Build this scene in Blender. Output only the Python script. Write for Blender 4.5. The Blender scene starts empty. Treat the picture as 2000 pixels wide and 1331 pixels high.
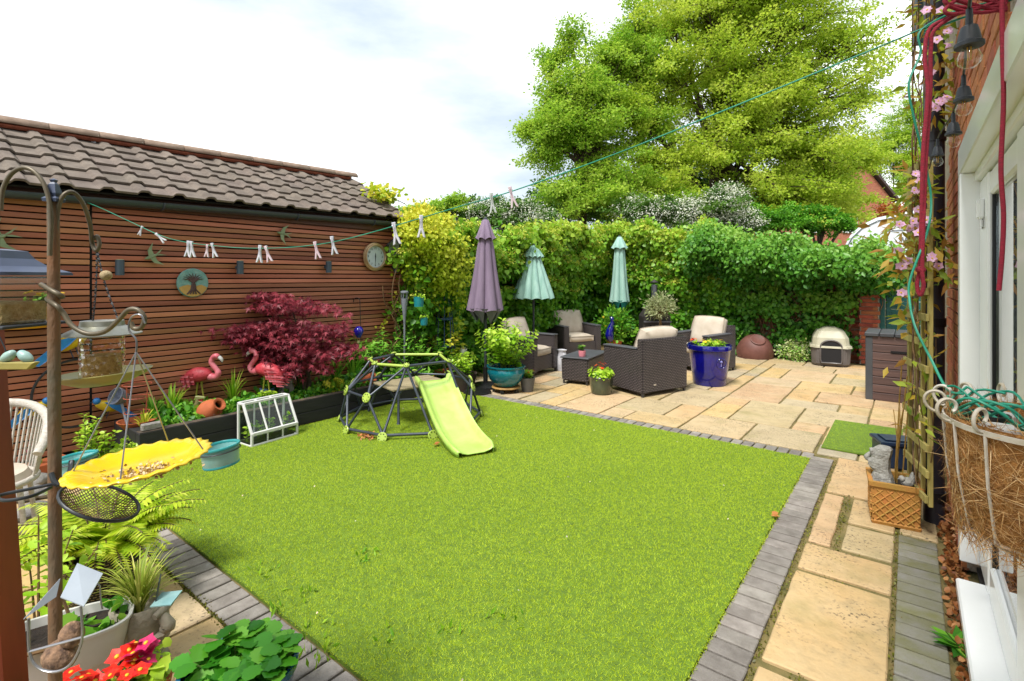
import bpy, bmesh, math, random
import numpy as np
from mathutils import Vector, Matrix, Euler
random.seed(7); RNG = np.random.default_rng(7)
SC = bpy.context.scene
COL = SC.collection
R = math.radians
# ---------------------------------------------------------------- camera, sky, sun, exposure
CH, HY, FPX = 1.65, 543.0, 1000.0            # camera height, horizon row and focal length in photo pixels
CA, SA = .7904, .6126                        # garden axes seen from the camera heading
cam = bpy.data.cameras.new('camera'); camo = bpy.data.objects.new('camera', cam); COL.objects.link(camo)
cam.sensor_width = 36; cam.lens = 18.0; cam.shift_y = -(665.5 - HY) / 2000
cam.clip_start = .05; cam.clip_end = 2000
camo.location = (0, 0, CH); camo.rotation_euler = (R(90), 0, math.atan2(SA, CA))
SC.camera = camo
SUN_EL, SUN_AZ = 58, 178                     # degrees; azimuth measured from +Y towards +X
w = bpy.data.worlds.new('World'); SC.world = w; w.use_nodes = True
nt = w.node_tree; nt.nodes.clear()
def wn(t, **k):
    n = nt.nodes.new(t)
    for a, b in k.items(): setattr(n, a, b)
    return n
out = wn('ShaderNodeOutputWorld'); bg = wn('ShaderNodeBackground'); sky = wn('ShaderNodeTexSky')
sky.sky_type = 'NISHITA'; sky.sun_disc = False; sky.sun_elevation = R(SUN_EL); sky.sun_rotation = R(SUN_AZ)
tc = wn('ShaderNodeTexCoord'); mp = wn('ShaderNodeMapping'); mp.inputs['Scale'].default_value = (1, 1, 3.0); mp.inputs['Location'].default_value = (3.1, .4, 1.6)
n1 = wn('ShaderNodeTexNoise'); n1.inputs['Scale'].default_value = 1.7; n1.inputs['Detail'].default_value = 7; n1.inputs['Roughness'].default_value = .55
rm = wn('ShaderNodeValToRGB')
rm.color_ramp.elements[0].position = .30; rm.color_ramp.elements[0].color = (2.9, 3.5, 4.05, 1)
rm.color_ramp.elements[1].position = .72; rm.color_ramp.elements[1].color = (11.5, 11.5, 11.5, 1)
e = rm.color_ramp.elements.new(.53); e.color = (5.6, 5.9, 6.15, 1)
mx = wn('ShaderNodeMix', data_type='RGBA'); mx.inputs[0].default_value = .93
nt.links.new(tc.outputs['Generated'], mp.inputs['Vector']); nt.links.new(mp.outputs[0], n1.inputs['Vector'])
nt.links.new(n1.outputs['Fac'], rm.inputs['Fac'])
nt.links.new(sky.outputs[0], mx.inputs[6]); nt.links.new(rm.outputs[0], mx.inputs[7])
nt.links.new(mx.outputs[2], bg.inputs['Color']); bg.inputs['Strength'].default_value = .062
nt.links.new(bg.outputs[0], out.inputs['Surface'])
sd = bpy.data.lights.new('sun', 'SUN'); sd.energy = 1.5; sd.angle = R(14); sd.color = (1, .97, .92)
so = bpy.data.objects.new('sun', sd); COL.objects.link(so); so.location = (4, -3, 12)
sv = Vector((math.sin(R(SUN_AZ)) * math.cos(R(SUN_EL)), math.cos(R(SUN_AZ)) * math.cos(R(SUN_EL)), math.sin(R(SUN_EL))))
so.rotation_euler = (-sv).to_track_quat('-Z', 'Y').to_euler()
SC.view_settings.view_transform = 'Standard'; SC.view_settings.look = 'None'
SC.view_settings.exposure = 1.86; SC.view_settings.gamma = 1.0
SC.cycles.max_bounces = 8; SC.cycles.transparent_max_bounces = 12
# ---------------------------------------------------------------- pixel -> place helpers (photo pixels, metres)
def cw(lat, d, z): return Vector((lat * CA - d * SA, lat * SA + d * CA, z))
def DP(px, py, d): return cw((px - 1000) / FPX * d, d, CH - (py - HY) * d / FPX)
def G(px, py, z=0.): return DP(px, py, (CH - z) * FPX / (py - HY))
def WX(px, py, X): return DP(px, py, X / ((px - 1000) / FPX * CA - SA))
def WY(px, py, Y): return DP(px, py, Y / ((px - 1000) / FPX * SA + CA))
def dep(p): return -p[0] * SA + p[1] * CA
VIEWRZ = math.atan2(SA, CA)                  # turning something by this makes its local -Y face the camera heading
# ---------------------------------------------------------------- object helpers
def link(o): COL.objects.link(o); return o
def tag(o, label=None, cat=None, group=None, kind=None):
    if label: o['label'] = label
    if cat: o['category'] = cat
    if group: o['group'] = group
    if kind: o['kind'] = kind
    return o
def thing(name, label, cat, loc=(0, 0, 0), rz=0, group=None):
    o = link(bpy.data.objects.new(name, None)); o.location = loc; o.rotation_euler = (0, 0, rz); o.empty_display_size = .1
    return tag(o, label, cat, group)
def inst(name, me, parent=None, loc=(0, 0, 0), rot=(0, 0, 0), scale=(1, 1, 1)):
    o = link(bpy.data.objects.new(name, me)); o.location = loc; o.rotation_euler = rot; o.scale = scale
    if parent: o.parent = parent
    return o
def copy_tree(o, parent=None):
    c = o.copy(); link(c); c.parent = parent
    for ch in list(o.children): copy_tree(ch, c)
    return c
class MB:
    def __init__(s): s.v = []; s.f = []; s.m = []
    def add(s, v, f, T=None, mi=0):
        o = len(s.v)
        if T is not None: v = [T @ Vector(p) for p in v]
        s.v += [tuple(p) for p in v]; s.f += [tuple(i + o for i in q) for q in f]; s.m += [mi] * len(f); return s
    def box(s, c, d, T=None, mi=0):
        x, y, z = c; a, b, h = d[0] / 2, d[1] / 2, d[2] / 2
        v = [(x + i * a, y + j * b, z + k * h) for k in (-1, 1) for j in (-1, 1) for i in (-1, 1)]
        return s.add(v, [(0, 2, 3, 1), (4, 5, 7, 6), (0, 1, 5, 4), (2, 6, 7, 3), (0, 4, 6, 2), (1, 3, 7, 5)], T, mi)
    def hull(s, lo, hi, T=None, mi=0):       # lower and upper rings of the same length
        n = len(lo); v = list(lo) + list(hi)
        f = [tuple(range(n - 1, -1, -1)), tuple(range(n, 2 * n))] + [(i, (i + 1) % n, n + (i + 1) % n, n + i) for i in range(n)]
        return s.add(v, f, T, mi)
    def prism(s, poly, z0, z1, T=None, mi=0):
        return s.hull([(x, y, z0) for x, y in poly], [(x, y, z1) for x, y in poly], T, mi)
    def lathe(s, prof, n=20, c=(0, 0, 0), T=None, mi=0, closed=False, sx=1, sy=1):
        v = []; f = []
        for r, z in prof:
            for i in range(n):
                a = 2 * math.pi * i / n; v.append((c[0] + r * math.cos(a) * sx, c[1] + r * math.sin(a) * sy, c[2] + z))
        for k in range(len(prof) - 1):
            for i in range(n):
                j = (i + 1) % n; f.append((k * n + i, k * n + j, (k + 1) * n + j, (k + 1) * n + i))
        if prof[0][0] > 1e-6: f.append(tuple(range(n - 1, -1, -1)))
        if prof[-1][0] > 1e-6: f.append(tuple((len(prof) - 1) * n + i for i in range(n)))
        return s.add(v, f, T, mi)
    def tube(s, pts, r, n=6, T=None, mi=0, closed=False):
        pts = [Vector(p) for p in pts]; N = len(pts); v = []; f = []; up = None
        for i, p in enumerate(pts):
            if closed: t = pts[(i + 1) % N] - pts[i - 1]
            else: t = pts[min(i + 1, N - 1)] - pts[max(i - 1, 0)]
            if t.length < 1e-9: t = Vector((0, 0, 1))
            t.normalize()
            if up is None: up = Vector((0, 0, 1)) if abs(t.z) < .9 else Vector((1, 0, 0))
            a = t.cross(up)
            if a.length < 1e-6: a = t.orthogonal()
            a.normalize(); b = t.cross(a).normalized(); up = -b if False else a.cross(t)
            rr = r[i] if hasattr(r, '__len__') else r
            for k in range(n):
                q = 2 * math.pi * k / n; v.append(p + a * (rr * math.cos(q)) + b * (rr * math.sin(q)))
        m = N if closed else N - 1
        for i in range(m):
            for k in range(n):
                i2 = (i + 1) % N; f.append((i * n + k, i * n + (k + 1) % n, i2 * n + (k + 1) % n, i2 * n + k))
        if not closed: f.append(tuple(range(n - 1, -1, -1))); f.append(tuple((N - 1) * n + k for k in range(n)))
        return s.add(v, f, T, mi)
    def ball(s, c, r, n=12, m=8, T=None, mi=0):
        if not hasattr(r, '__len__'): r = (r, r, r)
        v = [(c[0], c[1], c[2] - r[2])]; f = []
        for j in range(1, m):
            t = math.pi * j / m
            for i in range(n):
                a = 2 * math.pi * i / n; v.append((c[0] + r[0] * math.sin(t) * math.cos(a), c[1] + r[1] * math.sin(t) * math.sin(a), c[2] - r[2] * math.cos(t)))
        v.append((c[0], c[1], c[2] + r[2])); L = len(v) - 1
        for i in range(n):
            f.append((0, 1 + (i + 1) % n, 1 + i)); f.append((L, L - n + i, L - n + (i + 1) % n))
        for j in range(m - 2):
            for i in range(n):
                a = 1 + j * n; f.append((a + i, a + (i + 1) % n, a + n + (i + 1) % n, a + n + i))
        return s.add(v, f, T, mi)
    def mesh(s, name, mats, bevel=0, smooth=None, seg=1):
        me = bpy.data.meshes.new(name); me.from_pydata(s.v, [], s.f)
        for m in (mats if isinstance(mats, (list, tuple)) else [mats]): me.materials.append(m)
        if any(s.m): me.polygons.foreach_set('material_index', s.m)
        bm = bmesh.new(); bm.from_mesh(me); bmesh.ops.recalc_face_normals(bm, faces=bm.faces)
        if bevel: bmesh.ops.bevel(bm, geom=[e for e in bm.edges if len(e.link_faces) == 2 and e.calc_face_angle(0) > .5], offset=bevel, segments=seg, affect='EDGES', clamp_overlap=True)
        bm.to_mesh(me); bm.free()
        if smooth is not None:
            me.polygons.foreach_set('use_smooth', [True] * len(me.polygons)); me.set_sharp_from_angle(angle=R(smooth))
        return me
    def build(s, name, mats, parent=None, loc=(0, 0, 0), rz=0, bevel=0, smooth=None, seg=1, rot=None):
        return inst(name, s.mesh(name, mats, bevel, smooth, seg), parent, loc, rot if rot else (0, 0, rz))
def arc(c, r, a0, a1, n, plane='xz'):
    o = []
    for i in range(n + 1):
        a = R(a0 + (a1 - a0) * i / n); x, y = r * math.cos(a), r * math.sin(a)
        o.append(Vector(c) + (Vector((x, 0, y)) if plane == 'xz' else Vector((x, y, 0)) if plane == 'xy' else Vector((0, x, y))))
    return o
def smoothpath(P, n=6):                       # Catmull-Rom through P
    P = [Vector(p) for p in P]; o = []
    for i in range(len(P) - 1):
        a, b, c, d = P[max(i - 1, 0)], P[i], P[i + 1], P[min(i + 2, len(P) - 1)]
        for k in range(n):
            t = k / n; o.append(.5 * ((2 * b) + (c - a) * t + (2 * a - 5 * b + 4 * c - d) * t * t + (3 * b - a - 3 * c + d) * t ** 3))
    return o + [P[-1]]
# ---------------------------------------------------------------- materials
def lin(h, k=1.):
    h = h.lstrip('#'); o = []
    for i in (0, 2, 4):
        c = int(h[i:i + 2], 16) / 255; o.append((c / 12.92 if c <= .04045 else ((c + .055) / 1.055) ** 2.4) * k)
    return (*o, 1)
def newmat(name):
    m = bpy.data.materials.new(name); m.use_nodes = True; t = m.node_tree; b = t.nodes['Principled BSDF']; return m, t, b
def N(t, kind, **k):
    n = t.nodes.new(kind)
    for a, b in k.items():
        if a.startswith('i_'): n.inputs[a[2:].replace('_', ' ')].default_value = b
        else: setattr(n, a, b)
    return n
def mat(name, c, r=.6, c2=None, scale=6., var=.25, rand=0., bump=0., bscale=40., metal=0., spec=.5, coat=0., c3=None, stretch=(1, 1, 1), detail=5., hue=0., ramp=(.35, .68)):
    m, t, b = newmat(name); L = t.links.new
    c = lin(c, .8) if isinstance(c, str) else c; c2 = (lin(c2, .8) if isinstance(c2, str) else c2) or tuple(x * (1 - var) for x in c[:3]) + (1,)
    co = N(t, 'ShaderNodeTexCoord'); oi = N(t, 'ShaderNodeObjectInfo'); mp = N(t, 'ShaderNodeMapping'); mp.inputs['Scale'].default_value = stretch
    ad = N(t, 'ShaderNodeVectorMath', operation='ADD'); sc_ = N(t, 'ShaderNodeVectorMath', operation='SCALE'); sc_.inputs['Scale'].default_value = 37.
    cx = N(t, 'ShaderNodeCombineXYZ')
    for i in range(3): L(oi.outputs['Random'], cx.inputs[i])
    L(cx.outputs[0], sc_.inputs[0]); L(co.outputs['Object'], mp.inputs[0]); L(mp.outputs[0], ad.inputs[0]); L(sc_.outputs[0], ad.inputs[1])
    no = N(t, 'ShaderNodeTexNoise', i_Scale=scale, i_Detail=detail, i_Roughness=.6); L(ad.outputs[0], no.inputs['Vector'])
    cr = N(t, 'ShaderNodeValToRGB'); cr.color_ramp.elements[0].position = ramp[0]; cr.color_ramp.elements[1].position = ramp[1]
    cr.color_ramp.elements[0].color = c2; cr.color_ramp.elements[1].color = c
    if c3: e = cr.color_ramp.elements.new(.93); e.color = lin(c3, .8) if isinstance(c3, str) else c3
    L(no.outputs['Fac'], cr.inputs[0]); last = cr.outputs[0]
    if rand or hue:
        hs = N(t, 'ShaderNodeHueSaturation'); mr = N(t, 'ShaderNodeMapRange'); mr.inputs[3].default_value = 1 - rand; mr.inputs[4].default_value = 1 + rand
        L(oi.outputs['Random'], mr.inputs[0]); L(mr.outputs[0], hs.inputs['Value']); L(last, hs.inputs['Color']); last = hs.outputs[0]
        if hue:
            m2 = N(t, 'ShaderNodeMapRange'); m2.inputs[3].default_value = .5 - hue; m2.inputs[4].default_value = .5 + hue
            fr = N(t, 'ShaderNodeMath', operation='FRACT'); ml = N(t, 'ShaderNodeMath', operation='MULTIPLY'); ml.inputs[1].default_value = 7.31
            L(oi.outputs['Random'], ml.inputs[0]); L(ml.outputs[0], fr.inputs[0]); L(fr.outputs[0], m2.inputs[0]); L(m2.outputs[0], hs.inputs['Hue'])
    L(last, b.inputs['Base Color'])
    b.inputs['Roughness'].default_value = r; b.inputs['Metallic'].default_value = metal; b.inputs['Specular IOR Level'].default_value = spec
    b.inputs['Coat Weight'].default_value = coat; b.inputs['Coat Roughness'].default_value = .08
    if bump:
        n2 = N(t, 'ShaderNodeTexNoise', i_Scale=bscale, i_Detail=4.); L(ad.outputs[0], n2.inputs['Vector'])
        bp = N(t, 'ShaderNodeBump', i_Strength=bump, i_Distance=.01); L(n2.outputs['Fac'], bp.inputs['Height']); L(bp.outputs[0], b.inputs['Normal'])
    return m
def leafmat(name, cols, trans=.35, rough=.5, spec=.4):
    m, t, b = newmat(name); L = t.links.new
    at = N(t, 'ShaderNodeAttribute', attribute_name='rnd'); cr = N(t, 'ShaderNodeValToRGB'); E = cr.color_ramp.elements
    cs = [lin(c, .9) if isinstance(c, str) else c for c in cols]
    E[0].color = cs[0]; E[0].position = 0; E[1].color = cs[-1]; E[1].position = 1
    for i in range(1, len(cs) - 1): q = E.new(i / (len(cs) - 1)); q.color = cs[i]
    L(at.outputs['Fac'], cr.inputs[0]); L(cr.outputs[0], b.inputs['Base Color'])
    b.inputs['Roughness'].default_value = rough; b.inputs['Specular IOR Level'].default_value = spec
    tr = N(t, 'ShaderNodeBsdfTranslucent'); L(cr.outputs[0], tr.inputs['Color'])
    ms = N(t, 'ShaderNodeMixShader'); ms.inputs[0].default_value = trans
    L(b.outputs[0], ms.inputs[1]); L(tr.outputs[0], ms.inputs[2]); L(ms.outputs[0], t.nodes['Material Output'].inputs['Surface'])
    return m
def glassmat(name, tint=(.93, .97, .95, 1), ior=1.5, rough=0., refl=None, bump=0., bscale=30.):
    m, t, b = newmat(name); t.nodes.remove(b); L = t.links.new
    tp = N(t, 'ShaderNodeBsdfTransparent'); tp.inputs[0].default_value = tint
    gl = N(t, 'ShaderNodeBsdfGlossy'); gl.inputs['Roughness'].default_value = rough; gl.inputs['Color'].default_value = (1, 1, 1, 1)
    lw = N(t, 'ShaderNodeLayerWeight'); lw.inputs[0].default_value = .5; pw = N(t, 'ShaderNodeMath', operation='POWER'); pw.inputs[1].default_value = 3.5; fr = N(t, 'ShaderNodeMath', operation='MULTIPLY_ADD'); fr.inputs[1].default_value = .8; fr.inputs[2].default_value = (ior - 1) ** 2 / (ior + 1) ** 2; L(lw.outputs['Facing'], pw.inputs[0]); L(pw.outputs[0], fr.inputs[0]); ms = N(t, 'ShaderNodeMixShader')
    if bump:
        co = N(t, 'ShaderNodeTexCoord'); vo = N(t, 'ShaderNodeTexVoronoi', i_Scale=bscale); bp = N(t, 'ShaderNodeBump', i_Strength=bump, i_Distance=.01)
        L(co.outputs['Object'], vo.inputs['Vector']); L(vo.outputs['Distance'], bp.inputs['Height']); L(bp.outputs[0], gl.inputs['Normal']); L(bp.outputs[0], lw.inputs['Normal'])
    if refl is not None: ms.inputs[0].default_value = refl
    else: L(fr.outputs[0], ms.inputs[0])
    L(tp.outputs[0], ms.inputs[1]); L(gl.outputs[0], ms.inputs[2]); L(ms.outputs[0], t.nodes['Material Output'].inputs['Surface'])
    return m
def brickmat(name, c1, c2, mortar, bw=.225, bh=.075, ms=.012, plane='xz', bump=.4):
    m, t, b = newmat(name); L = t.links.new
    co = N(t, 'ShaderNodeTexCoord'); sp = N(t, 'ShaderNodeSeparateXYZ'); cx = N(t, 'ShaderNodeCombineXYZ'); ad = N(t, 'ShaderNodeMath', operation='ADD')
    L(co.outputs['Object'], sp.inputs[0]); L(sp.outputs['X'], ad.inputs[0]); L(sp.outputs['Y'], ad.inputs[1]); L(ad.outputs[0], cx.inputs[0]); L(sp.outputs['Z'], cx.inputs[1])
    br = N(t, 'ShaderNodeTexBrick'); L(cx.outputs[0], br.inputs['Vector'])
    br.inputs['Color1'].default_value = lin(c1, .8); br.inputs['Color2'].default_value = lin(c2, .8); br.inputs['Mortar'].default_value = lin(mortar, .8)
    br.inputs['Scale'].default_value = 1; br.inputs['Brick Width'].default_value = bw; br.inputs['Row Height'].default_value = bh; br.inputs['Mortar Size'].default_value = ms; br.inputs['Mortar Smooth'].default_value = .2
    no = N(t, 'ShaderNodeTexNoise', i_Scale=9., i_Detail=5.); L(co.outputs['Object'], no.inputs['Vector'])
    hs = N(t, 'ShaderNodeHueSaturation'); mr = N(t, 'ShaderNodeMapRange'); mr.inputs[3].default_value = .65; mr.inputs[4].default_value = 1.35
    L(no.outputs['Fac'], mr.inputs[0]); L(mr.outputs[0], hs.inputs['Value']); L(br.outputs['Color'], hs.inputs['Color']); L(hs.outputs[0], b.inputs['Base Color'])
    b.inputs['Roughness'].default_value = .85
    bp = N(t, 'ShaderNodeBump', i_Strength=bump, i_Distance=.01, invert=True); L(br.outputs['Fac'], bp.inputs['Height']); L(bp.outputs[0], b.inputs['Normal'])
    return m
def weavemat(name, c1, c2, pw=.026, ph=.011):
    m = brickmat(name, c1, c1, c2, pw, ph, .006, bump=1.0); b = m.node_tree.nodes['Principled BSDF']; b.inputs['Roughness'].default_value = .45
    return m
def stripemat(name, c1, c2, per, axis=2, rough=.6):
    m, t, b = newmat(name); L = t.links.new; co = N(t, 'ShaderNodeTexCoord'); sp = N(t, 'ShaderNodeSeparateXYZ'); L(co.outputs['Object'], sp.inputs[0])
    ml = N(t, 'ShaderNodeMath', operation='MULTIPLY'); ml.inputs[1].default_value = 1 / per; fr = N(t, 'ShaderNodeMath', operation='FRACT')
    L(sp.outputs[axis], ml.inputs[0]); L(ml.outputs[0], fr.inputs[0]); cr = N(t, 'ShaderNodeValToRGB'); cr.color_ramp.interpolation = 'CONSTANT'
    cr.color_ramp.elements[0].color = lin(c1, .8); cr.color_ramp.elements[1].color = lin(c2, .8); cr.color_ramp.elements[1].position = .5
    L(fr.outputs[0], cr.inputs[0]); L(cr.outputs[0], b.inputs['Base Color']); b.inputs['Roughness'].default_value = rough
    return m
# ---------------------------------------------------------------- foliage helpers
LEAF = {  # template: (along, across, up) and faces
 'oval': ([(0, 0, 0), (.3, .36, .06), (.7, .3, .05), (1, 0, -.06), (.7, -.3, .05), (.3, -.36, .06)], [(0, 1, 2, 3), (0, 3, 4, 5)]),
 'lance': ([(0, 0, 0), (.4, .15, .03), (1, 0, -.1), (.4, -.15, .03)], [(0, 1, 2), (0, 2, 3)]),
 'diamond': ([(0, 0, 0), (.45, .34, .08), (1, 0, -.05), (.45, -.34, .08)], [(0, 1, 2), (0, 2, 3)]),
 'heart': ([(0, 0, 0), (.12, .42, .04), (.55, .4, .03), (1, 0, -.1), (.55, -.4, .03), (.12, -.42, .04)], [(0, 1, 2, 3), (0, 3, 4, 5)]),
 'blade': ([(0, .5, 0), (0, -.5, 0), (1, 0, 0)], [(0, 1, 2)]),
 'palm': ([(0, 0, 0), (.1, .08, 0), (.62, .62, -.06), (.36, .14, 0), (1, 0, -.12), (.36, -.14, 0), (.62, -.62, -.06), (.1, -.08, 0), (.28, .8, -.05), (.28, -.8, -.05)],
          [(0, 1, 2), (0, 2, 3), (0, 3, 4), (0, 4, 5), (0, 5, 6), (0, 6, 7), (0, 8, 1), (0, 7, 9)]),
}
def unit(a): return a / np.maximum(np.linalg.norm(a, axis=1, keepdims=True), 1e-9)
def leaves(name, P, D, U, S, m, shape='oval', parent=None, rnd=None, width=1., kind=None, loc=None):
    """one mesh of many separate leaves: P positions, D leaf axes, U rough up directions, S sizes"""
    P = np.asarray(P, float); D = unit(np.asarray(D, float)); U = np.asarray(U, float); n = len(P)
    S = np.full(n, S) if np.isscalar(S) else np.asarray(S); B = unit(np.cross(U, D)); W = np.cross(D, B)
    tv, tf = LEAF[shape]; k = len(tv); V = np.empty((n, k, 3))
    for i, (a, b, c) in enumerate(tv): V[:, i] = P + D * (a * S)[:, None] + B * (b * S * width)[:, None] + W * (c * S)[:, None]
    if loc is not None: V -= np.asarray(loc)
    rnd = RNG.random(n) if rnd is None else np.clip(rnd, 0, 1)
    me = bpy.data.meshes.new(name); me.vertices.add(n * k); me.vertices.foreach_set('co', V.ravel())
    lens = [len(f) for f in tf]; tot = sum(lens); flat = np.array([i for f in tf for i in f])
    me.loops.add(n * tot); me.loops.foreach_set('vertex_index', (flat[None, :] + (np.arange(n) * k)[:, None]).ravel().astype(np.int32))
    me.polygons.add(n * len(tf)); st = np.concatenate([[0], np.cumsum(lens)[:-1]])
    me.polygons.foreach_set('loop_start', (st[None, :] + (np.arange(n) * tot)[:, None]).ravel().astype(np.int32))
    me.update(calc_edges=True)
    at = me.attributes.new('rnd', 'FLOAT', 'POINT'); at.data.foreach_set('value', np.repeat(rnd, k).astype(np.float32))
    me.materials.append(m); me.validate()
    o = inst(name, me, parent)
    if loc is not None and parent is None: o.location = loc
    if kind: o['kind'] = kind
    return o
def rdir(n, up=0.):
    a = RNG.normal(size=(n, 3)); a[:, 2] += up; return unit(a)
def blobpts(n, c, r, shell=.55):
    d = rdir(n); q = shell + (1 - shell) * RNG.random(n) ** .6; return np.asarray(c) + d * q[:, None] * np.asarray(r), d
def clump_leaves(C, per, spread, size, flat=.6, up=.6):
    """C cluster centres, per leaves each -> P, D, U, S"""
    n = len(C) * per; P = np.repeat(np.asarray(C), per, 0); o = RNG.normal(size=(n, 3)) * np.array([1, 1, flat]) * spread; P = P + o
    D = unit(o + RNG.normal(size=(n, 3)) * spread * .8 + np.array([0, 0, -.25 * spread])); U = rdir(n, up * 2.2)
    return P, D, U, size * (.7 + .6 * RNG.random(n))
# ================================================================ SETTING
def noise2(x, y, s, seed=0):
    return .5 + .25 * (np.sin(x * s * 1.3 + seed) * np.cos(y * s * .9 + seed * 2) + np.sin((x + y) * s * .7 + 1.7 * seed) * np.cos((x - y) * s * 1.9))
def stonemat(name, cols, moss='#7d7a3a', r=.8):
    m, t, b = newmat(name); L = t.links.new; co = N(t, 'ShaderNodeTexCoord'); oi = N(t, 'ShaderNodeObjectInfo')
    cr = N(t, 'ShaderNodeValToRGB'); E = cr.color_ramp.elements; cs = [lin(c, .78) for c in cols]
    E[0].color = cs[0]; E[1].color = cs[-1]
    for i in range(1, len(cs) - 1): q = E.new(i / (len(cs) - 1)); q.color = cs[i]
    L(oi.outputs['Random'], cr.inputs[0])
    sc_ = N(t, 'ShaderNodeVectorMath', operation='SCALE'); sc_.inputs['Scale'].default_value = 23.; cx = N(t, 'ShaderNodeCombineXYZ'); ad = N(t, 'ShaderNodeVectorMath', operation='ADD')
    for i in range(3): L(oi.outputs['Random'], cx.inputs[i])
    L(cx.outputs[0], sc_.inputs[0]); L(sc_.outputs[0], ad.inputs[0]); L(co.outputs['Object'], ad.inputs[1])
    def nz(s, d=6., lo=.4, hi=.7):
        n = N(t, 'ShaderNodeTexNoise', i_Scale=s, i_Detail=d, i_Roughness=.62); L(ad.outputs[0], n.inputs['Vector'])
        mr = N(t, 'ShaderNodeMapRange'); mr.inputs[1].default_value = lo; mr.inputs[2].default_value = hi; L(n.outputs['Fac'], mr.inputs[0]); return mr.outputs[0], n
    def mixc(a, colr, f, k):
        mm = N(t, 'ShaderNodeMath', operation='MULTIPLY'); mm.inputs[1].default_value = k; L(f, mm.inputs[0])
        x = N(t, 'ShaderNodeMix', data_type='RGBA'); L(mm.outputs[0], x.inputs[0]); L(a, x.inputs[6]); x.inputs[7].default_value = lin(colr, .8); return x.outputs[2]
    f1, _ = nz(3., 6., .35, .75); f2, _ = nz(9., 6., .5, .72); f3a, nn = nz(60., 4., .56, .62); f3b, _ = nz(2.6, 5., .42, .58); f3m = N(t, 'ShaderNodeMath', operation='MULTIPLY'); L(f3a, f3m.inputs[0]); L(f3b, f3m.inputs[1]); f3 = f3m.outputs[0]; f4, _ = nz(2.2, 4., .55, .75)
    c = mixc(cr.outputs[0], '#d8c6a0', f1, .4); c = mixc(c, '#8f8262', f2, .4); c = mixc(c, '#3c382f', f3, .75); c = mixc(c, moss, f4, .45)
    L(c, b.inputs['Base Color']); b.inputs['Roughness'].default_value = r
    n2 = N(t, 'ShaderNodeTexNoise', i_Scale=14., i_Detail=8.); L(ad.outputs[0], n2.inputs['Vector']); bp = N(t, 'ShaderNodeBump', i_Strength=.8, i_Distance=.015); L(n2.outputs['Fac'], bp.inputs['Height']); L(bp.outputs[0], b.inputs['Normal'])
    return m
m_ground = mat('soil_far', '#5c6a35', .9, '#6b5a3c', scale=.4)
m_sand = mat('joint_sand', '#8d7a4c', .95, '#5d5a2c', scale=7, bump=.5, bscale=90)
m_flag = stonemat('sandstone', ['#cda36a', '#b8a67e', '#cfae84', '#a89d86', '#d2b072', '#c29d7a', '#cba96c', '#b0a48c'])
m_paver = mat('block_paver', '#9a938b', .85, '#7d766e', scale=12, rand=.22, bump=.4, bscale=120, c3='#c9c7c5', hue=.01)
m_paverm = mat('mossy_paver', '#8f8b85', .85, '#77754e', scale=5, rand=.12, bump=.4, bscale=120)
m_turfbase = mat('turf_backing', '#6d8a1c', .9, '#56701a', scale=20)
g = MB(); g.box((0, 60, -.06), (500, 500, .04)); tag(g.build('ground', m_ground), kind='structure')
patio = MB(); patio.box((-3.2, 5, -.03), (7.4, 16, .03)); patio = tag(patio.build('patio', m_sand), kind='structure')
def slab_mesh(wx, wy, th=.035, jit=.004, nm='flagstone', m=None, bev=.006):
    b = MB(); pts = []
    for (ax, ay), (bx_, by) in (((0, 0), (wx, 0)), ((wx, 0), (wx, wy)), ((wx, wy), (0, wy)), ((0, wy), (0, 0))):
        k = max(2, int(math.hypot(bx_ - ax, by - ay) / .12))
        for i in range(k):
            t = i / k; pts.append((ax + (bx_ - ax) * t + random.uniform(-jit, jit), ay + (by - ay) * t + random.uniform(-jit, jit)))
    b.prism(pts, -th, 0); return b.mesh(nm, m or m_flag, bevel=bev)
def flag(x0, y0, x1, y1, j=.011, dz=0):
    return inst('flagstone', slab_mesh(x1 - x0 - 2 * j, y1 - y0 - 2 * j), patio, (x0 + j, y0 + j, random.uniform(-.003, .003) + dz), (R(random.uniform(-.15, .15)), R(random.uniform(-.15, .15)), 0))
RECTS = [(-2.01, 5.57, -1.36, 6.30), (-1.36, 5.57, -.71, 6.30), (-1.68, 6.30, -1.03, 7.43), (-2.01, 6.30, -1.68, 7.05), (-2.01, 7.05, -1.68, 7.43), (-2.01, 7.43, -1.35, 8.68),
 (-2.01, 8.68, -1.35, 9.34), (-1.68, 9.34, -.98, 10.4), (-2.01, 9.34, -1.68, 10.4), (-1.35, 8.63, -.65, 9.34), (-1.35, 7.85, -1.01, 8.63), (-1.01, 7.9, -.36, 8.63), (-1.35, 7.43, -.70, 7.85),
 (-1.03, 6.65, -.37, 7.43), (-1.03, 6.30, -.70, 6.65), (-.70, 7.43, -.37, 7.9), (-2.34, 5.98, -2.01, 6.68), (-3.6, 5.57, -2.99, 6.68), (-3.87, 5.57, -3.6, 6.28), (-4.2, 5.57, -3.87, 6.2),
 (-4.2, 6.2, -3.87, 6.95), (-2.99, 5.98, -2.34, 6.68), (-2.99, 5.57, -2.67, 5.98), (-2.67, 5.57, -2.01, 5.98), (-2.67, 6.68, -2.01, 7.75)]
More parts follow.
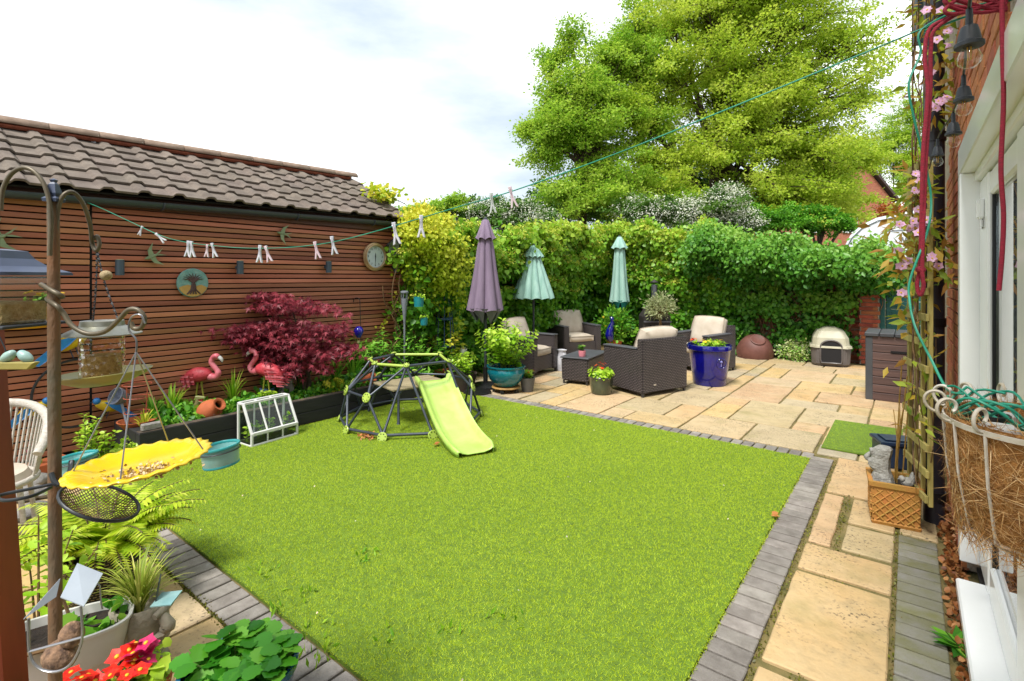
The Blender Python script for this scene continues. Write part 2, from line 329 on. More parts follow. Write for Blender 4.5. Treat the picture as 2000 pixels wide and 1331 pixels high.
def fill(x0, y0, x1, y1, taken, c=.055):
    nx, ny = round((x1 - x0) / c), round((y1 - y0) / c); occ = np.zeros((nx, ny), bool)
    for a, b, p, q in taken:
        occ[max(0, round((a - x0) / c)):max(0, round((p - x0) / c)), max(0, round((b - y0) / c)):max(0, round((q - y0) / c))] = True
    for i in range(nx):
        for j in range(ny):
            if occ[i, j]: continue
            wx = random.choice([6, 6, 12, 12, 12, 18]); wy = random.choice([6, 12, 12, 12, 18])
            a = 0
            while a < wx and i + a < nx and not occ[i + a, j]: a += 1
            if i + a < nx and not occ[min(i + a, nx - 1), j]:
                r = 0
                while i + a + r < nx and not occ[i + a + r, j]: r += 1
                if r < 4: a += r
            b = 0
            while b < wy and j + b < ny and not occ[i:i + a, j + b].any(): b += 1
            r = 0
            while j + b + r < ny and not occ[i:i + a, j + b + r].any(): r += 1
            if r < 4: b += r
            occ[i:i + a, j:j + b] = True
            if a >= 2 and b >= 2: flag(x0 + i * c, y0 + j * c, x0 + (i + a) * c, y0 + (j + b) * c)
for q in RECTS: flag(*q)
fill(-6.2, 5.57, .25, 11.6, RECTS)
PATH = [(-.52, 4.62, -.06, 5.55), (-.52, 3.68, -.37, 4.60), (-.34, 4.12, -.06, 4.6), (-.34, 3.69, -.06, 4.1), (-.52, 3.31, -.06, 3.66), (-.52, 2.41, -.06, 3.28), (-.52, 1.62, -.06, 2.38), (-.52, .9, -.06, 1.6), (-.06, 4.15, .16, 5.55)]
for q in PATH: flag(*q, j=.014)
for x0 in (-6.1, -5.55): flag(x0, .1, x0 + .55, .68); flag(x0, .7, x0 + .55, 1.25)
fill(-5.0, -.5, -.55, 1.09, [])
def paver_row(x, y, dx, dy, n, lx, ly, m=m_paver):
    ms = [slab_mesh(lx - .013, ly - .013, .05, .0014, 'block_paver', m, .004) for _ in range(4)]
    for i in range(n): inst('block_paver', random.choice(ms), patio, (x + dx * i, y + dy * i, .004 + random.uniform(-.002, .002)), (0, 0, R(random.uniform(-.4, .4))))
PW = .104
paver_row(-.715, 1.29, 0, PW, 40, .19, PW)                  # right of the lawn
paver_row(-4.95, 5.355, PW, 0, 41, PW, .19)                 # behind the lawn
paver_row(-5.3, 1.095, PW, 0, 45, PW, .19)                  # in front of the lawn
paver_row(-.05, .9, 0, PW, 31, .2, PW, m_paverm)            # along the house
lb = MB(); lb.box((-3.02, 3.32, -.002), (4.6, 4.06, .02)); lawn = tag(lb.build('lawn', m_turfbase), kind='structure')
m_grass = leafmat('turf_blade', [(.35, .46, .012, 1), (.44, .57, .017, 1), (.50, .62, .025, 1), (.56, .66, .05, 1)], trans=.3, rough=.55)
def turf(name, x0, y0, x1, y1, dens, h, parent):
    n = int((x1 - x0) * (y1 - y0) * dens); P = np.c_[RNG.uniform(x0, x1, n), RNG.uniform(y0, y1, n), np.full(n, .006)]
    a = noise2(P[:, 0], P[:, 1], 2.3, 1.); a2 = noise2(P[:, 0], P[:, 1], 9., 4.); b = RNG.normal(size=(n, 2)) * .75; D = np.c_[b[:, 0], b[:, 1] - .1, np.full(n, .75)]
    S = h * (.6 + .8 * RNG.random(n)); LEAF['bl_'] = ([(0, .5, 0), (0, -.5, 0), (1, 0, 0)], [(0, 1, 2)])
    return leaves(name, P, D, rdir(n), S, m_grass, 'bl_', parent, rnd=.4 * RNG.random(n) + .35 * a + .2 * a2 + .02, width=.2, kind='stuff')
turf('grass_blades', -5.33, 1.285, -.705, 5.36, 30000, .0135, lawn)
# small square of turf on the patio
mt = MB(); mt.box((0, 0, .006), (.62, 1.2, .012)); gm = mt.build('grass_mat', m_turfbase, loc=(-.36, 6.35, .004)); tag(gm, 'small square of artificial grass laid on the paving by the storage box', 'grass mat')
turf('grass_blades', -.30, -.59, .30, .59, 24000, .0135, gm)
# weeds pushing through the near turf
n = 90; C = np.array([G(*p) for p in ((545, 1190), (610, 1230), (590, 1170), (640, 1270), (720, 1090), (500, 1125), (985, 1210), (760, 1250), (600, 1290), (870, 1240))])
P = C[RNG.integers(0, len(C), n)] + RNG.normal(size=(n, 3)) * np.array([.05, .05, 0]); P[:, 2] = .008
tag(leaves('lawn_weeds', P, rdir(n, 1.) + np.array([0, 0, .4]), rdir(n), .035 + .02 * RNG.random(n), leafmat('weed_leaf', ['#5f9a14', '#86b41f', '#a4c832']), 'lance', kind='stuff'), 'tufts of darker weed growing in the near turf', 'weeds')
n = 40; P = np.c_[RNG.uniform(-5, -.8, n), RNG.uniform(1.35, 5.2, n), np.full(n, .03)]
tag(leaves('fallen_petals', P, rdir(n), np.tile([0, 0, 1.], (n, 1)) + .4 * RNG.normal(size=(n, 3)), .014, leafmat('petal', ['#f4ece0', '#f0d9c8', '#e8c9b0'], .2), 'oval', kind='stuff'), 'pale petals scattered over the turf', 'petals')
# moss and crumbs in the joints
n = 9000; xs = RNG.uniform(-5, .2, n); ys = RNG.uniform(.4, 11.4, n); P = np.c_[xs, ys, np.full(n, -.012)]
P2 = np.c_[RNG.choice([-.53, -.055, -.36, -.72], 3500) + RNG.normal(size=3500) * .012, RNG.uniform(1, 5.5, 3500), np.full(3500, -.008)]
P3 = np.c_[RNG.uniform(-4.4, -1.6, 2500), 1.09 + RNG.normal(size=2500) * .012, np.full(2500, -.006)]
P = np.r_[P, P2, P3]; n = len(P)
tag(leaves('joint_moss', P, rdir(n, .8), rdir(n), .012 * (.5 + RNG.random(n)), leafmat('moss', ['#4d4a1e', '#6f7423', '#8a8a2c', '#7a5c34'], .2), 'diamond', kind='stuff'), 'moss and crumbs in the paving joints', 'moss')
# dead leaves along the house foot
n = 1300; P = np.c_[RNG.uniform(.165, .26, n), RNG.uniform(2.2, 5.2, n), RNG.uniform(-.01, .03, n)]
tag(leaves('leaf_litter', P, rdir(n), rdir(n, .8), .034 * (.6 + .8 * RNG.random(n)), leafmat('dead_leaf', ['#5b2f16', '#9a5a2a', '#c08a54', '#7a4320'], .15), 'oval', kind='stuff'), 'curled brown leaves collected along the foot of the house wall', 'leaf litter')
m_brown = leafmat('brown_leaf', ['#a5622f', '#c98a4f'], .2)
for p, l in (((1505, 1007), 'single curled brown leaf on the turf near the right edging'), ((846, 868), 'brown leaf on the turf beside the slide'), ((698, 852), 'small brown leaf under the climbing frame rail')):
    q = G(*p, .03); o = leaves('fallen_leaf', [[0, 0, 0], [.01, .01, .004]], [[1, .3, .1], [.5, 1, .2]], [[0, 0, 1], [.2, 0, 1]], .055, m_brown, 'oval'); o.location = q; tag(o, l, 'leaf')
# ================================================================ SHED
m_slat = mat('stained_slat', '#bd7c58', .55, '#945838', scale=3, rand=.24, bump=.3, bscale=25, stretch=(1, .12, 1), hue=.012, c3='#d09468')
m_dark = mat('dark_gap', '#140d0a', .9)
m_fascia = mat('fascia', '#6b4034', .55, '#583127', scale=3, stretch=(1, .2, 1))
m_gut = mat('grey_gutter', '#3d4650', .35, var=.1)
m_tile = mat('concrete_tile', '#83766a', .85, '#665a50', scale=7, rand=.1, bump=.5, bscale=110, c3='#a5968a', hue=.008)
m_ridge = mat('ridge_tile', '#a48d7b', .9, '#86705f', scale=8, rand=.08, bump=.5, bscale=90)
m_mortar = mat('red_mortar', '#a1573c', .9, '#7d402c', scale=14, bump=.6, bscale=50)
XS = -6.12
shed = thing('shed', 'long shed clad in stained timber slats under a brown tiled roof', 'shed', (XS, 2.3, 0))
def SL(x, y, z): return (x - XS, y - 2.3, z)
b = MB(); b.box(SL(-6.62, 2.2, 1.2), (.9, 6.0, 2.4)); b.build('wall', m_dark, shed)
YJ = 1.40; pitch = .0575
random.seed(3)
sm = {}
for k, (y0, y1) in enumerate(((-.75, YJ - .02), (YJ, 5.2))):
    sm[k] = []
    for v in range(3):
        b = MB(); b.box((0, 0, 0), (.022, y1 - y0, .045)); sm[k].append(b.mesh('slat', m_slat, bevel=.003))
nsl = 40
for i in range(nsl):
    z = .06 + i * pitch
    for k, (y0, y1) in enumerate(((-.75, YJ - .02), (YJ, 5.2))):
        inst('slat', random.choice(sm[k]), shed, SL(XS - .012 + random.uniform(-.002, .002), (y0 + y1) / 2, z + (.012 if k == 0 else 0) + random.uniform(-.002, .002)), (R(random.uniform(-.03, .03)), R(random.uniform(-2, 2)), 0))
b = MB(); b.box(SL(XS - .02, YJ - .01, 1.2), (.012, .035, 2.3)); b.build('door_edge', m_dark, shed)
b = MB(); b.hull([SL(-6.17, -.75, 2.3), SL(-6.14, -.75, 2.3), SL(-6.14, -.75, 2.50 ), SL(-6.17, -.75, 2.50)], [SL(-6.17, 5.2, 2.3), SL(-6.14, 5.2, 2.3), SL(-6.14, 5.2, 2.61), SL(-6.17, 5.2, 2.61)]); b.build('eaves_board', m_fascia, shed)
b = MB(); b.box(SL(-6.115, 2.25, 2.395), (.03, 5.95, .115)); b.build('fascia_board', m_fascia, shed, bevel=.004)
def tilt(y): return .022 * (y - 4.9)
b = MB(); pr = [(-6.035 + .062 * math.cos(R(a)), 2.475 + .062 * math.sin(R(a))) for a in range(180, 361, 20)] + [(-6.035 + .054 * math.cos(R(a)), 2.475 + .054 * math.sin(R(a))) for a in range(360, 179, -20)]
b.hull([SL(x, -.8, z + tilt(-.8)) for x, z in pr], [SL(x, 5.24, z + tilt(5.24)) for x, z in pr]); gut = b.build('gutter', m_gut, shed, smooth=40)
for y in (.2, 1.95, 3.4, 4.55):
    b = MB(); b.tube([SL(-6.035 + .068 * math.cos(R(a)), y, 2.475 + tilt(y) + .068 * math.sin(R(a))) for a in range(180, 361, 20)], .012, 5); b.build('gutter_bracket', m_gut, gut, smooth=60)
ANG = R(28.4); SLEN = 1.52; ROWS = 6; gauge = SLEN / ROWS
def tile_mesh():
    w_, t, Lg = .30, .024, gauge + .05; pf = [(0, 0), (.175, .0), (.20, .030), (.225, .034), (.265, .034), (.302, .004)]
    lo = [(x, z) for x, z in pf] + [(x, z - t) for x, z in reversed(pf)]
    b = MB(); b.hull([(-0., x, z + .032) for x, z in lo], [(-Lg, x, z) for x, z in lo]); return b.mesh('roof_tile', m_tile, bevel=.0025)
tms = [tile_mesh() for _ in range(3)]
def roofpt(s, y, h=0): return Vector((-5.985 - s * math.cos(ANG) - h * math.sin(ANG) * -1, y, 2.53 + tilt(y) + s * math.sin(ANG) + h * math.cos(ANG)))
roof = MB(); roof.hull([SL(*roofpt(0, y, h)) for y, h in ((-.9, -.02), (5.1, -.02), (5.1, -.005), (-.9, -.005))], [SL(*roofpt(SLEN, y, h)) for y, h in ((-.9, -.02), (5.1, -.02), (5.1, -.005), (-.9, -.005))])
roof = roof.build('roof', m_dark, shed)
for r_ in range(ROWS):
    for c_ in range(20):
        y = -.86 + c_ * .30
        inst('roof_tile', random.choice(tms), roof, SL(*(roofpt(r_ * gauge - .03, y, .012) + Vector((random.uniform(-.004, .004), random.uniform(-.004, .004), 0)))), (R(random.uniform(-.6, .6)), ANG + R(random.uniform(-.5, .5)), R(1.2)))
b = MB(); p0, p1 = roofpt(SLEN + .0, -.9, .045), roofpt(SLEN + .0, 5.05, .045)
b.box((0, 0, 0), (.09, 5.95, .055), Matrix.Translation(SL(*((p0 + p1) / 2))) @ Matrix.Rotation(R(1.26), 4, 'X')); b.build('mortar_bed', m_mortar, roof, bevel=.02)
for i in range(14):
    y = -.85 + i * .43; q = roofpt(SLEN + .04, y + .21, .055); pr = [(.10 * math.cos(R(a)), .075 * math.sin(R(a))) for a in range(-10, 191, 20)]; pi_ = [(x * .85, z * .82) for x, z in reversed(pr)]
    b = MB(); b.hull([(x, -.215, z) for x, z in pr + pi_], [(x, .21, z) for x, z in pr + pi_]); b.build('ridge_tile', m_ridge, roof, SL(*q), rot=(R(1.26), R(random.uniform(-2, 2)), R(random.uniform(-.5, .5))), bevel=.004, smooth=50)
# ================================================================ HOUSE
XH = .25
m_brick = mat('house_brick', '#c8774a', .85, '#a65a38', scale=9, rand=.14, bump=.7, bscale=70, hue=.012)
m_mort = mat('mortar', '#b9ab97', .95, '#8f8170', scale=20, bump=.6, bscale=70)
m_upvc = mat('white_upvc', (.86, .86, .85, 1), .25, (.80, .80, .78, 1), scale=2, coat=.3)
m_glass = glassmat('window_glass', (.6, .66, .66, 1), refl=.68)
m_gask = mat('black_gasket', '#15161a', .4)
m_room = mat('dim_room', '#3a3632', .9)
house = thing('house', 'brick house wall with white glazed doors at the right edge', 'house', (XH, 3.5, 0))
def HL(x, y, z): return (x - XH, y - 3.5, z)
b = MB(); b.box(HL(.39, 5.18, 2.5), (.26, 2.64, 5)); b.box(HL(.39, 1.4, 3.70), (.26, 4.92, 2.6)); b.box(HL(.39, -.9, 1.2), (.26, .3, 2.4)); wall = b.build('wall', m_mort, house)
bms = []
for wl in (.215,):
    for v in range(4):
        bb = MB(); bb.box((0, 0, 0), (.04, wl, .065)); bms.append(bb.mesh('brick', m_brick, bevel=.004))
for cz in range(32):
    z = .04 + cz * .075
    for i in range(6):
        y = 3.97 + i * .225 + (.112 if cz % 2 else 0)
        inst('brick', random.choice(bms), wall, HL(.255 + random.uniform(-.002, .002), y, z))
for cz in range(10):
    z = 2.44 + cz * .075
    for i in range(12): inst('brick', random.choice(bms), wall, HL(.255 + random.uniform(-.003, .003), 2.3 + i * .225 + (.112 if cz % 2 else 0), z))
b = MB(); b.box(HL(.30, 2.6, .62), (.001, .001, .001))
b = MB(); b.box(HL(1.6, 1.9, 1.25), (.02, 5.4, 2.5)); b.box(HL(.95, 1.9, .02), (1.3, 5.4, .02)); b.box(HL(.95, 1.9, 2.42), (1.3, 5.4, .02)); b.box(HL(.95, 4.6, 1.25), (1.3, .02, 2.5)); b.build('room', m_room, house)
door = MB(); door.box(HL(.285, 1.55, 2.295), (.13, 4.6, .15)); door.box(HL(.285, 3.78, 1.16), (.13, .13, 2.12)); door.box(HL(.315, 1.55, 2.195), (.07, 4.34, .05))
fr = door.build('door_frame', m_upvc, house, bevel=.006)
b = MB(); b.box(HL(.255, 1.3, .085), (.13, 4.35, .06)); b.build('sill', m_upvc, fr, bevel=.008)
for y0, y1 in ((3.36, 3.71), (2.20, 2.52), (1.72, 2.06)):
    b = MB(); b.box(HL(.318, (y0 + y1) / 2, 1.14), (.034, y1 - y0, 2.05)); b.build('stile', m_upvc, fr, bevel=.008)
    b = MB(); b.box(HL(.322, y0 - .017, 1.14), (.014, .03, 2.0)); b.build('gasket', m_gask, fr)
for y0, y1 in ((2.52, 3.31), (1.0, 1.7)):
    b = MB(); b.box(HL(.330, (y0 + y1) / 2, 1.14), (.008, y1 - y0, 2.0)); b.build('pane', m_glass, fr)
    b = MB(); b.box(HL(.318, (y0 + y1) / 2, 2.10), (.03, y1 - y0, .11)); b.build('head_rail', m_upvc, fr, bevel=.01)
    b = MB(); b.box(HL(.318, (y0 + y1) / 2, .20), (.03, y1 - y0, .16)); b.build('bottom_rail', m_upvc, fr, bevel=.01)
for z in (2.0, 1.0, .45):
    b = MB(); b.box(HL(.290, 3.53, z), (.03, .075, .10)); b.box(HL(.296, 3.53, z - .075), (.014, .06, .05)); b.build('hinge', m_upvc, fr, bevel=.01, seg=2)
# soil pipe, rainwater pipe end
m_blk = mat('black_plastic', '#1e1e20', .35, var=.2); m_pipe2 = mat('soil_pipe_plastic', '#34343c', .35, '#2a2a32')
pp = G(1824, 1018); pp.z = 0
dp = thing('soil_pipe', 'black soil pipe running up the house wall behind the trellis', 'drainpipe', pp)
b = MB(); b.tube([(0, 0, -.02), (0, 0, 5)], .058, 16); b.build('pipe', m_pipe2, dp, smooth=40)
for z in (.18, 1.35, 2.6): b = MB(); b.lathe([(.058, -.03), (.066, -.03), (.066, .03), (.058, .03)], 16, (0, 0, z)); b.build('collar', m_blk, dp, smooth=40)
q = DP(1795, 50, 3.9); gd = MB(); gd.box((0, 0, .3), (.06, .06, .85)); gd.box((0, 0, -.13), (.068, .068, .03)); tag(gd.build('downpipe', m_gut, loc=q, rz=.5, bevel=.006), 'short grey square downpipe end above the trellis', 'downpipe')
# ================================================================ BOUNDARY WALLS, GATE
m_bw = brickmat('old_brick', '#8d5236', '#6f3f2a', '#7a6a58', .235, .078, .010)
m_bw2 = mat('pillar_brick', '#b5623f', .85, '#93482f', scale=8, rand=.16, bump=.5, bscale=70, hue=.012)
sw = MB(); sw.box((0, 0, 0), (.22, 6.9, 1.95)); tag(sw.build('brick_wall', m_bw, loc=(-6.45, 8.68, .96)), 'side brick wall smothered by the climber beyond the shed', 'wall')
bw = MB(); bw.box((0, 0, 0), (5.6, .22, 1.95)); bwall = tag(bw.build('brick_wall', m_bw, loc=(-3.53, 12.1, .96)), 'back brick wall behind the rattan seats and the upturned bowl', 'wall')
pb = [MB().box((0, 0, 0), (.225, .225, .066)).mesh('brick', m_bw2, bevel=.004) for _ in range(3)]
pil = thing('brick_pillar', 'red brick gate pillar beside the teal gate', 'pillar', (-.59, 11.95, 0))
b = MB(); b.box((0, .02, .93), (.30, .30, 1.86)); b.build('core', m_mort, pil)
hb = [MB().box((0, 0, 0), (.148, .06, .066)).mesh('brick', m_bw2, bevel=.003) for _ in range(3)]; fb = [MB().box((0, 0, 0), (.222, .06, .066)).mesh('brick', m_bw2, bevel=.003) for _ in range(3)]
for i in range(24):
    z = .05 + i * .078
    if i % 2: inst('brick', random.choice(fb), pil, (-.055, -.125, z)); inst('brick', random.choice(hb), pil, (.092, -.125, z), scale=(.5, 1, 1))
    else: inst('brick', random.choice(hb), pil, (-.092, -.125, z), scale=(.5, 1, 1)); inst('brick', random.choice(fb), pil, (.055, -.125, z))
wb = [MB().box((0, 0, 0), (.222, .05, .066)).mesh('brick', m_bw2, bevel=.003) for _ in range(3)]
for i in range(20):
    for k in range(4): inst('brick', random.choice(wb), bwall, (2.02 + k * .235 + (.117 if i % 2 else 0) - .2, -.10, -.93 + i * .078))
m_teal = mat('teal_paint', '#14655f', .5, '#0e4f4c', scale=4, rand=.06, stretch=(.3, 1, 6))
gt = thing('garden_gate', 'teal painted boarded gate beside the brick pillar', 'gate', (.06, 11.95, 0))
for x in (-.46, .46): b = MB(); b.box((x, 0, .92), (.09, .09, 1.84)); b.build('post', m_teal, gt, bevel=.006)
for i in range(12): b = MB(); b.box((0, .01, .12 + i * .145), (.82, .03, .138)); b.build('board', m_teal, gt, bevel=.005)
b = MB(); b.box((-.36, -.02, .95), (.07, .02, 1.7)); b.build('brace', m_teal, gt, bevel=.004)
# ================================================================ BEYOND THE GARDEN
m_white = mat('white_gelcoat', '#eef1f2', .3, '#e2e6e8', scale=1.5, coat=.3)
m_wind = mat('tinted_window', '#3c5a72', .08, spec=.9)
m_decal = mat('grey_decal', '#8f969b', .4); m_decal2 = mat('dark_decal', '#4b4f55', .4)
vd = 11.75; v0 = DP(1648, 543, vd); van = thing('motorhome', 'white overcab motorhome showing above the far end of the hedge', 'motorhome', (v0.x, v0.y, 0), 0)
pf = [(0, 1.95), (0, 2.35), (.12, 2.62), (.32, 2.84), (.62, 2.99), (1.1, 3.08), (1.8, 3.16), (6.2, 3.2), (6.2, .5), (1.3, .5), (1.3, 1.55), (1.0, 1.85), (.3, 1.9)]
b = MB(); b.hull([(x, 0, z) for x, z in pf], [(x, 2.2, z) for x, z in pf]); b.build('body', m_white, van, bevel=.05, seg=3, smooth=35)
b = MB(); tr_ = [(x * .985 + .03, z) for x, z in pf[1:8]]; b.tube([(x, -.012, z - .075) for x, z in tr_], .012, 6); b.build('trim', m_decal, van, smooth=60)
b = MB(); b.hull([(1.35, -.006, 1.3), (2.3, -.006, 1.3), (2.3, -.006, 1.8), (1.6, -.006, 1.82)], [(1.35, -.02, 1.3), (2.3, -.02, 1.3), (2.3, -.02, 1.8), (1.6, -.02, 1.82)]); b.build('window', m_wind, van)
b = MB(); b.box((1.8, -.005, 1.95), (1.8, .03, .05)); b.build('side_rail', m_decal, van)
b = MB(); sw_ = [(.72 + .1 * i, 2.66 + .05 * math.sin(math.pi * i / 9) - .002 * i) for i in range(10)]; b.hull([(x, -.004, z) for x, z in sw_] + [(x, -.004, z - .03 * math.sin(math.pi * i / 9) - .002) for i, (x, z) in reversed(list(enumerate(sw_)))], [(x, -.008, z) for x, z in sw_] + [(x, -.008, z - .03 * math.sin(math.pi * i / 9) - .002) for i, (x, z) in reversed(list(enumerate(sw_)))]); b.build('swoosh', m_decal, van)
for x in (2.2, 4.9): b = MB(); b.lathe([(.0, -.1), (.33, -.1), (.33, .1), (.0, .1)], 20, T=Matrix.Translation((x, .1, .33)) @ Matrix.Rotation(R(90), 4, 'X')); b.build('wheel', m_blk, van, smooth=40)
def textobj(name, s, size, m, parent, loc, rot, shear=0., ext=.002):
    cu = bpy.data.curves.new('t', 'FONT'); cu.body = s; cu.size = size; cu.extrude = ext; cu.shear = shear; cu.align_x = 'CENTER'; cu.align_y = 'CENTER'
    t = bpy.data.objects.new('t', cu); link(t); bpy.context.view_layer.update()
    me = bpy.data.meshes.new_from_object(t.evaluated_get(bpy.context.evaluated_depsgraph_get())); bpy.data.objects.remove(t); me.materials.append(m) if not me.materials else None
    me.materials.clear(); me.materials.append(m); me.name = name; return inst(name, me, parent, loc, rot)
textobj('lettering', 'APACHE', .13, m_decal2, van, (1.25, -.012, 2.50), (R(90), R(-6), 0), .4)
textobj('lettering', 'Auto', .09, m_decal, van, (1.35, -.012, 2.38), (R(90), R(-6), 0), .4)
# far brick house
m_fb = brickmat('far_brick', '#c2704f', '#a95a40', '#b08a74', .23, .078, .01, bump=.2); m_rt = mat('far_roof', '#5d4c48', .8, '#4a3c3a', scale=6)
fh = thing('far_house', 'red brick gabled house half hidden behind the yellow-green tree', 'house', DP(1652, 543, 36) - Vector((0, 0, CH)), VIEWRZ + .1)
hw, ez, pz = 3.45, 7.3, 11.1; gb = [(-hw, 0), (hw, 0), (hw, ez), (0, pz), (-hw, ez)]
b = MB(); b.hull([(x, 0, z) for x, z in gb], [(x, 7, z) for x, z in gb]); b.build('wall', m_fb, fh)
b = MB()
for s in (-1, 1): b.hull([(s * (hw + .35), -.3, ez - .25), (0, -.3, pz + .16), (0, -.3, pz + .36), (s * (hw + .35), -.3, ez - .02)], [(s * (hw + .35), 7.2, ez - .25), (0, 7.2, pz + .16), (0, 7.2, pz + .36), (s * (hw + .35), 7.2, ez - .02)])
b.build('roof', m_rt, fh)
for x, z in ((.3, 5.4), (-2.2, 5.4)):
    b = MB(); b.box((x, -.02, z), (1.1, .12, 1.2)); wf = b.build('window', m_upvc, fh)
    b = MB(); b.box((x - .26, -.09, z), (.44, .02, 1.0)); b.box((x + .26, -.09, z), (.44, .02, 1.0)); b.build('pane', m_wind, wf)
# ================================================================ VEGETATION
m_bark = mat('bark', '#5b4c3a', .9, '#3c3226', scale=12, bump=.6, bscale=40)
m_twig = mat('twig', '#8a6b45', .85, '#5e472c', scale=14)
m_soil = mat('compost', '#33251b', .95, '#1d1510', scale=30, bump=.8, bscale=90)
lm_beech = leafmat('beech_leaf', ['#8fb42c', '#b0cc3c', '#cddc4e', '#e4ea78'], .55)
lm_dk = leafmat('green_tree_leaf', ['#6a9e26', '#96c038', '#bad44a', '#d4e266'], .54)
lm_far = leafmat('far_tree_leaf', ['#6a9a20', '#a8c832', '#c9d84a'], .45)
lm_haw = leafmat('hawthorn_leaf', ['#2f5518', '#56812a', '#7fa040'], .35)
lm_may = leafmat('may_blossom', ['#cfd2b0', '#e6e8d4', '#f6f6ec'], .3)
lm_hyd = leafmat('hydrangea_leaf', ['#326a14', '#5a9a22', '#93c034', '#c8d850'], .42, .42)
lm_hydf = leafmat('hydrangea_flower', ['#a8bd2c', '#d2da48', '#ece978', '#dccf50'], .35)
lm_gold = leafmat('golden_climber_leaf', ['#9abb22', '#c4d834', '#e2e64c', '#ecd84c'], .4)
lm_priv = leafmat('privet_leaf', ['#28581a', '#4c8c26', '#76ac38', '#a6c858'], .38, .42)
lm_acer = leafmat('acer_leaf', ['#440d1a', '#782030', '#a03a47', '#c86c78'], .35)
lm_lime = leafmat('lime_leaf', ['#5c9a16', '#8cc024', '#b5d93c', '#cbe35a'], .4, .35)
lm_mid = leafmat('mid_leaf', ['#2d6a14', '#4f9420', '#76b52e', '#9ccb45'], .35)
lm_olive = leafmat('olive_leaf', ['#7f8d5a', '#a9b27c', '#c7c99a'], .3)
lm_var = leafmat('variegated_leaf', ['#6fae3a', '#a9cf5c', '#e2e8a8', '#f1f0c8'], .3)
lm_red = leafmat('red_petal', ['#b30b08', '#e01a0c', '#f2391a'], .25); lm_yel = leafmat('yellow_petal', ['#f0b812', '#f8d42a', '#fbe86a'], .25)
lm_pink = leafmat('pink_petal', ['#c9188a', '#d8249a', '#e85ab4'], .25); lm_blue = leafmat('blue_petal', ['#5a78d8', '#7f9af0', '#a8baf8'], .25)
lm_clem = leafmat('clematis_petal', ['#d89ac8', '#e9b8da', '#f5d6ea'], .35); lm_orange = leafmat('orange_leaf', ['#8a3f10', '#c8641a', '#e08a2c'], .3)
def tree(name, label, cat, base, blobs, ncl, per, size, m, bark=m_bark, r0=.2, spread=.32, flat=.45, shape='diamond', group=None, trunk_top=None, shell=.12, twigs=.35, wid=1.):
    base = Vector(base); t = thing(name, label, cat, base, 0, group)
    vol = np.array([b[1][0] * b[1][1] * b[1][2] for b in blobs]) ** .6; pr = vol / vol.sum(); NT = max(ncl // 6, 8); ch = RNG.choice(len(blobs), NT, p=pr); C = np.empty((NT * 6, 3)); tw_ = []
    for i in range(NT):                        # one leafy twig: runs outwards through its part of the crown and droops a little
        c, r = blobs[ch[i]]; c = np.asarray(c) - np.asarray(base); r = np.asarray(r); d = rdir(1, .35)[0]; d = d / np.linalg.norm(d); s0 = c + RNG.normal(size=3) * r * .22; ln = RNG.uniform(.65, 1.2); side = RNG.normal(size=3) * .22; k = np.linspace(.25, 1., 6)[:, None]
        C[i * 6:i * 6 + 6] = s0 + d * r * ln * k + side * r * k * k + np.array([0, 0, -.05]) * r[2] * k ** 3; tw_.append(s0)
    tone = np.clip(RNG.normal(.5, .22, NT), 0, 1); ncl = NT * 6; wt = np.tile([.6, .8, 1., 1., .9, .6], NT); P, D, U, S = clump_leaves(C, per, spread * .55, size, flat * .8); P = np.repeat(C, per, 0) + (P - np.repeat(C, per, 0)) * np.repeat(wt, per)[:, None]
    leaves('crown', P, D, U, S, m, shape, t, rnd=.6 * np.repeat(np.repeat(tone, 6), per) + .4 * RNG.random(len(P)), width=wid)
    tt = Vector(trunk_top) - base if trunk_top is not None else Vector((0, 0, .55 * max(c[2] for c, r in blobs)))
    b = MB(); tp = [Vector((0, 0, -.05)), tt * .35 + Vector((r0 * .3, 0, 0)), tt * .7, tt]; tp = smoothpath(tp, 4); b.tube(tp, [r0 * (1.15 - .6 * i / (len(tp) - 1)) for i in range(len(tp))], 8)
    for i, (c, r) in enumerate(blobs):
        c_ = Vector(c) - base; s = tp[int(len(tp) * random.uniform(.5, .98)) - 1]; mid = (s + c_) / 2 + Vector((0, 0, .12 * (c_ - s).length)); pth = smoothpath([s, mid, c_], 4)
        b.tube(pth, [r0 * .5 * (1 - .7 * k / (len(pth) - 1)) for k in range(len(pth))], 6)
        for j in np.where(ch == i)[0]:
            if RNG.random() < twigs * 2: s2 = pth[random.randint(len(pth) // 2, len(pth) - 1)]; b.tube([s2, Vector(tw_[j])] + [Vector(C[j * 6 + k]) for k in (0, 2, 4, 5)], [r0 * .12, r0 * .09, r0 * .08, r0 * .055, r0 * .03, r0 * .015], 4)
    b.build('trunk', bark, t, smooth=50); return t
def PB(px, py, d, rx, ry, rd=None):            # crown mass given by its place in the view
    c = DP(px, py, d); k = d / FPX; rx *= k; ry *= k; return (tuple(c), ((rd or rx), rx, ry) if False else (max(rx, .1) * .95, max(rx, .1) * .95, max(ry, .1)))
base = DP(1400, 543, 17.5); base.z = 0
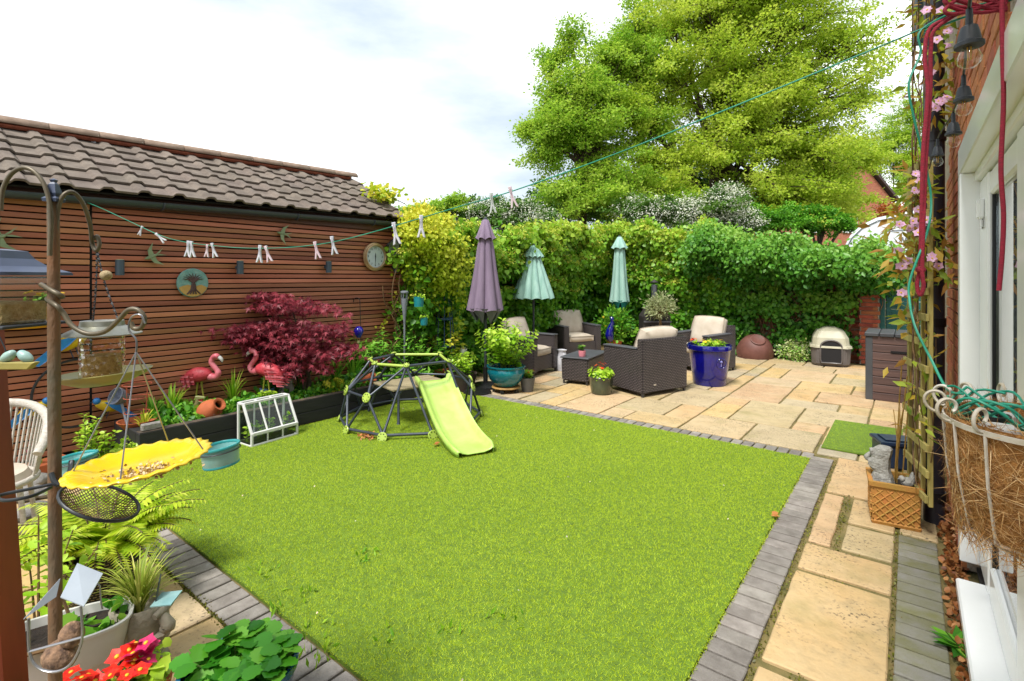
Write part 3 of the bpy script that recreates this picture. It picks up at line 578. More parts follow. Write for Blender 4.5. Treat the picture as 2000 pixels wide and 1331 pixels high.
tree('beech_tree', 'tall yellow-green tree filling the sky above the hedge', 'tree', base,
     [PB(1400, 40, 17.5, 170, 110), PB(1540, 60, 17.5, 130, 80), PB(1640, 90, 17, 75, 40), PB(1560, 190, 17, 150, 70), PB(1680, 200, 17, 55, 28), PB(1330, 170, 17, 110, 80), PB(1450, 250, 17, 150, 80), PB(1590, 300, 16.5, 120, 55), PB(1370, 310, 16.5, 110, 60),
      PB(1235, 235, 16, 55, 50), PB(1500, 370, 16.5, 130, 50), PB(1630, 365, 17, 70, 45), PB(1440, 0, 18, 210, 90), PB(1300, 60, 17.5, 70, 60), PB(1420, -120, 18, 220, 110), PB(1480, 415, 16.3, 110, 30), PB(1330, 385, 16.3, 80, 40), PB(1590, 405, 16.5, 90, 35), PB(1260, 320, 16.2, 60, 50), PB(1480, 150, 17, 120, 80), PB(1540, 250, 17, 110, 70), PB(1400, 170, 17.5, 100, 80)], 4600, 48, .092, lm_beech, r0=.26, spread=.36, flat=.65, trunk_top=DP(1395, 250, 17.5), twigs=.3)
base = DP(1130, 543, 16.2); base.z = 0
tree('green_tree', 'darker green tree at the left of the yellow-green one', 'tree', base,
     [PB(1115, 75, 16.2, 28, 55), PB(1065, 195, 16, 38, 45), PB(1140, 180, 16, 75, 60), PB(1075, 290, 15.8, 50, 60), PB(1160, 290, 16, 100, 70), PB(1200, 120, 16.5, 60, 60), PB(1120, 380, 15.6, 85, 45), PB(1220, 380, 15.6, 90, 50), PB(1240, 50, 17, 50, 40), PB(1300, 400, 15.6, 80, 35), PB(1110, 240, 16, 70, 60), PB(1190, 210, 16.2, 70, 60), PB(1260, 150, 16.8, 60, 60), PB(1265, 260, 16.5, 55, 55), PB(1070, 130, 16.4, 30, 30), PB(1045, 250, 16, 30, 30)],
     2300, 52, .088, lm_dk, r0=.18, spread=.32, flat=.65, trunk_top=DP(1140, 240, 16.2), twigs=.3)
for (pl, lab, mm, bl, n_) in (((1745, 44), 'pale green tree standing behind the far brick house', lm_far, [PB(1745, 270, 44, 55, 40), PB(1790, 240, 44, 50, 60), PB(1770, 320, 44, 60, 40), PB(1705, 310, 44, 45, 30)], 560), ((1330, 21), 'dark green trees in shade behind the hawthorns', lm_haw, [PB(1110, 405, 21, 80, 40), PB(1200, 395, 21, 90, 50), PB(1300, 385, 21, 90, 55), PB(1410, 390, 21, 90, 50), PB(1500, 400, 21, 80, 45)], 900), ((1590, 15), 'round bush filling the gap above the evergreen hedge', lm_mid, [PB(1560, 425, 15, 45, 28), PB(1610, 435, 15, 40, 24), PB(1500, 430, 15, 45, 26), PB(1650, 440, 15, 22, 14)], 330), ((1785, 40), 'low dark green tree between the far house and the trellis', lm_dk, [PB(1775, 365, 40, 28, 30), PB(1810, 370, 40, 40, 40)], 220), ((1600, 24), 'yellow-green tree in front of the far house gable', lm_beech, [PB(1590, 340, 24, 60, 50), PB(1650, 310, 24, 60, 40), PB(1560, 390, 24, 70, 40), PB(1640, 395, 24, 50, 35)], 620), ((860, 14), 'small green tree peeping over the climber near the shed', lm_dk, [PB(860, 412, 14, 40, 18), PB(900, 405, 14, 30, 22), PB(820, 425, 14, 40, 18)], 220)):
    base = DP(pl[0], 543, pl[1]); base.z = 0; tree('tree', lab, 'tree', base, bl, n_ * 2, 36, .13 if pl[1] > 18 else .075, mm, r0=.14, spread=.4 if pl[1] > 18 else .2, twigs=.15)
for px, lab, bl in ((975, 'hawthorn thick with white blossom behind the purple parasol', [PB(950, 425, 14, 55, 30), PB(1010, 425, 14, 55, 34), PB(1050, 440, 14, 50, 25), PB(905, 440, 14, 35, 20)]), (1320, 'white blossomed hawthorn under the yellow-green tree', [PB(1260, 415, 14.2, 55, 30), PB(1330, 420, 14.2, 50, 30), PB(1400, 405, 14.2, 55, 28), PB(1440, 430, 14.2, 40, 22), PB(1420, 380, 14.4, 30, 16)])):
    base = DP(px, 543, 14.1); base.z = 0; t = tree('hawthorn', lab, 'shrub', base, bl, 700, 30, .075, lm_haw, r0=.09, spread=.17, twigs=.3)
    C = np.concatenate([blobpts(130, np.asarray(c) - np.asarray(base), np.asarray(r) * 1.04, .8)[0] for c, r in bl]); P, D, U, S = clump_leaves(C, 16, .11, .05, .6); leaves('blossom', P, D, U, S, lm_may, 'diamond', t)
q = DP(1770, 407, 19); t = thing('orange_shrub', 'low clipped orange shrub above the motorhome roof', 'shrub', (q.x, q.y, 0)); P, D, U, S = clump_leaves(np.array([[RNG.uniform(-.8, .8), RNG.uniform(-.4, .4), q.z + RNG.uniform(-.25, .1)] for _ in range(120)]), 25, .12, .08); leaves('foliage', P, D, U, S, lm_orange, 'diamond', t)
b = MB(); b.tube([(0, 0, 0), (.05, 0, q.z * .5), (0, 0, q.z)], [.12, .08, .05], 6); b.build('stem', m_bark, t)
# ---- climbers on the walls
def climber(name, label, A, B, nrm, topf, botf, ncl, per, size, m, shape='heart', depthf=None, flower=0, group=None, wood=14, dens=None, spread=.09):
    A = np.array(A, float); B = np.array(B, float); nrm = np.array(nrm, float); t = thing(name, label, 'climbing plant', (*A[:2], 0), 0, group)
    LW_ = np.linalg.norm(B - A); nt_ = int(ncl / 13); tu = RNG.random(nt_ * 2); tv = RNG.random(nt_ * 2) ** .8; kp = np.ones(nt_ * 2, bool) if dens is None else RNG.random(nt_ * 2) < dens(tu, tv); tu, tv = tu[kp][:nt_], tv[kp][:nt_]; nt_ = len(tu)
    td = depthf(tu, tv) * RNG.uniform(.45, 1.2, nt_); ti = RNG.integers(0, nt_, ncl); sx = RNG.uniform(.16, .34, nt_); a = RNG.normal(size=(ncl, 3)); a[:, 2] = np.abs(a[:, 2]) * .8 - .25; a[:, 1] = np.abs(a[:, 1]); a = unit(a) * (RNG.random(ncl) ** .4)[:, None]
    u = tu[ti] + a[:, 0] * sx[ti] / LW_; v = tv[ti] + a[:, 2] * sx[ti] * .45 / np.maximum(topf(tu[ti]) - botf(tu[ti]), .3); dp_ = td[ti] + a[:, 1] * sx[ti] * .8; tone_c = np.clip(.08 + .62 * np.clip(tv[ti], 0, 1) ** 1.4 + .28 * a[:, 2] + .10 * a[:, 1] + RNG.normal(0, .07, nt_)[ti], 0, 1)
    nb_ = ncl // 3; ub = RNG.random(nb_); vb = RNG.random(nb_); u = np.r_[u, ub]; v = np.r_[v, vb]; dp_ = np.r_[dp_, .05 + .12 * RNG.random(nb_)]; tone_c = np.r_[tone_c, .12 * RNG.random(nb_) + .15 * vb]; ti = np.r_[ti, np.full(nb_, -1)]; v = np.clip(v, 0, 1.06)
    z = botf(u) + (topf(u) - botf(u)) * v; C = (B - A)[None, :2] * u[:, None]; C = np.c_[C + nrm[None, :2] * dp_[:, None], z]; ncl = len(u)
    P, D, U, S = clump_leaves(C, per, spread, size, .8); n = len(P)
    U = unit(np.tile(np.r_[nrm[:2] * .9, .75], (n, 1)) + RNG.normal(size=(n, 3)) * .55); D = unit(RNG.normal(size=(n, 3)) * .7 + np.array([0, 0, -.75]))
    leaves('foliage', P, D, U, S, m, shape, t, rnd=np.repeat(tone_c, per) * .8 + .2 * RNG.random(n))
    if flower:
        k = np.where((v > .42) & (ti >= 0) & (tone_c > .42) & (RNG.random(len(v)) < flower))[0]; Cf = C[k] + np.r_[nrm[:2] * .06, .06]; P, D, U, S = clump_leaves(Cf, 26, .055, .035, .35, 1.); leaves('blossom', P, D, U, S, lm_hydf, 'diamond', t)
    b = MB()
    for i in range(wood):
        u0 = random.random(); p = Vector(((B - A)[0] * u0 + nrm[0] * .06, (B - A)[1] * u0 + nrm[1] * .06, 0)); pts = [p.copy()]
        for k in range(7): p = p + Vector(((B - A)[0] / np.linalg.norm(B - A) * random.uniform(-.22, .22), (B - A)[1] / np.linalg.norm(B - A) * random.uniform(-.22, .22), random.uniform(.1, .32))) + Vector((nrm[0], nrm[1], 0)) * random.uniform(-.02, .04); pts.append(p.copy())
        b.tube(smoothpath(pts, 3), [.016 * (1 - .6 * k / 21) for k in range(22)], 5)
    b.build('stem', m_twig, t, smooth=60)['kind'] = 'stuff'; return t
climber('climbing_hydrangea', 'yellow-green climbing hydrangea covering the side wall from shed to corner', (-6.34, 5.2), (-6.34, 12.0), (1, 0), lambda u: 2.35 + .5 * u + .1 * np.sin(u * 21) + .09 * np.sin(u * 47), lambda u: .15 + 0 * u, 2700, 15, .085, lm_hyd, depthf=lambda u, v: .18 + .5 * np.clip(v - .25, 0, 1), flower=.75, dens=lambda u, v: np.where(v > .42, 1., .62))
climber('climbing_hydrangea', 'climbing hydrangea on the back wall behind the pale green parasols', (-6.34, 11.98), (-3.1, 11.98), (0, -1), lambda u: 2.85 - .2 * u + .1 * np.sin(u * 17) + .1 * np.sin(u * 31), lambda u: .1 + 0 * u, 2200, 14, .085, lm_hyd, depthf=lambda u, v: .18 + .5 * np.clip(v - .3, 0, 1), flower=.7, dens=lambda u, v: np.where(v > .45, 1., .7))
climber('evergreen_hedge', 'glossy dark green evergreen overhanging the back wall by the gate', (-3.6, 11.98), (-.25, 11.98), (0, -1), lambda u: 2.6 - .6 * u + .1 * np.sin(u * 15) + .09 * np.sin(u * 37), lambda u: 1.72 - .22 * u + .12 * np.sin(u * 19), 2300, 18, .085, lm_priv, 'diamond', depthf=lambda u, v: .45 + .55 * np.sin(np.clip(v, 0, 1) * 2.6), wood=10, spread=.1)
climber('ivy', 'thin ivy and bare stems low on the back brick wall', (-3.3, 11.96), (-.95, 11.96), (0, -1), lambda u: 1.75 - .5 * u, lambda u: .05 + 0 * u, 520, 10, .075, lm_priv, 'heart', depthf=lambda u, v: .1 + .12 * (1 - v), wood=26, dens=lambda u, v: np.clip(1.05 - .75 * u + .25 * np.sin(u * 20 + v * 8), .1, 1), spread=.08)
climber('golden_climber', 'golden-green climber spilling over the shed corner below the gutter', (-6.02, 5.02), (-6.1, 5.85), (1, .1), lambda u: 2.55 + .12 * np.sin(u * 9), lambda u: 1.75 - .9 * u, 620, 15, .055, lm_gold, 'oval', depthf=lambda u, v: .12 + .32 * np.sin(v * 3), wood=16, spread=.075)
t = thing('roof_creeper', 'sprig of creeper lying over the shed roof corner', 'climbing plant', WX(745, 378, -6.4)); P, D, U, S = clump_leaves(np.array([[RNG.uniform(-.1, .1), RNG.uniform(-.2, .25), RNG.uniform(-.05, .06)] for _ in range(26)]), 12, .06, .07); leaves('foliage', P, D, U, S, lm_gold, 'oval', t)
b = MB(); b.tube([(.1, -.25, -.06), (.05, 0, .0), (.2, .3, -.15)], .006, 5); b.build('stem', m_twig, t)
# trailing golden sprigs on the slats
for pts, lab in (([(775, 575), (760, 615), (745, 640), (735, 690)], 'lone trailing sprig with yellow leaves hanging on the slats'),):
    V = [WX(x, y, XS + .05) for x, y in pts]; t = thing('trailing_sprig', lab, 'climbing plant', V[0]); b = MB(); L_ = smoothpath([v - V[0] for v in V], 5); b.tube(L_, .004, 4); b.build('stem', m_twig, t)
    P = np.array([L_[i] for i in RNG.integers(0, len(L_), 46)]) + RNG.normal(size=(46, 3)) * .035; leaves('foliage', P, rdir(46), rdir(46, .3) + np.array([1, 0, 0]), .05, lm_gold, 'oval', t)
# ---- generic small plants (local origin at the foot)
def stems(t, nst, h, spr, nl, size, m, shape='oval', droop=.3, lean=.5, wm=None, sr=.004, width=1., base_r=.03, name='foliage', start=.15, bright=True):
    b = MB(); P = []; D = []; U = []; S = []; T_ = []
    for i in range(nst):
        a = random.uniform(0, 6.283); q = random.random() ** .6; hh = h * random.uniform(.65, 1.05); top = Vector((math.cos(a) * spr * q, math.sin(a) * spr * q, hh * (1 - .35 * q * lean))); f = Vector((math.cos(a) * base_r * q, math.sin(a) * base_r * q, 0))
        mid = f.lerp(top, .5) + Vector((0, 0, .12 * hh)); pth = smoothpath([f, mid, top], 5); b.tube(pth, [sr * (1 - .6 * k / (len(pth) - 1)) for k in range(len(pth))], 4)
        for k in range(nl):
            u = start + (1 - start) * (k + random.random()) / nl; x = u * (len(pth) - 1); j = min(int(x), len(pth) - 2); p = pth[j].lerp(pth[j + 1], x - j); ax = (pth[j + 1] - pth[j]).normalized(); b_ = k * 2.4 + random.random(); o = ax.orthogonal().normalized(); o = Matrix.Rotation(b_, 3, ax) @ o
            d = (o + ax * random.uniform(.2, .8) + Vector((0, 0, -droop * random.random()))).normalized(); P.append(p); D.append(d); U.append(ax + Vector((random.gauss(0, .3), random.gauss(0, .3), .5))); S.append(size * random.uniform(.65, 1.15) * (1.05 - .35 * u)); T_.append(u)
    b.build('stem', wm or m_stem, t, smooth=60); leaves(name, P, D, U, np.array(S), m, shape, t, rnd=(.25 + .5 * np.array(T_) + RNG.normal(0, .18, len(P))) if bright else None, width=width); return t
m_stem = mat('green_stem', '#5f7a2c', .7, '#48601f', scale=10)
def straps(t, n, ln, wd, m, spread=.6, name='foliage', up=1.):
    P = []; F = []; rn = []; SEG = 6
    for i in range(n):
        a = random.uniform(0, 6.283); o = Vector((math.cos(a), math.sin(a), 0)); s = Vector((-o.y, o.x, 0)); L_ = ln * random.uniform(.6, 1.1); k = random.uniform(.25, 1) * spread; p = o * random.uniform(0, .02); el = R(88 - 40 * k * random.random()); q = len(P); r_ = random.random()
        for j in range(SEG + 1):
            w_ = wd * (1 - (j / SEG) ** 2.2) * .5 + .0008; P += [p + s * w_, p - s * w_]; rn += [r_, r_]; p = p + (o * math.cos(el) + Vector((0, 0, math.sin(el)))) * (L_ / SEG); el -= R(k * 150 / SEG * (.4 + j / SEG)) * up
        F += [(q + 2 * j, q + 2 * j + 1, q + 2 * j + 3, q + 2 * j + 2) for j in range(SEG)]
    me = bpy.data.meshes.new(name); me.from_pydata([tuple(p) for p in P], [], F); at = me.attributes.new('rnd', 'FLOAT', 'POINT'); at.data.foreach_set('value', np.array(rn, np.float32)); me.materials.append(m); me.polygons.foreach_set('use_smooth', [True] * len(F))
    return inst(name, me, t)
def blooms(t, C, size, m, npet=6, heart=None, name='flower', up=(0, 0, 1)):
    """each flower its own part; all share one mesh"""
    P = [(0, 0, 0)] * npet; D = [(math.cos(6.283 * k / npet), math.sin(6.283 * k / npet), .18) for k in range(npet)]; o = leaves(name, P, D, [(0, 0, 1)] * npet, size, m, 'heart', t); me = o.data
    if heart:
        b = MB(); b.ball((0, 0, size * .06), (size * .22, size * .22, size * .12), 7, 5); c = b.mesh('c', heart, smooth=60); bm = bmesh.new(); bm.from_mesh(me); k = len(bm.faces); bm.from_mesh(c); bm.faces.ensure_lookup_table()
        for f in bm.faces[k:]: f.material_index = 1
        bm.to_mesh(me); bm.free(); me.materials.append(heart)
    for i, c in enumerate(C):
        u = Vector(up).normalized() + Vector((random.gauss(0, .3), random.gauss(0, .3), random.gauss(0, .2))); q = (u.to_track_quat('Z', 'Y') @ Euler((0, 0, random.uniform(0, 6.28))).to_quaternion()).to_euler()
        x = o if i == 0 else inst(name, me, t)
        x.location = c; x.rotation_euler = q; k = random.uniform(.85, 1.15); x.scale = (k, k, k)
    return o
m_ycentre = mat('flower_centre', '#f2c21c', .6)
# ---- red acer
ab = G(595, 770, .25); t = thing('red_acer', 'dark red Japanese maple spreading in front of the slatted wall', 'shrub', ab)
blob = [(560, 600, 70, 22), (620, 606, 50, 14), (500, 645, 55, 20), (560, 650, 100, 24), (630, 650, 60, 20), (470, 660, 40, 12), (600, 690, 100, 24), (660, 690, 38, 20), (540, 690, 60, 18), (600, 720, 70, 12), (575, 738, 40, 9), (690, 682, 20, 8), (655, 604, 22, 6), (530, 582, 25, 7)]
C = []; W = np.array([b_[2] * b_[3] for b_ in blob], float)
for i in range(460):
    px, py, rx, ry = blob[RNG.choice(len(blob), p=W / W.sum())]; k = 6.1 / FPX; c = DP(px - 12 + RNG.normal() * rx * .54, py - 4 + RNG.normal() * ry * .42, 6.1 + RNG.normal() * .16); c.x = max(c.x, -6.02); C.append(c - ab)
C = np.array(C); P, D, U, S = clump_leaves(C, 10, .06, .066, .16); D[:, 2] -= .3; P[:, 0] = np.maximum(P[:, 0], -6.09 - ab.x); U = rdir(len(P), 2.5) + np.array([.5, -.3, 0]); leaves('foliage', P, D, U, S, lm_acer, 'palm', t, rnd=np.repeat(np.clip(RNG.normal(.45, .2, len(C)), 0, 1), 10) * .6 + .4 * RNG.random(len(P)))
b = MB()
for i in range(16): q = Vector(C[random.randrange(len(C))]); b.tube(smoothpath([(0, 0, -.05), (random.uniform(-.05, .05), random.uniform(-.05, .05), .22), (q.x * .5, q.y * .5, q.z * .75), q], 4), [.02, .018, .017, .016, .015, .014, .013, .012, .011, .01, .008, .006, .004], 6)
b.build('stem', m_bark, t, smooth=60)
# ---- raised bed
m_sleeper = mat('black_sleeper', '#2b2a2c', .7, '#1d1c1e', scale=5, rand=.12, bump=.4, bscale=30, stretch=(1, .2, 1), c3='#6d655c')
m_sltop = mat('worn_sleeper_top', '#6b5a48', .85, '#37322e', scale=9, bump=.5, bscale=40)
bed = thing('raised_bed', 'raised flower bed edged with black painted timber along the shed', 'raised bed', (-5.35, 1.55, 0))
for k in range(2): b = MB(); b.box((-.045, 1.72, .07 + k * .139), (.09, 3.44, .135)); b.build('sleeper', m_sleeper, bed, bevel=.005)
for k in range(2): b = MB(); b.box((-.40, .04, .071 + k * .139), (.60, .08, .135)); b.build('sleeper', m_sleeper, bed, bevel=.005)
b = MB(); b.box((-.045, 1.72, .279), (.086, 3.43, .004)); b.build('worn_top', m_sltop, bed)
b = MB(); b.box((-.42, 1.75, .115), (.66, 3.35, .23)); b.build('soil', m_soil, bed)
# planting in the bed: (kind, px, py of foot at soil level, ...)
def bedpt(px, py, z=.23): return G(px, py, z)
PL = [('strap', 335, 805, 22, .26, .022, lm_lime, 'clump of broad green strap leaves left of the flamingos'), ('strap', 300, 822, 18, .2, .02, lm_mid, 'low strap-leaved clump beside the terracotta saucer'), ('strap', 455, 793, 26, .3, .013, lm_lime, 'narrow-leaved clump right of the terracotta jar'),
      ('strap', 588, 765, 16, .32, .03, lm_mid, 'broad blades of an iris beside the stone squirrel'), ('strap', 560, 775, 14, .22, .02, lm_lime, 'grassy tuft behind the white cold frame'), ('strap', 655, 752, 24, .34, .02, lm_mid, 'dark strap-leaved clump under the maple'), ('strap', 690, 742, 22, .36, .018, lm_mid, 'grassy green clump left of the climbing frame'),
      ('stem', 655, 770, 8, .16, .12, lm_gold, 'low golden-leaved plant at the bed edge'), ('stem', 735, 735, 18, .55, .26, lm_mid, 'bushy green perennial behind the climbing frame'), ('stem', 712, 728, 14, .45, .2, lm_mid, 'leafy green perennial beside the glass balloon'), ('stem', 800, 715, 26, .85, .28, lm_mid, 'tall peony-like plant under the garden torch'),
      ('stem', 770, 735, 12, .3, .2, lm_mid, 'low leafy plant in front of the peony-like plant'), ('stem', 420, 812, 8, .14, .1, lm_mid, 'small leafy plant by the jar'), ('strap', 280, 842, 12, .16, .018, lm_gold, 'pale strappy leaves inside the wire hoops'), ('stem', 355, 815, 12, .14, .1, lm_mid, 'dark leaved ground plant by the dinosaur'),
      ('stem', 520, 795, 7, .16, .08, lm_lime, 'thin seedling plant behind the cold frame')]
for k in PL:
    p = bedpt(k[1], k[2])
    if p.x < -5.98: p = WX(k[1], 543, -5.9); p.z = .23 if p.y < 4.95 else 0
    if p.x > -5.47 and p.y < 4.95: p = WX(k[1], 543, -5.52); p.z = .23
    t = thing('bed_plant', k[7], 'plant', p)
    if k[0] == 'strap': straps(t, int(k[3] * 1.8), k[4] * 1.35, k[5] * 1.1, k[6])
    else: stems(t, int(k[3] * 1.7), k[4] * 1.25, k[5] * 1.3, 14, .11 if k[4] > .3 else .06, k[6], 'lance' if k[4] > .3 else 'oval', width=1.4 if k[4] > .3 else 1)
n = 5200; P = np.c_[RNG.uniform(-6.05, -5.48, n), RNG.uniform(1.75, 4.95, n), np.zeros(n)]; P[:, 2] = .23 + (.05 + .16 * noise2(P[:, 0] * 3, P[:, 1] * 3, 2.2, 5.) ** 2) * RNG.random(n); tag(leaves('ground_cover', P, rdir(n, .4), rdir(n, 1.5), .05 * (.5 + RNG.random(n)), lm_mid, 'oval', kind='stuff'), 'low leafy ground cover over the soil of the raised bed', 'ground cover')
# ground-level planting between shed corner and umbrella
def inside(px, py, X=-5.75):
    p = G(px, py)
    if p.x < X: p = WX(px, 543, X); p.z = 0
    return p
PL2 = [(850, 745, .7, .32, lm_mid, 'oval', 'light green leafy shrub below the blue obelisk'), (895, 742, .6, .3, lm_lime, 'oval', 'mid green plant behind the teal pot'), (820, 740, .35, .25, lm_mid, 'lance', 'low leafy plant by the red flowers'), (930, 725, .55, .3, lm_mid, 'oval', 'leafy plant at the foot of the purple parasol'), (875, 720, .95, .35, lm_gold, 'oval', 'golden green shrub growing through the obelisk'),
       (1060, 690, .35, .3, lm_mid, 'oval', 'green plant beside the parasol pole'), (1235, 680, .65, .3, lm_mid, 'heart', 'big-leaved bergenia beside the terracotta pot'), (1400, 690, .6, .3, lm_mid, 'lance', 'leafy plant behind the right rattan chair'), (1440, 692, .55, .35, lm_priv, 'lance', 'dark narrow-leaved plant left of the upturned bowl'), (1480, 680, 1.0, .35, lm_priv, 'lance', 'tall narrow-leaved shrub against the back wall')]
for px, py, h, s, mm, sh, lab in PL2:
    p = inside(px, py); t = thing('border_plant', lab, 'plant', p); stems(t, 22, h, s, 14, .12 if sh != 'heart' else .2, mm, sh, width=1.3 if sh == 'lance' else .8)
p = G(1560, 703); t = thing('variegated_shrub', 'low cream and green variegated shrub between the bowl and the dog shelter', 'shrub', p); C, _ = blobpts(190, (0, 0, .2), (.42, .3, .24), .5); C[:, 2] = np.abs(C[:, 2]); P, D, U, S = clump_leaves(C, 16, .05, .045, .8); leaves('foliage', P, D, U, S, lm_var, 'oval', t)
b = MB()
for i in range(14): q = Vector(C[i]); b.tube([(0, 0, 0), q * .5, q], .006, 4)
b.build('stem', m_twig, t)
for px, py, m_, lab in ((858, 648, lm_pink, 'bright pink globe flower standing above the climbing frame'), ):
    p = G(px, 740); t = thing('allium', lab, 'flower', p); z = CH - (py - HY) * dep(p) / FPX; b = MB(); b.tube([(0, 0, 0), (.01, 0, z)], .005, 5); b.build('stem', m_stem, t); P, D = blobpts(160, (0.01, 0, z), (.045, .045, .045), .6); leaves('flower', P, D, rdir(160), .02, m_, 'diamond', t)
# ================================================================ PATIO FURNITURE
def CL(lat, d, z=0.): return cw(lat, d, z)
def camdir(lat, d): v = cw(lat, d, 0); return math.atan2(v.y, v.x)
m_rat = weavemat('dark_rattan', '#6a6061', '#0f0c0d', .052, .023); m_cap = mat('grey_armtop', '#55565c', .5, '#47484d', scale=5)
m_cush = mat('beige_cushion', '#d0c3b1', .9, '#c0b19d', scale=5, bump=.25, bscale=220)
m_pipe = mat('cushion_piping', '#b5a691', .9); m_foot = mat('grey_foot', '#3c3a3b', .5)
def cushion(name, sx, sy, sz, T, parent, puff=.03):
    b = MB(); n = 9; v = []; f = []
    for k in (1, -1):
        for i in range(n):
            for j in range(n):
                u, w_ = i / (n - 1) * 2 - 1, j / (n - 1) * 2 - 1; e_ = (1 - abs(u) ** 4) * (1 - abs(w_) ** 4); r_ = 1 - .035 * (u * u * w_ * w_) * 2
                v.append((u * sx / 2 * r_, w_ * sy / 2 * r_, k * (sz / 2 * .78 + puff * e_ + .22 * sz / 2 * e_ ** .3)))
    N_ = n * n
    for k in range(2):
        for i in range(n - 1):
            for j in range(n - 1): a = k * N_ + i * n + j; f.append((a, a + n, a + n + 1, a + 1))
    ring = [i * n for i in range(n)] + [(n - 1) * n + j for j in range(1, n)] + [i * n + n - 1 for i in range(n - 2, -1, -1)] + [j for j in range(n - 2, 0, -1)]
    for a, c in zip(ring, ring[1:] + ring[:1]): f.append((a, c, c + N_, a + N_))
    b.add(v, f, T); o = b.build(name, m_cush, parent, smooth=70)
    p = MB(); p.tube([T @ Vector((v[i][0] * 1.006, v[i][1] * 1.006, v[i][2])) for i in ring], .006, 5, closed=True); p.build('piping', m_pipe, o, smooth=60); return o
def armchair(label, c, front, W=.84, Dp=.80):
    rz = front + math.pi / 2; t = thing('rattan_armchair', label, 'armchair', c, rz, 'rattan armchairs set round the low table')
    for s in (-1, 1):
        b = MB(); x = s * (W / 2 - .065); lo = [(x - .065, -Dp / 2 + .0, .07), (x + .065, -Dp / 2, .07), (x + .065, Dp / 2, .05), (x - .065, Dp / 2, .05)]; b.hull(lo, [(p[0], p[1], .635 if p[1] < 0 else .65) for p in lo]); a = b.build('arm', m_rat, t, bevel=.012, seg=2)
        b = MB(); b.hull([(x - .068, -Dp / 2 - .004, .637), (x + .068, -Dp / 2 - .004, .637), (x + .068, Dp / 2 - .13, .650), (x - .068, Dp / 2 - .13, .650)], [(x - .068, -Dp / 2 - .004, .66), (x + .068, -Dp / 2 - .004, .66), (x + .068, Dp / 2 - .13, .672), (x - .068, Dp / 2 - .13, .672)]); b.build('arm_top', m_cap, a, bevel=.006)
    b = MB(); b.hull([(-W / 2 - .002, Dp / 2 - .13, .06), (W / 2 + .002, Dp / 2 - .13, .06), (W / 2 + .002, Dp / 2 + .003, .06), (-W / 2 - .002, Dp / 2 + .003, .06)], [(-W / 2 - .002, Dp / 2 - .11, .80), (W / 2 + .002, Dp / 2 - .11, .80), (W / 2 + .002, Dp / 2 + .003, .80), (-W / 2 - .002, Dp / 2 + .003, .80)]); bk = b.build('backrest', m_rat, t, bevel=.012, seg=2)
    b = MB(); b.box((.22, Dp / 2 + .006, .16), (.045, .004, .02)); b.build('label_tag', m_cush, bk)
    b = MB(); b.box((0, -.02, .20), (W - .262, Dp - .1, .24)); b.build('seat_base', m_rat, t, bevel=.008)
    cushion('seat_cushion', W - .28, Dp - .17, .13, Matrix.Translation((0, -.065, .385)), t)
    cushion('back_cushion', W - .2, .54, .15, Matrix.Translation((0, .20, .675)) @ Matrix.Rotation(R(70), 4, 'X'), t, .05)
    for x in (-1, 1):
        for y in (-1, 1): b = MB(); b.hull([(x * (W / 2 - .03) + i * .014, y * (Dp / 2 - .03) + j * .014, 0) for i, j in ((-1, -1), (1, -1), (1, 1), (-1, 1))], [(x * (W / 2 - .03) + i * .02, y * (Dp / 2 - .03) + j * .02, .08) for i, j in ((-1, -1), (1, -1), (1, 1), (-1, 1))]); b.build('foot', m_foot, t)
    return t
def edge_chair(label, pa, pb, toward_cam, W=.84, Dp=.8, front=True):     # chair from the two foot points of one edge
    A, B = G(*pa), G(*pb); e = (B - A); n = Vector((-e.y, e.x, 0)).normalized()
    if (n.dot(-((A + B) / 2)) > 0) != toward_cam: n = -n
    c = (A + B) / 2 - n * Dp / 2; f = n if front else -n; return armchair(label, c, math.atan2(f.y, f.x), W, Dp)
edge_chair('dark rattan armchair turned away, its back panel nearest the camera', (1252, 779), (1345, 763), True, .90, .80, front=False)
edge_chair('dark rattan armchair on the left, partly behind the teal potted shrub', (1043, 739), (1089, 725), True, .80, .8)
edge_chair('dark rattan armchair facing the camera in front of the back corner', (1101, 702), (1175, 696), True, .92, .82)
armchair('dark rattan armchair on the right, behind the big blue pot', CL(.372 * 9.2, 9.25), camdir(-.82, -.57), .84, .8)
A = DP(1095, 696, 7.97); Bk = DP(1140, 681, 8.84); Nr = DP(1146.4, 700, 7.77)
ctr = ((Bk + Nr) / 2); ctr.z = 0; ax = (Bk - A); t = thing('coffee_table', 'low dark rattan table with grey top between the armchairs', 'table', ctr, math.atan2(ax.y, ax.x))
b = MB(); lo = [(-.47, -.225, .05), (.47, -.225, .05), (.47, .225, .05), (-.47, .225, .05)]; b.hull([(x * .98, y * .96, z) for x, y, z in lo], [(x, y, .40) for x, y, z in lo]); b.build('body', m_rat, t, bevel=.02, seg=2)
b = MB(); b.box((0, 0, .412), (.96, .47, .022)); b.build('table_top', m_cap, t, bevel=.005)
for x in (-.43, .43):
    for y in (-.19, .19): b = MB(); b.lathe([(.014, 0), (.018, .055)], 8, (x, y, 0)); b.build('foot', m_foot, t)
tabz = .425
def pot(name, label, c, prof, m, n=28, soil=None, rz=0, group=None, cat='plant pot', smooth=35, bevel=0):
    t = thing(name, label, cat, c, rz, group); b = MB(); b.lathe(prof, n); b.build('pot', m, t, smooth=smooth)
    if soil: b = MB(); b.lathe([(.0, soil[1] - .01), (soil[0], soil[1] - .01), (soil[0] * .6, soil[1] + .004), (.0, soil[1] + .008)], 20); b.build('compost', m_soil, t, smooth=60)
    return t
def shell(prof, th=.015): return prof + [(max(r - th, .01), z) for r, z in reversed(prof[1:])]
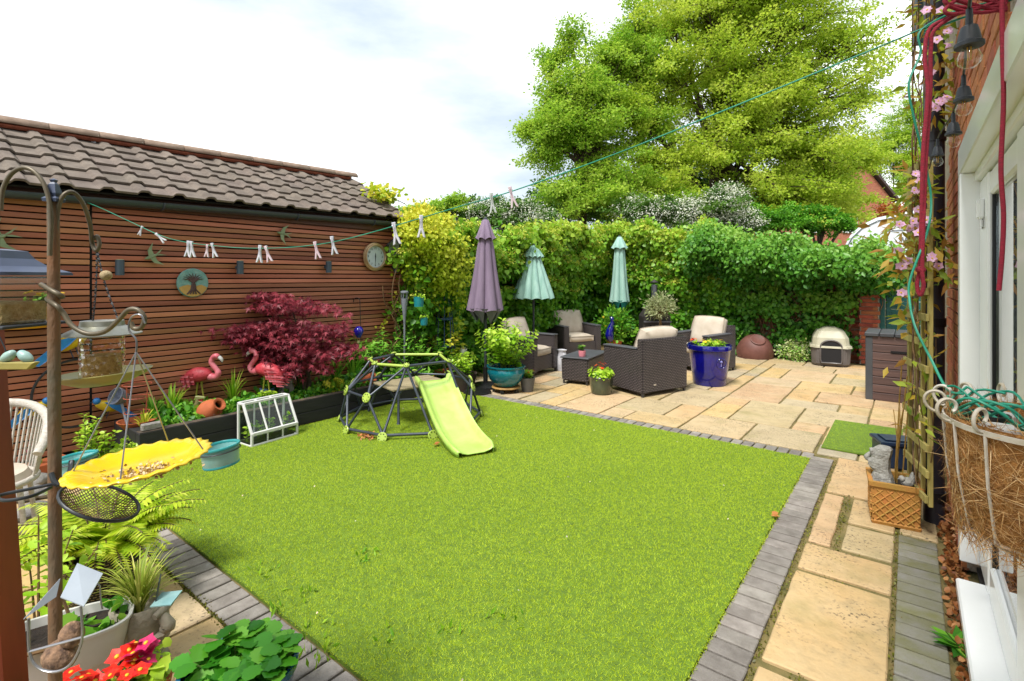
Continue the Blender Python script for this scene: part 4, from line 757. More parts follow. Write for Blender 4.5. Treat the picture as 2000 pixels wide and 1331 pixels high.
p = DP(1137, 697, 8.0); p.z = tabz; m_pink = mat('pink_pot', '#e08a94', .35, '#d47a86')
t = pot('pink_flowerpot', 'little pink pot with a green plant on the rattan table', p, shell([(.0, 0), (.05, 0), (.058, .05), (.056, .09)], .006), m_pink, soil=(.048, .08)); t2 = thing('table_plant', 'small green plant growing in the pink pot', 'plant', p + Vector((0, 0, .085))); stems(t2, 14, .10, .07, 8, .035, lm_mid); blooms(t2, [(.03, -.02, .09)], .02, lm_pink, 5)
# white sack beside the left chair
p = G(1097, 724); b = MB(); b.lathe([(.0, 0), (.10, 0), (.12, .1), (.11, .26), (.07, .33), (.10, .37), (.05, .38), (.0, .36)], 14, sy=.8); tag(b.build('white_sack', mat('white_sack', '#d5d3d6', .7, '#b5b4ba', scale=8, bump=.6, bscale=14), loc=p, smooth=60), 'knotted white sack standing between left armchair and low table', 'sack')
# pots on the patio
m_tealg = mat('teal_glaze', '#10818a', .12, '#0c5c6e', scale=3, stretch=(1, 1, .35), coat=.6, c3='#2fa9a0')
p = G(988, 772) + CL(0, .22); cad = thing('pot_caddy', 'round wheeled wooden caddy carrying the teal pot', 'plant caddy', p); m_cadw = mat('caddy_wood', '#c39a58', .7, '#9a7238', scale=8)
b = MB(); b.lathe([(.0, .06), (.20, .06), (.21, .072), (.20, .085), (0, .085)], 24); b.build('deck', m_cadw, cad, smooth=40)
for k in range(5): a = k * 1.2566 - 1.2; b = MB(); b.lathe([(.0, -.018), (.03, -.018), (.03, .018), (.0, .018)], 14, T=Matrix.Translation((.18 * math.cos(a), .18 * math.sin(a), .03)) @ Matrix.Rotation(a, 4, 'Z') @ Matrix.Rotation(R(90), 4, 'Y')); b.build('wheel', m_blk, cad, smooth=40)
q = p + Vector((0, 0, .086)); pr = [(.0, 0), (.13, 0), (.17, .02), (.235, .10), (.272, .18), (.275, .22), (.262, .26), (.27, .272), (.283, .28), (.283, .295), (.26, .297), (.25, .28), (.245, .24)]
pot('teal_pot', 'large round teal glazed pot on a wheeled caddy beside the lawn', q, pr, m_tealg, 36, soil=(.245, .25))
t = thing('laurel_bush', 'bright green leafy bush filling the teal pot', 'shrub', q + Vector((0, 0, .25))); stems(t, 44, .72, .50, 20, .105, lm_lime, 'oval', droop=.35, lean=.75, base_r=.12, sr=.006, start=.12)
p = G(1028, 768) + CL(.02, .12); pot('grey_flowerpot', 'small grey pot with red flowers tucked behind the teal pot', p, shell([(.0, 0), (.08, 0), (.11, .18), (.115, .2)]), mat('grey_pot', '#6d6a66', .6), soil=(.1, .18)); t = thing('primrose', 'red and green primrose in the small grey pot', 'plant', p + Vector((0, 0, .18))); stems(t, 12, .14, .1, 7, .06, lm_lime); blooms(t, [(random.uniform(-.08, .08), random.uniform(-.08, .08), random.uniform(.1, .15)) for _ in range(5)], .022, lm_red, 5, m_ycentre)
m_dkg = mat('dark_green_glaze', '#4b5540', .2, '#2b352c', scale=5, stretch=(1, 1, .6), coat=.4, c3='#8d8450')
p = G(1178, 774) + CL(0, .15); pot('green_glazed_pot', 'dark green glazed pot of primroses in front of the rattan seats', p, shell([(.0, 0), (.125, 0), (.145, .03), (.165, .16), (.17, .235), (.178, .245), (.172, .255)]), m_dkg, 32, soil=(.15, .22))
t = thing('primrose', 'primroses with dark red flowers in the dark green pot', 'plant', p + Vector((0, 0, .22))); stems(t, 26, .14, .19, 8, .085, lm_lime, 'oval', droop=.6, base_r=.09); blooms(t, [(random.uniform(-.09, .06), random.uniform(-.09, .09), random.uniform(.14, .23)) for _ in range(11)], .026, lm_red, 5, m_ycentre)
m_blug = mat('cobalt_glaze', '#10108c', .1, '#0a0a5c', scale=4, coat=.7, c3='#2a3ac0')
p = G(1398, 757) + CL(0, .25); bpot = pot('blue_pot', 'large cobalt blue glazed pot with a raised ring emblem', p, shell([(.0, 0), (.235, 0), (.245, .03), (.27, .25), (.30, .50), (.305, .53), (.33, .545), (.335, .60), (.325, .62)], .02), m_blug, 40, soil=(.29, .56), rz=VIEWRZ)
for k, (r_, cz) in enumerate(((.075, .36), )):
    b = MB(); pts = []
    for i in range(24): a = i / 24 * 6.283; z = cz + r_ * math.sin(a); y = -(.27 + (z - .25) * .12) - .006; pts.append((r_ * math.cos(a) + .07, y * .97, z))
    b.tube(pts, .008, 6, closed=True); b.build('ring_emblem', m_blug, bpot, smooth=60)
    b = MB(); b.tube([(.07, -.285, cz + .045), (.07, -.283, cz), (.07, -.278, cz - .045)], .008, 6); b.ball((.07, -.286, cz + .025), .02, 10, 6); b.build('emblem', mat('emblem_glaze', '#8a8ad0', .2), bpot, smooth=60)
t = thing('mixed_bedding', 'yellow and red bedding flowers in the big blue pot', 'plant', p + Vector((0, 0, .56))); stems(t, 26, .12, .26, 8, .07, lm_lime, base_r=.2); straps(t, 8, .16, .02, lm_lime, .3)
blooms(t, [(random.uniform(-.2, .2), random.uniform(-.22, .1), random.uniform(.08, .14)) for _ in range(7)], .035, lm_yel, 6, m_ycentre); blooms(t, [(-.22 + random.uniform(-.03, .05), -.14 + random.uniform(-.05, .05), .1 + random.uniform(0, .05)) for _ in range(6)], .035, lm_red, 6, m_ycentre)
# parasols
m_lil = mat('lilac_canvas', '#8d7a90', .85, '#7a687e', scale=3, stretch=(4, 4, .5)); m_lil2 = mat('grey_lining', '#7b7782', .85); m_mint = mat('mint_canvas', '#a9cbbe', .85, '#8ab3a6', scale=3, stretch=(4, 4, .5)); m_mint2 = mat('mint_lining', '#2f9a92', .85); m_pole = mat('grey_pole', '#3a4048', .35)
def parasol(label, base, prof, folds, m, m2, amp, capz, basedisc=.22, lin_z=None, pole_top=None):
    t = thing('parasol', label, 'parasol', base); n = folds * 8; v = []; f = []
    for k, (r_, z) in enumerate(prof):
        for i in range(n):
            a = 6.283 * i / n; w_ = abs(math.sin(a * folds / 2)); rr = r_ * (1 - amp * (1 - w_ ** .7) + .03 * math.sin(3 * a + k * .4)); v.append((rr * math.cos(a), rr * math.sin(a), z - (.03 * (1 - w_) if k == len(prof) - 1 else 0)))
    for k in range(len(prof) - 1):
        for i in range(n): f.append((k * n + i, k * n + (i + 1) % n, (k + 1) * n + (i + 1) % n, (k + 1) * n + i))
    b = MB(); b.add(v, f); can = b.build('canopy', m, t, smooth=75)
    z0 = prof[0][1]; b = MB(); v = []; f = []; cp = [(.02, z0 + .035), (.05, z0 + .02), (prof[1][0] * 1.25 + .02, capz + .05), (prof[1][0] * 1.45 + .03, capz)]
    for k, (r_, z) in enumerate(cp):
        for i in range(n): a = 6.283 * i / n; w_ = abs(math.sin(a * folds / 2)); v.append((r_ * (1 - .25 * (k > 1) * (1 - w_)) * math.cos(a), r_ * (1 - .25 * (k > 1) * (1 - w_)) * math.sin(a), z - .035 * (k == 3) * (1 - w_)))
    for k in range(3):
        for i in range(n): f.append((k * n + i, k * n + (i + 1) % n, (k + 1) * n + (i + 1) % n, (k + 1) * n + i))
    b.add(v, f); b.build('vent', m, can, smooth=75)
    b = MB(); b.lathe([(.0, z0 + .07), (.025, z0 + .06), (.03, z0 + .03), (.0, z0 + .03)], 10); b.build('finial', m_pole, t, smooth=50)
    if lin_z:
        b = MB(); r_, z = prof[-1]
        for i in range(folds):
            a = 6.283 * (i + .5) / folds; a2 = a + 3.1416 / folds; a3 = a - 3.1416 / folds; b.add([(r_ * .9 * math.cos(a3), r_ * .9 * math.sin(a3), z + .02), (r_ * .98 * math.cos(a), r_ * .98 * math.sin(a), z + .03), (r_ * .9 * math.cos(a2), r_ * .9 * math.sin(a2), z + .02), (r_ * .45 * math.cos(a + .2), r_ * .45 * math.sin(a + .2), lin_z + random.uniform(0, .05))], [(0, 1, 3), (1, 2, 3)])
        b.build('lining', m2, can)
    b = MB(); b.tube([(0, 0, .05), (0, 0, z0 + .03)], .021, 10); b.build('pole', m_pole, t, smooth=50)
    b = MB(); b.lathe([(.0, 0), (basedisc, 0), (basedisc, .025), (basedisc * .8, .05), (.05, .07), (.035, .07), (.035, .3), (0, .3)], 24); b.build('base', m_blk, t, smooth=40); return t
p = CL(-.052 * 7.7, 7.75); parasol('closed lilac parasol standing tallest between shed corner and seats', p, [(.03, 2.50), (.09, 2.30), (.13, 2.1), (.17, 1.8), (.22, 1.5), (.265, 1.27), (.285, 1.17)], 7, m_lil, m_lil2, .28, 2.25, .24, lin_z=.93)
p = CL(.042 * 9.6, 9.6); parasol('half-open mint green parasol behind the left armchair', p, [(.03, 2.23), (.12, 2.06), (.20, 1.85), (.30, 1.58), (.39, 1.34), (.41, 1.28)], 12, m_mint, m_mint2, .2, 2.05, .22)
p = CL(.21 * 11.6, 11.6); parasol('closed narrow mint green parasol in the back corner', p, [(.03, 2.55), (.11, 2.35), (.13, 2.1), (.17, 1.6), (.21, 1.25), (.23, 1.12)], 6, m_mint, m_mint2, .3, 2.33, .22, lin_z=.88)
# low post left of the teal pot
p = G(932, 768); b = MB(); b.lathe([(.0, 0), (.2, 0), (.205, .02), (.15, .04), (.04, .05), (.0, .05)], 24); tag(b.build('parasol_weight', m_blk, loc=p, smooth=40), 'round black parasol weight at the lawn corner', 'parasol base')
# pizza oven
m_iron = mat('rusty_black_iron', '#3d3836', .6, '#2a2624', scale=9, c3='#6b4630'); m_steel = mat('worn_steel', '#8f8f96', .35, '#70707a', metal=.7)
p = CL(.278 * 11.3, 11.3); t = thing('garden_oven', 'dark iron garden oven with a chimney against the back wall', 'outdoor oven', p, VIEWRZ)
b = MB(); b.prism([(-.29, 0), (.29, 0), (.29, .75), (.12, .98), (-.12, .98), (-.29, .75)], -.22, .22, Matrix.Translation((0, .0, .06)) @ Matrix.Rotation(R(90), 4, 'X')); b.build('body', m_iron, t, bevel=.01)
for z in (.42, .70): b = MB(); b.box((0, -.25, z), (.6, .05, .025)); b.build('shelf', m_steel, t)
for i in range(5): b = MB(); b.box((-.14 + i * .07, -.226, .58), (.03, .012, .11)); b.build('vent_slot', m_dark, t)
b = MB(); b.box((0, -.23, .27), (.40, .02, .06)); b.build('door_handle', m_steel, t)
b = MB(); b.tube([(0, 0, 1.0), (0, 0, 1.5)], .065, 14); b.build('chimney', m_steel, t, smooth=50); b = MB(); b.lathe([(.09, 1.55), (.0, 1.62)], 14); b.tube([(0, 0, 1.48), (0, 0, 1.57)], .01, 5); b.build('chimney_cap', m_iron, t)
for x in (-.25, .25):
    for y in (-.18, .18): b = MB(); b.box((x, y, .03), (.04, .04, .07)); b.build('leg', m_iron, t)
# olive standard, lemon tree
m_terra = mat('terracotta', '#c46a3c', .8, '#a9542c', scale=7, bump=.2, bscale=60)
def standard(label, plabel, c, ph, trunk, cr, m, n, size, shape, pm=m_terra, pr=.17, wid=1., name='standard_tree', nb=3, tw=m_twig):
    pot('flowerpot', plabel, c, shell([(.0, 0), (pr * .72, 0), (pr * .92, ph * .8), (pr, ph * .82), (pr, ph)]), pm, soil=(pr * .85, ph * .88))
    t = thing(name, label, 'tree', c + Vector((0, 0, ph * .85))); b = MB(); 
    for k in range(nb): b.tube(smoothpath([(.01 * k, .01 * k, 0), (random.uniform(-.03, .03), random.uniform(-.03, .03), trunk * .5), (random.uniform(-.02, .02), 0, trunk)], 4), .013 if nb > 1 else .018, 6)
    C, _ = blobpts(n, (0, 0, trunk + cr[2] * .7), cr, .3)
    for q in C[::3]: b.tube([(0, 0, trunk * .9), Vector(q) * .5 + Vector((0, 0, trunk * .5)), q], .005, 4)
    b.build('trunk', tw, t, smooth=60); P, D, U, S = clump_leaves(C, 14, .055, size, .9, .2); D = unit(D + unit(P - np.array([0, 0, trunk])) * .8); leaves('crown', P, D, U, S, m, shape, t, width=wid); return t
standard('small olive standard with a pale grey-green ball of leaves', 'terracotta pot of the olive, mostly hidden by the armchair', CL(.290 * 10.9, 10.9), .3, .62, (.27, .27, .24), lm_olive, 90, .07, 'lance', wid=1.1)
t = standard('lemon tree with a loose leafy crown in the back corner', 'terracotta pot of the lemon tree by the corner seats', CL(.20 * 11.1, 11.1), .32, .12, (.34, .3, .34), lm_mid, 90, .085, 'oval', pr=.17, wid=.8, nb=1)
m_lem = mat('lemon', '#e3c928', .5); b = MB()
for q in ((-.1, -.2, .35), (.15, -.18, .5), (-.2, -.12, .52), (.02, -.22, .25)): b = MB(); b.ball(q, (.03, .03, .038), 10, 7); b.build('lemon', m_lem, t, smooth=60)

p = CL(.194 * 10.85, 10.85); b = MB(); b.tube(smoothpath([(0, 0, .0), (-.04, 0, .15), (.0, 0, .32), (.03, 0, .45), (-.03, 0, .52)], 5), [.03, .05, .07, .085, .09, .09, .085, .08, .075, .07, .06, .055, .05, .045, .045, .05, .05, .045, .035, .02, .01], 12); tag(b.build('blue_ornament', m_blug, loc=p + Vector((0, 0, .3)), rz=VIEWRZ, smooth=60), 'curved bright blue glazed ornament beside the lemon tree', 'ornament')
# upturned bowl
m_clay = mat('brown_clay_bowl', '#7f5248', .6, '#6b4239', scale=5, bump=.2, bscale=40); p = G(1490, 704) + CL(0, .34)
t = thing('upturned_bowl', 'big brown clay bowl lying tipped over against the back wall', 'bowl', p, VIEWRZ); T = Matrix.Translation((0, -.05, .22)) @ Matrix.Rotation(R(40), 4, 'X') @ Matrix.Rotation(R(-8), 4, 'Y') @ Matrix.Translation((0, 0, -.19))
b = MB(); b.lathe([(.30, .0), (.355, .0), (.36, .04), (.345, .09), (.34, .12), (.325, .18), (.28, .28), (.21, .36), (.12, .41), (.0, .425)], 40, T=T); b.build('bowl', m_clay, t, smooth=40)
b = MB(); b.lathe([(.11, .40), (.135, .39), (.14, .43), (.125, .435), (.11, .425)], 30, T=T); b.build('foot_ring', m_clay, t, smooth=40)
b = MB()
for i in range(26): a = i / 26 * 6.283; b.tube([T @ Vector((.352 * math.cos(a), .352 * math.sin(a), .06)), T @ Vector((.337 * math.cos(a + .16), .337 * math.sin(a + .16), .14))], .006, 4)
b.build('rope_pattern', m_clay, t)
# pet shelter
m_pg = mat('grey_plastic', '#6f6865', .45, '#625b58', scale=6); m_pc = mat('cream_plastic', '#cfc9b0', .5, '#bdb79c', scale=5, c3='#a8a58c')
p = G(1644, 717) + CL(0, .36); t = thing('pet_shelter', 'grey and cream plastic igloo pet house with an arched doorway', 'pet house', p, VIEWRZ - .5)
def ring8(w_, d_, z, c=.25): return [(x * w_, y * d_, z) for x, y in ((-1 + c, -1), (1 - c, -1), (1, -1 + c), (1, 1 - c), (1 - c, 1), (-1 + c, 1), (-1, 1 - c), (-1, -1 + c))]
def loft(b, rings, cap=True):
    n = len(rings[0])
    for A_, B_ in zip(rings, rings[1:]): b.add(A_ + B_, [(i, (i + 1) % n, n + (i + 1) % n, n + i) for i in range(n)])
    if cap: b.add(rings[0], [tuple(range(n - 1, -1, -1))]); b.add(rings[-1], [tuple(range(n))])
b = MB(); loft(b, [ring8(.28, .36, 0), ring8(.305, .40, .05), ring8(.32, .42, .35)]); b.build('base', m_pg, t, bevel=.015, seg=2)
b = MB(); loft(b, [ring8(.34, .44, .345), ring8(.335, .435, .38), ring8(.30, .40, .39), ring8(.285, .38, .53), ring8(.22, .32, .65), ring8(.09, .2, .71)]); b.build('lid', m_pc, t, bevel=.012, seg=2)
ar = [(-.155, .07), (.155, .07), (.17, .12), (.17, .36)] + [(.17 * math.cos(R(a)), .36 + .13 * math.sin(R(a))) for a in range(15, 180, 15)] + [(-.17, .36), (-.17, .12)]
T = Matrix.Translation((0, -.375, 0)) @ Matrix.Rotation(R(90), 4, 'X'); b = MB(); b.prism(ar, .0, .052, T); b.build('doorway', mat('shelter_inside', '#171416', .8), t); b = MB(); b.tube([T @ Vector((x, z, .052)) for x, z in ar], .016, 6, closed=True); b.build('door_rim', m_pg, t, smooth=60)
# storage box
m_box = mat('brown_box_board', '#6b4f47', .6, '#4a342f', scale=3, rand=.12, stretch=(.15, 1, 6), c3='#7a605a', bump=.3, bscale=20); m_boxg = mat('graphite_plastic', '#48494b', .55, '#3c3d40', scale=3)
t = thing('storage_box', 'brown slatted garden storage box with a graphite lid by the trellis', 'storage box', (-.46, 8.45, 0)); BW, BD, BH = 1.25, .72, .86
b = MB(); b.box((BW / 2, BD / 2, BH / 2), (BW - .04, BD - .04, BH - .02)); b.build('shell', m_dark, t)
for i in range(8):
    b = MB(); b.box((BW / 2, .012, .055 + i * .108), (BW - .12, .03, .10)); b.build('board', m_box, t, bevel=.005); b = MB(); b.box((.012, BD / 2, .055 + i * .108), (.03, BD - .12, .10)); b.build('board', m_box, t, bevel=.005)
for x in (.035, BW - .035):
    for y in (.035, BD - .035): b = MB(); b.box((x, y, BH / 2), (.085, .085, BH)); b.build('corner_post', m_boxg, t, bevel=.008)
for i in range(8): b = MB(); b.box((-.02 + .0825 + i * .165, BD / 2, BH + .025), (.158, BD + .06, .05)); b.build('lid_board', m_boxg, t, bevel=.008)
b = MB(); b.box((.42, -.008, .665), (.3, .01, .03)); b.build('hand_slot', m_dark, t)
# ================================================================ CLIMBING DOME WITH SLIDE
m_tube = mat('dark_grey_tube', '#4d545f', .35, '#3f454f', scale=6, metal=.2); m_lime = mat('lime_plastic', '#bcd25e', .35, '#a9c24e', scale=4, coat=.15); m_slide = mat('lime_slide', '#c6e67c', .33, '#b2d662', scale=5, coat=.2); m_plank = mat('platform_board', '#a89a78', .75, '#8d8062', scale=6, stretch=(1, .2, 1))
DC = Vector((-4.58, 4.0, 0)); dome = thing('climbing_dome', 'grey geodesic climbing dome with a lime green slide on the turf', 'climbing frame', DC)
def azp(a, r_, z): return Vector((r_ * math.cos(R(a)), r_ * math.sin(R(a)), z))
BZ = [azp(-98 + 36 * k, .80, .055) for k in range(10)]              # A B C D E F . G H I
TP = [azp(a, .47, .70) for a in (-98, -48, 18, 92, 166, 222)]
MD = {k: azp(a, .72, .40) for k, a in enumerate((-116, -80, 28, 64, 100, 136, 172, 208, 240))}
def strut(a, b_, name='strut', m=m_tube, r_=.0135): q = MB(); a = Vector(a); b_ = Vector(b_); u = (b_ - a).normalized(); q.tube([a + u * .02, a + u * .06, b_ - u * .06, b_ - u * .02], [.019, r_, r_, .019] if r_ < .016 else r_, 8); q.build(name, m, dome, smooth=50)
for k in range(10): strut(BZ[k], BZ[(k + 1) % 10], 'base_rail', r_=.0155)
for k in range(6): strut(TP[k], TP[(k + 1) % 6], 'top_rail', m_lime if k in (0, 2, 5, 3) else m_tube, .016)
for a, b_ in ((MD[0], BZ[9]), (MD[0], BZ[0]), (MD[1], BZ[0]), (MD[1], BZ[1]), (TP[1], BZ[1]), (TP[1], BZ[2]), (MD[0], MD[1]), (MD[0], TP[0]), (MD[1], TP[0]), (MD[1], TP[1]), (TP[2], BZ[3]), (MD[2], BZ[3]), (MD[2], BZ[4]), (MD[3], BZ[4]), (MD[3], BZ[5]), (MD[2], MD[3]), (MD[2], TP[2]), (MD[3], TP[2]), (MD[3], TP[3]), (MD[4], BZ[5]), (MD[4], BZ[6]), (MD[3], MD[4]), (MD[4], TP[3]), (MD[5], BZ[6]), (MD[5], BZ[7]), (MD[4], MD[5]), (MD[5], TP[3]), (MD[5], TP[4]), (MD[6], BZ[7]), (MD[6], BZ[8]), (MD[5], MD[6]), (MD[6], TP[4]), (MD[7], BZ[8]), (MD[7], BZ[9]), (MD[6], MD[7]), (MD[7], TP[4]), (MD[7], TP[5]), (MD[8], BZ[9]), (MD[7], MD[8]), (MD[8], MD[0]), (MD[8], TP[5]), (MD[0], TP[5])): strut(a, b_)
def plate(c, nrm, r_=.052, half=False):
    n_ = Vector(nrm).normalized(); T = Matrix.Translation(c) @ n_.to_track_quat('Z', 'Y').to_matrix().to_4x4(); b = MB()
    pts = [(r_ * math.cos(R(a)), r_ * math.sin(R(a))) for a in (range(0, 360, 20) if not half else range(0, 181, 15))]; b.prism(pts, .008, .026, T); o = b.build('connector_plate', m_lime, dome, bevel=.004, smooth=40)
    b = MB()
    for a in range(15, 360 if not half else 181, 50): b.ball(T @ Vector((r_ * .68 * math.cos(R(a)), r_ * .68 * math.sin(R(a)), .028)), .006, 6, 4)
    b.build('bolt', m_blk, o)
for k in MD: plate(MD[k], (MD[k].x, MD[k].y, .25))
for p in BZ: plate(p - Vector((0, 0, .02)), (p.x, p.y, .25), .052)
for p in TP: plate(p, (p.x, p.y, .9), .036)
SLA = -14; su = azp(SLA, 1, 0); ss = Vector((-su.y, su.x, 0)); pz = .44
b = MB()
for i in range(6): b.box((0, 0, 0), (.085, .78, .022), Matrix.Translation(su * (-.30 + .09 * i) + Vector((0, 0, pz - .012))) @ Matrix.Rotation(R(SLA), 4, 'Z'))
for i in range(6): q = MB(); q.box((0, 0, 0), (.084, .72, .022), Matrix.Translation(su * (-.22 + .09 * i) + Vector((0, 0, pz - .012))) @ Matrix.Rotation(R(SLA), 4, 'Z')); q.build('platform_board', m_plank, dome, bevel=.004)
for s in (-1, 1): strut(su * .28 + ss * s * .3 + Vector((0, 0, pz - .03)), su * .36 + ss * s * .34 + Vector((0, 0, .06)), 'platform_leg'); strut(su * -.26 + ss * s * .3 + Vector((0, 0, pz - .03)), su * -.40 + ss * s * .36 + Vector((0, 0, .06)), 'platform_leg')
# slide: swept tray
S0 = Vector((.24, .10, 0)); su2 = azp(-25.6, 1, 0); ss2 = Vector((-su2.y, su2.x, 0))
prof = [(0, .475), (.07, .48), (.14, .455), (.24, .40), (.44, .285), (.66, .17), (.86, .095), (1.05, .06), (1.22, .052), (1.32, .04)]
pth = smoothpath([(x, 0, z) for x, z in prof], 3); cs = [(-.215, -.03), (-.225, .045), (-.21, .062), (-.185, .052), (-.172, .012), (-.10, -.004), (.10, -.004), (.172, .012), (.185, .052), (.21, .062), (.225, .045), (.215, -.03)]
b = MB(); v = []; f = []; K = len(cs)
for i, p in enumerate(pth):
    tg = (pth[min(i + 1, len(pth) - 1)] - pth[max(i - 1, 0)]).normalized(); nu = Vector((-tg.z, 0, tg.x)); fl = .35 if i < 2 else 1; wf = 1.0 if i < len(pth) - 3 else 1 - .05 * (i - len(pth) + 4)
    for y, h in cs: q = p + nu * (h if h < .02 else h * (1 - .75 * (i / len(pth)) ** 6)); v.append(S0 + su2 * q.x + ss2 * (y * wf * .94) + Vector((0, 0, max(q.z, .012))))
for i in range(len(pth) - 1):
    for k in range(K - 1): f.append((i * K + k, i * K + k + 1, (i + 1) * K + k + 1, (i + 1) * K + k))
b.add(v, f); sl = b.build('slide', m_slide, dome, smooth=60); so_ = sl.modifiers.new('thick', 'SOLIDIFY'); so_.thickness = .008
# bits of leaf caught under the rail
n = 60; c0 = np.array(G(715, 857) - DC); P = c0 + RNG.normal(size=(n, 3)) * np.array([.05, .04, 0]) + np.array([0, 0, .03]); o = leaves('leaf_debris', P, rdir(n), rdir(n, 1), .03, m_brown, 'oval', kind='stuff'); o.location = DC; tag(o, 'little heap of dry brown leaves inside the dome rail', 'leaf litter')
# ================================================================ ON THE SHED WALL
def wallthing(name, label, cat, px, py, off=.0, group=None): return thing(name, label, cat, WX(px, py, XS + off), 0, group)
m_lamp = mat('slate_lamp', '#43535f', .5, '#3a4954'); m_bulb = mat('lamp_lens', '#d8cf9a', .3)
for i, (px, py, l) in enumerate(((234, 523, 'slate-grey wall light nearest the bird feeders'), (469, 523, 'slate-grey wall light right of the tree plaque'), (642, 522, 'slate-grey wall light left of the clock'), (774, 523, 'slate-grey wall light at the far end of the shed under the bird box'))):
    t = wallthing('wall_light', l, 'wall light', px, py, .07, 'up-down lights on the slatted wall'); b = MB(); b.lathe([(.0, -.075), (.037, -.075), (.037, .075), (.0, .075)], 20); b.build('body', m_lamp, t, smooth=40); b = MB(); b.tube([(-.07, 0, 0), (-.03, 0, 0)], .025, 10); b.build('bracket', m_lamp, t, smooth=50); b = MB(); b.lathe([(.0, .0755), (.032, .0755), (.032, .08), (0, .08)], 16); b.build('lens', m_bulb, t)
# clock
m_brass = mat('brass_rim', '#d0b48e', .35, '#b0906a', metal=.5); m_face = mat('clock_face', '#cfdce2', .4, '#bccbd2'); m_ink = mat('clock_ink', '#1e2428', .5)
t = wallthing('clock', 'round brass-rimmed clock hanging on the slatted wall', 'clock', 732, 502, .03); Tc = Matrix.Rotation(R(90), 4, 'Y') @ Matrix.Rotation(R(90), 4, 'Z')
Tc = Matrix(((0, 0, 1, 0), (1, 0, 0, 0), (0, 1, 0, 0), (0, 0, 0, 1)))
b = MB(); b.lathe([(.19, -.02), (.205, .0), (.20, .02), (.185, .025), (.18, .04), (.165, .045), (.155, .03), (.155, .01)], 40, T=Tc); b.build('rim', m_brass, t, smooth=40); b = MB(); b.prism([(.157 * math.cos(R(a)), .157 * math.sin(R(a))) for a in range(0, 360, 9)], .004, .012, Tc); b.build('dial', m_face, t)
for k in range(1, 13): a = R(90 - 30 * k); o = textobj('numeral', str(k), .042, m_ink, t, (.0145, .122 * math.cos(a), .122 * math.sin(a)), (R(90), 0, R(90)), ext=.001)
for ln, a, w_ in ((.06, 88, .009), (.11, 268, .006)): b = MB(); b.hull([(.018, -w_ * math.sin(R(a)), w_ * math.cos(R(a))), (.018, w_ * math.sin(R(a)), -w_ * math.cos(R(a))), (.018, ln * math.cos(R(a)), ln * math.sin(R(a)))], [(.021, -w_ * math.sin(R(a)), w_ * math.cos(R(a))), (.021, w_ * math.sin(R(a)), -w_ * math.cos(R(a))), (.021, ln * math.cos(R(a)), ln * math.sin(R(a)))]); b.build('hand', m_ink, t)
# swallows
m_swal = mat('sage_metal', '#93a37c', .5, '#7b8b66', scale=8)
def swallow(label, px, py, ang, s=.2):
    t = wallthing('swallow_ornament', label, 'ornament', px, py, .02, 'flat metal swallows on the wall'); T = Matrix(((0, 0, 1, 0), (1, 0, 0, 0), (0, 1, 0, 0), (0, 0, 0, 1))) @ Matrix.Rotation(R(ang), 4, 'Z') @ Matrix.Scale(s, 4)
    b = MB(); b.hull([(.45, .0, .06), (.3, .09, .06), (-.1, .08, .06), (-.2, 0, .06), (-.1, -.06, .06), (.3, -.07, .06)], [(.42, .0, .12), (.28, .05, .14), (-.1, .04, .12), (-.18, 0, .1), (-.1, -.03, .12), (.28, -.04, .14)], T); b.build('body', m_swal, t, smooth=60)
    for sgn in (-1, 1): b = MB(); b.prism([(.22, .02 * sgn), (.12, .35 * sgn), (-.25, .62 * sgn), (-.05, .3 * sgn), (-.05, .03 * sgn)][::sgn], .05, .09, T); b.build('wing', m_swal, t)
    for sgn in (-1, 1): b = MB(); b.prism([(-.15, .0), (-.15, .05 * sgn), (-.55, .2 * sgn), (-.3, .03 * sgn)][::sgn], .05, .085, T); b.build('tail', m_swal, t)
swallow('sage green metal swallow left of the tree plaque', 299, 500, 205); swallow('sage green metal swallow below the gutter between the pegs', 553, 457, 170); swallow('sage green metal swallow cut off by the left picture edge', 0, 462, 200, .24)
# tree plaque
m_plq = mat('plaque_teal', '#86aaa0', .7, '#659890', scale=26, bump=.8, bscale=60); m_plo = mat('plaque_ochre', '#c9a45c', .7, '#b58d45', scale=12); m_plt = mat('plaque_tree', '#5a3f3a', .7)
t = wallthing('tree_plaque', 'round pottery plaque with a raised brown tree', 'wall plaque', 376, 553, .02); b = MB(); b.lathe([(.0, -.01), (.152, -.01), (.156, .005), (.15, .015), (0, .018)], 40, T=Tc); b.build('disc', m_plq, t, smooth=40)
pts = [(.146 * math.cos(R(a)), .146 * math.sin(R(a))) for a in range(200, 341, 10)] + [(.08, -.02), (.02, -.035), (-.05, -.02), (-.1, -.03)]; b = MB(); b.prism(pts, .0185, .0205, Tc); b.build('ground_inlay', m_plo, t)
b = MB()
def TB(pts, r_): b.tube([Tc @ Vector((x, y, .022)) for x, y in pts], r_, 5)
for dx in (-.06, -.03, 0, .03, .07): TB([(dx, -.12), (dx * .35, -.07), (dx * .2 + .002, -.02), (.0, .02)], [.008, .009, .011, .010])
for a in range(10, 171, 20): TB([(.0, .0), (.05 * math.cos(R(a)), .03 + .04 * math.sin(R(a))), (.105 * math.cos(R(a + 5)), .03 + .075 * math.sin(R(a)))], [.009, .006, .002])
b.build('tree_relief', m_plt, t, smooth=60)
